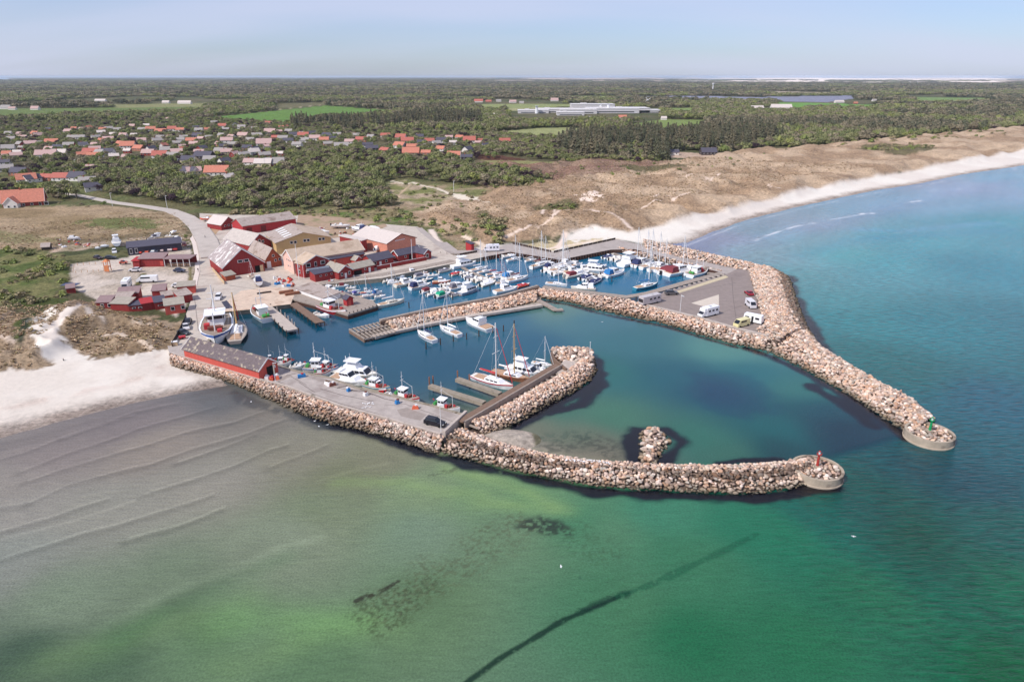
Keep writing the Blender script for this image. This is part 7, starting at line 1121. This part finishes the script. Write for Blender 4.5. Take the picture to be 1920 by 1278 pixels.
def addt(x, y, kind, s):
    XS.append(x); YS.append(y); KS.append(np.full(len(x), kind)); SS.append(s)
rgt = np.random.default_rng(11); VP = GP([(-40, 232), (330, 224), (560, 232), (700, 242), (940, 252), (1000, 262), (930, 300), (870, 304), (700, 292), (560, 318), (440, 340), (200, 362), (0, 380), (-60, 340)], 3); HX = np.array([h_[0] for h_ in VHOUSE]); HY = np.array([h_[1] for h_ in VHOUSE]); HL = np.array([h_[2] for h_ in VHOUSE])
def clear(x, y, k=.62):
    d = np.hypot(x[:, None] - HX[None], (y[:, None] - HY[None])); front = (np.abs(x[:, None] - HX[None]) < HL[None] * .6) & (y[:, None] < HY[None]) & (y[:, None] > HY[None] - 24); return (d > HL[None] * k).all(1) & ~front.any(1)
for i, p in enumerate(WOODP):
    x, y = sample(p, 4.3, 100 + i); k = clear(x, y) & (seg_dist(x, y, RD1) > 8) & (fbm(x, y, 26, 3, 175) > .30); x, y = x[k], y[k]; addt(x, y, 0, rgt.uniform(1.7, 4.2, len(x)) * (1 + .5 * (fbm(x, y, 30, 2, 71) - .5)))
x, y = sample(VP, 7.5, 120, world=True); k = clear(x, y) & (fbm(x, y, 45, 3, 73) > .32); addt(x[k], y[k], 0, rgt.uniform(1.8, 4.0, k.sum()))
x, y = sample([(880, 255), (1040, 262), (1040, 296), (1000, 302), (935, 290), (890, 288)], 6, 121, 3); k = clear(x, y); addt(x[k], y[k], 0, rgt.uniform(2.6, 4.6, k.sum()))
for i, p in enumerate(CONP):
    x, y = sample(p, 6.3, 130 + i, 3); k = sdist(x, y, GP(p, 3)) + 70 * (fbm(x, y, 60, 3, 191) - .5) > 4; x, y = x[k], y[k]; c_ = fbm(x, y, 35, 3, 193) > (.40 if i == 0 else .55); addt(x[c_], y[c_], 1, rgt.uniform(2.6, 5.6, c_.sum())); addt(x[~c_], y[~c_], 0, rgt.uniform(2.4, 4.8, (~c_).sum()))
x, y = sample([(1010, 300), (1040, 288), (1250, 306), (1235, 312), (1060, 306)], 5.5, 140, 3); addt(x, y, 0, rgt.uniform(2, 3.4, len(x)))
# dune edge wood on the right
x, y = sample([(1330, 250), (1470, 248), (1700, 236), (1920, 226), (1960, 236), (1800, 250), (1690, 264), (1590, 266), (1500, 272), (1400, 282), (1330, 292)], 7.5, 141, 3); addt(x, y, 0, rgt.uniform(2.6, 4.4, len(x)))
for p_, g_, s0, s1, sd_ in (([(0, 470), (60, 468), (132, 482), (135, 520), (118, 556), (60, 570), (0, 575)], 2.6, .8, 2.2, 150), ([(560, 402), (620, 392), (745, 390), (790, 405), (880, 425), (905, 440), (890, 458), (800, 428), (700, 416)], 6.0, .9, 2.6, 151), ([(425, 396), (560, 396), (600, 402), (440, 403)], 3.6, 1.4, 2.4, 152), ([(900, 405), (945, 430), (940, 455), (905, 445)], 3.0, 1.6, 3.0, 153), ([(1010, 392), (1080, 391), (1080, 398), (1012, 398)], 3.0, 1.0, 1.8, 154), ([(930, 345), (1040, 342), (1020, 356), (930, 358)], 4, 1.4, 2.6, 155), ([(1620, 284), (1750, 282), (1740, 290), (1640, 294)], 5, 1.5, 2.8, 156), ([(1440, 277), (1700, 262), (1880, 252), (1890, 262), (1700, 278), (1560, 285)], 22, 2.0, 4.5, 157), ([(760, 345), (930, 350), (900, 400), (770, 390)], 12, .8, 2.2, 158), ([(100, 372), (330, 392), (200, 392), (90, 385)], 14, .8, 2.2, 159), ([(1000, 316), (1300, 305), (1500, 290), (1300, 340), (1050, 350)], 22, .8, 2.2, 160), ([(350, 432), (358, 450), (354, 470), (346, 445)], 2.4, .8, 1.5, 161)):
    x, y = sample(p_, g_, sd_); k = (seg_dist(x, y, RD1) > 6) & ((fbm(x, y, 9, 3, 181) > .50) if sd_ == 150 else True); x, y = x[k], y[k]; addt(x, y, 2, rgt.uniform(s0, s1, len(x)))
# far country: canopy clumps, wider apart and larger with distance, kept off the open fields
FP = [GP(f_[0], 2) for f_ in FIELDS]; rr = 600.0; fx, fy, fs_ = [], [], []
while rr < 13500:
    gap = max(8.0, rr * .0078); n = int(R(112) * rr / gap); a = np.linspace(R(-62), R(50), n) + rgt.uniform(-.4, .4, n) * gap / rr; q = rr + rgt.uniform(-.4, .4, n) * gap; fx.append(q * np.sin(a)); fy.append(q * np.cos(a)); fs_.append(np.full(n, gap)); rr += gap * 1.25
fx, fy, fs_ = np.concatenate(fx), np.concatenate(fy), np.concatenate(fs_); ok = inside(fx, fy, LAND) & ~inside(fx, fy, VP)
FP += [GP(q_, 2) for q_ in ([(955, 224), (1240, 222), (1240, 204), (955, 206)], [(1410, 207), (1500, 207), (1500, 202), (1410, 202)], [(1550, 199), (1640, 198), (1640, 192), (1550, 192)], [(-200, 214), (60, 212), (60, 204), (-200, 204)], [(885, 200), (1060, 199), (1060, 190), (885, 190)], [(170, 196), (220, 196), (220, 189), (170, 189)], [(300, 198), (375, 198), (375, 192), (300, 192)])]
rf_ = np.hypot(fx, fy)
for p in FP:
    for sh in (0, 45, 90, 130): ok &= ~inside(fx * (1 + sh / rf_), fy * (1 + sh / rf_), p)
for p in [GP(w_, 2) for w_ in WOODP] + [GP(c_, 3) for c_ in CONP] + [GP([(-600, 400), (0, 378), (190, 365), (330, 385), (430, 395), (640, 392), (745, 388), (760, 345), (905, 350), (1010, 352), (905, 470), (300, 660), (-600, 700)], 2), GP([(880, 284), (1010, 300), (1060, 306), (905, 345), (880, 310)], 2), GP([(1245, 286), (1345, 288), (1345, 302), (1245, 302)], 2)]: ok &= ~inside(fx, fy, p)
ok &= sdist(fx, fy, DUNE_R) < 4; ok &= np.minimum(seg_dist(fx, fy, BEACH_R), 999) > 130
wd = fbm(fx, fy * .6, 420, 3, 77); ok &= (wd > .30); ok &= ~((np.hypot(fx, fy) > 8800) & (np.hypot(fx, fy) < 9900) & (fx / fy > .18) & (fx / fy < .72)); ok &= ~((np.hypot(fx, fy) > 9300) & (fx / fy > -.1) & (wd < .55))
fx, fy, fs_ = fx[ok], fy[ok], fs_[ok]; cf_ = (fbm(fx, fy, 260, 3, 79) > .52); print('far clumps', len(fx))
addt(fx[~cf_], fy[~cf_], 3, fs_[~cf_] * .72); addt(fx[cf_], fy[cf_], 4, fs_[cf_] * .62)
TX, TY, TK, TS = np.concatenate(XS), np.concatenate(YS), np.concatenate(KS), np.concatenate(SS); TZ = land_h(TX, TY); ok = inside(TX, TY, LAND) & (TZ > .8); TX, TY, TK, TS, TZ = TX[ok], TY[ok], TK[ok], TS[ok], TZ[ok]; print('trees', [(k, int((TK == k).sum())) for k in range(5)])
# the 300 nearest broad-leaved trees, 200 conifers and 250 bushes are things of their own
def place_tree(x, y, z, s, kind, label, group, cat, name):
    if kind == 2:
        o = link(name, rnd.choice(CR['b']), None, (x, y, z - .3 * s), label=label, category=cat, group=group); o.scale = (s, s, s * rnd.uniform(.7, 1.0)); o.rotation_euler[2] = rnd.uniform(0, 6.28); return
    o = empty(name, (x, y, z), rnd.uniform(0, 6.28), label=label, category=cat, group=group); h = rnd.uniform(.85, 1.15); o.scale = (s, s, s * h); t = link('trunk', TRK, o); c = link('crown', rnd.choice(CR['c'] if kind == 1 else CR['d'][:7]), o, (0, 0, .05 if kind == 1 else .25))
mask = np.zeros(len(TX), bool)
for kind, nmax, lab, grp, cat, nm in ((0, 300, 'olive green broad leaved tree in the wood behind the harbour', 'trees of the wood behind the harbour', 'tree', 'broadleaf_tree'), (1, 220, 'dark pointed conifer in the plantation behind the dunes', 'conifers behind the dunes', 'conifer', 'conifer_tree'), (2, 280, 'low rounded bush in the rough ground round the harbour', 'bushes round the harbour', 'bush', 'bush')):
    idx = np.where(TK == kind)[0]; idx = idx[np.argsort(np.hypot(TX[idx], TY[idx]) / TS[idx])][:nmax]; mask[idx] = True
    for q in idx: place_tree(float(TX[q]), float(TY[q]), float(TZ[q]), float(TS[q]), kind, lab, grp, cat, nm)
def scatter(name, sel, meshes, zs, seed, label=None):
    idx = np.where(sel)[0]; rg = np.random.default_rng(seed); pm = bpy.data.meshes.new(name); V_ = np.stack([TX[idx], TY[idx], TZ[idx] + zs[2] * TS[idx]], -1); pm.vertices.add(len(idx)); pm.vertices.foreach_set('co', V_.astype(np.float32).ravel())
    sx_ = TS[idx] * rg.uniform(.85, 1.15, len(idx)); sz_ = rg.uniform(zs[0], zs[1], len(idx)) * (TS[idx] if not zs[3] else 1.0); a = pm.attributes.new('sc', 'FLOAT_VECTOR', 'POINT'); a.data.foreach_set('vector', np.stack([sx_, sx_, sz_], -1).astype(np.float32).ravel())
    a = pm.attributes.new('rot', 'FLOAT_VECTOR', 'POINT'); a.data.foreach_set('vector', np.stack([0 * sx_, 0 * sx_, rg.uniform(0, 6.28, len(idx))], -1).astype(np.float32).ravel()); a = pm.attributes.new('vi', 'INT', 'POINT'); a.data.foreach_set('value', rg.integers(0, len(meshes), len(idx)).astype(np.int32))
    g = bpy.data.node_groups.new(name, 'GeometryNodeTree'); g.interface.new_socket('Geometry', in_out='INPUT', socket_type='NodeSocketGeometry'); g.interface.new_socket('Geometry', in_out='OUTPUT', socket_type='NodeSocketGeometry'); N = g.nodes.new; L = g.links.new; gi = N('NodeGroupInput'); go = N('NodeGroupOutput'); jn = N('GeometryNodeJoinGeometry')
    def na(nm, ty): q = N('GeometryNodeInputNamedAttribute'); q.data_type = ty; q.inputs[0].default_value = nm; return q.outputs[0]
    sc_, ro_, vi_ = na('sc', 'FLOAT_VECTOR'), na('rot', 'FLOAT_VECTOR'), na('vi', 'INT')
    for i, me in enumerate(meshes):
        src = bpy.data.objects.new(name + '_source', me); oi = N('GeometryNodeObjectInfo'); oi.inputs['Object'].default_value = src; ip = N('GeometryNodeInstanceOnPoints'); cp = N('FunctionNodeCompare'); cp.data_type = 'INT'; cp.operation = 'EQUAL'; L(vi_, cp.inputs[2]); cp.inputs[3].default_value = i
        L(gi.outputs[0], ip.inputs['Points']); L(cp.outputs[0], ip.inputs['Selection']); L(oi.outputs['Geometry'], ip.inputs['Instance']); L(ro_, ip.inputs['Rotation']); L(sc_, ip.inputs['Scale']); L(ip.outputs[0], jn.inputs[0])
    L(jn.outputs[0], go.inputs[0]); o = link(name, pm, kind='stuff'); md = o.modifiers.new('scatter', 'NODES'); md.node_group = g; return o
scatter('woodland', (TK == 0) & ~mask, CR['d'], (.85, 1.15, .15, False), 1); scatter('conifer_plantation', (TK == 1) & ~mask, CR['c'], (.85, 1.15, .05, False), 2)
if ((TK == 2) & ~mask).any(): scatter('scrub', (TK == 2) & ~mask, CR['b'], (.7, 1.0, -.3, False), 3)
scatter('far_woodland', TK == 3, CR['d'][:7], (4.0, 8.0, -.02, True), 4); scatter('far_conifers', TK == 4, [crown_mesh(60, LF[3], 8, 200, ls=.15), crown_mesh(61, LF[3], 8, 200, ls=.15), CR['d'][5]], (6.5, 9.5, -.02, True), 5)

# marram tufts over the dunes and the rough field: nobody could count them
TM = []
for i, (c1, c2) in enumerate((((206, 180, 150), (188, 162, 130)), ((174, 146, 118), (156, 132, 102)), ((146, 130, 94), (166, 146, 110)))):
    rg = np.random.default_rng(70 + i); V_, F_3 = [], []
    for k in range(12):
        a = rg.uniform(0, 6.28); r_ = rg.uniform(0, .35); c = np.array([r_ * math.cos(a), r_ * math.sin(a), -.15]); d = np.array([math.cos(a) * rg.uniform(.2, .7), math.sin(a) * rg.uniform(.2, .7), rg.uniform(.5, .9)]); w = np.array([-math.sin(a), math.cos(a), 0]) * .3; b0 = len(V_); V_ += [c - w, c + w, c + d]; F_3.append((b0, b0 + 1, b0 + 2))
    TM.append(np_mesh('tuft', np.array(V_), np.array(F_3), leaf_mat('marram_%d' % i, c1, c2)))
TX, TY, TS, TK = [], [], [], []
for P_, gap, sd_, lim in ((DUNE_R, 2.1, 201, 620), (DUNE_L, 1.25, 202, 400), (FLD_L, 2.4, 203, 420)):
    P2 = [p for p in P_]; x, y = sample(P2, gap, sd_, world=True); k = (np.hypot(x, y) < lim) & (fbm(x, y, 5, 3, 205) > .42) & (y > 60) & (np.abs(x / y) < .85)
    if P_ is DUNE_R: k &= (sdist(x, y, DUNE_R) > 9) & (seg_dist(x, y, BEACH_R) > 42)
    if P_ is DUNE_L:
        k &= sdist(x, y, GP([(160, 582), (128, 600), (105, 622), (70, 690), (0, 700), (0, 740), (330, 700), (300, 655), (215, 668), (175, 672), (120, 645), (118, 612), (175, 590)], 2)) < -1
    x, y = x[k], y[k]; TX.append(x); TY.append(y); TS.append(np.random.default_rng(sd_).uniform(.45, 1.0, len(x))); TK.append(np.zeros(len(x)))
TX, TY, TS, TK = map(np.concatenate, (TX, TY, TS, TK)); TZ = land_h(TX, TY); k = (TZ > 1.2); TX, TY, TS, TK, TZ = TX[k], TY[k], TS[k], TK[k], TZ[k]; print('tufts', len(TX))
scatter('marram_grass', TK == 0, TM, (.6, 1.0, 0, False), 9)
# ------------------------------------------------------------------ the air
hz = MB().box((0, 29000, 38), (130000, 70000, 84)).mesh('haze', None); hz.materials.clear()
hm = bpy.data.materials.new('haze_air'); hm.use_nodes = True; nt = hm.node_tree; nt.nodes.clear(); vo = nt.nodes.new('ShaderNodeVolumePrincipled'); om = nt.nodes.new('ShaderNodeOutputMaterial'); nt.links.new(vo.outputs[0], om.inputs['Volume'])
vo.inputs['Color'].default_value = (.80, .88, 1.0, 1); vo.inputs['Density'].default_value = 3.6e-5; vo.inputs['Anisotropy'].default_value = .1; hz.materials.append(hm)
link('haze', hz, kind='stuff')
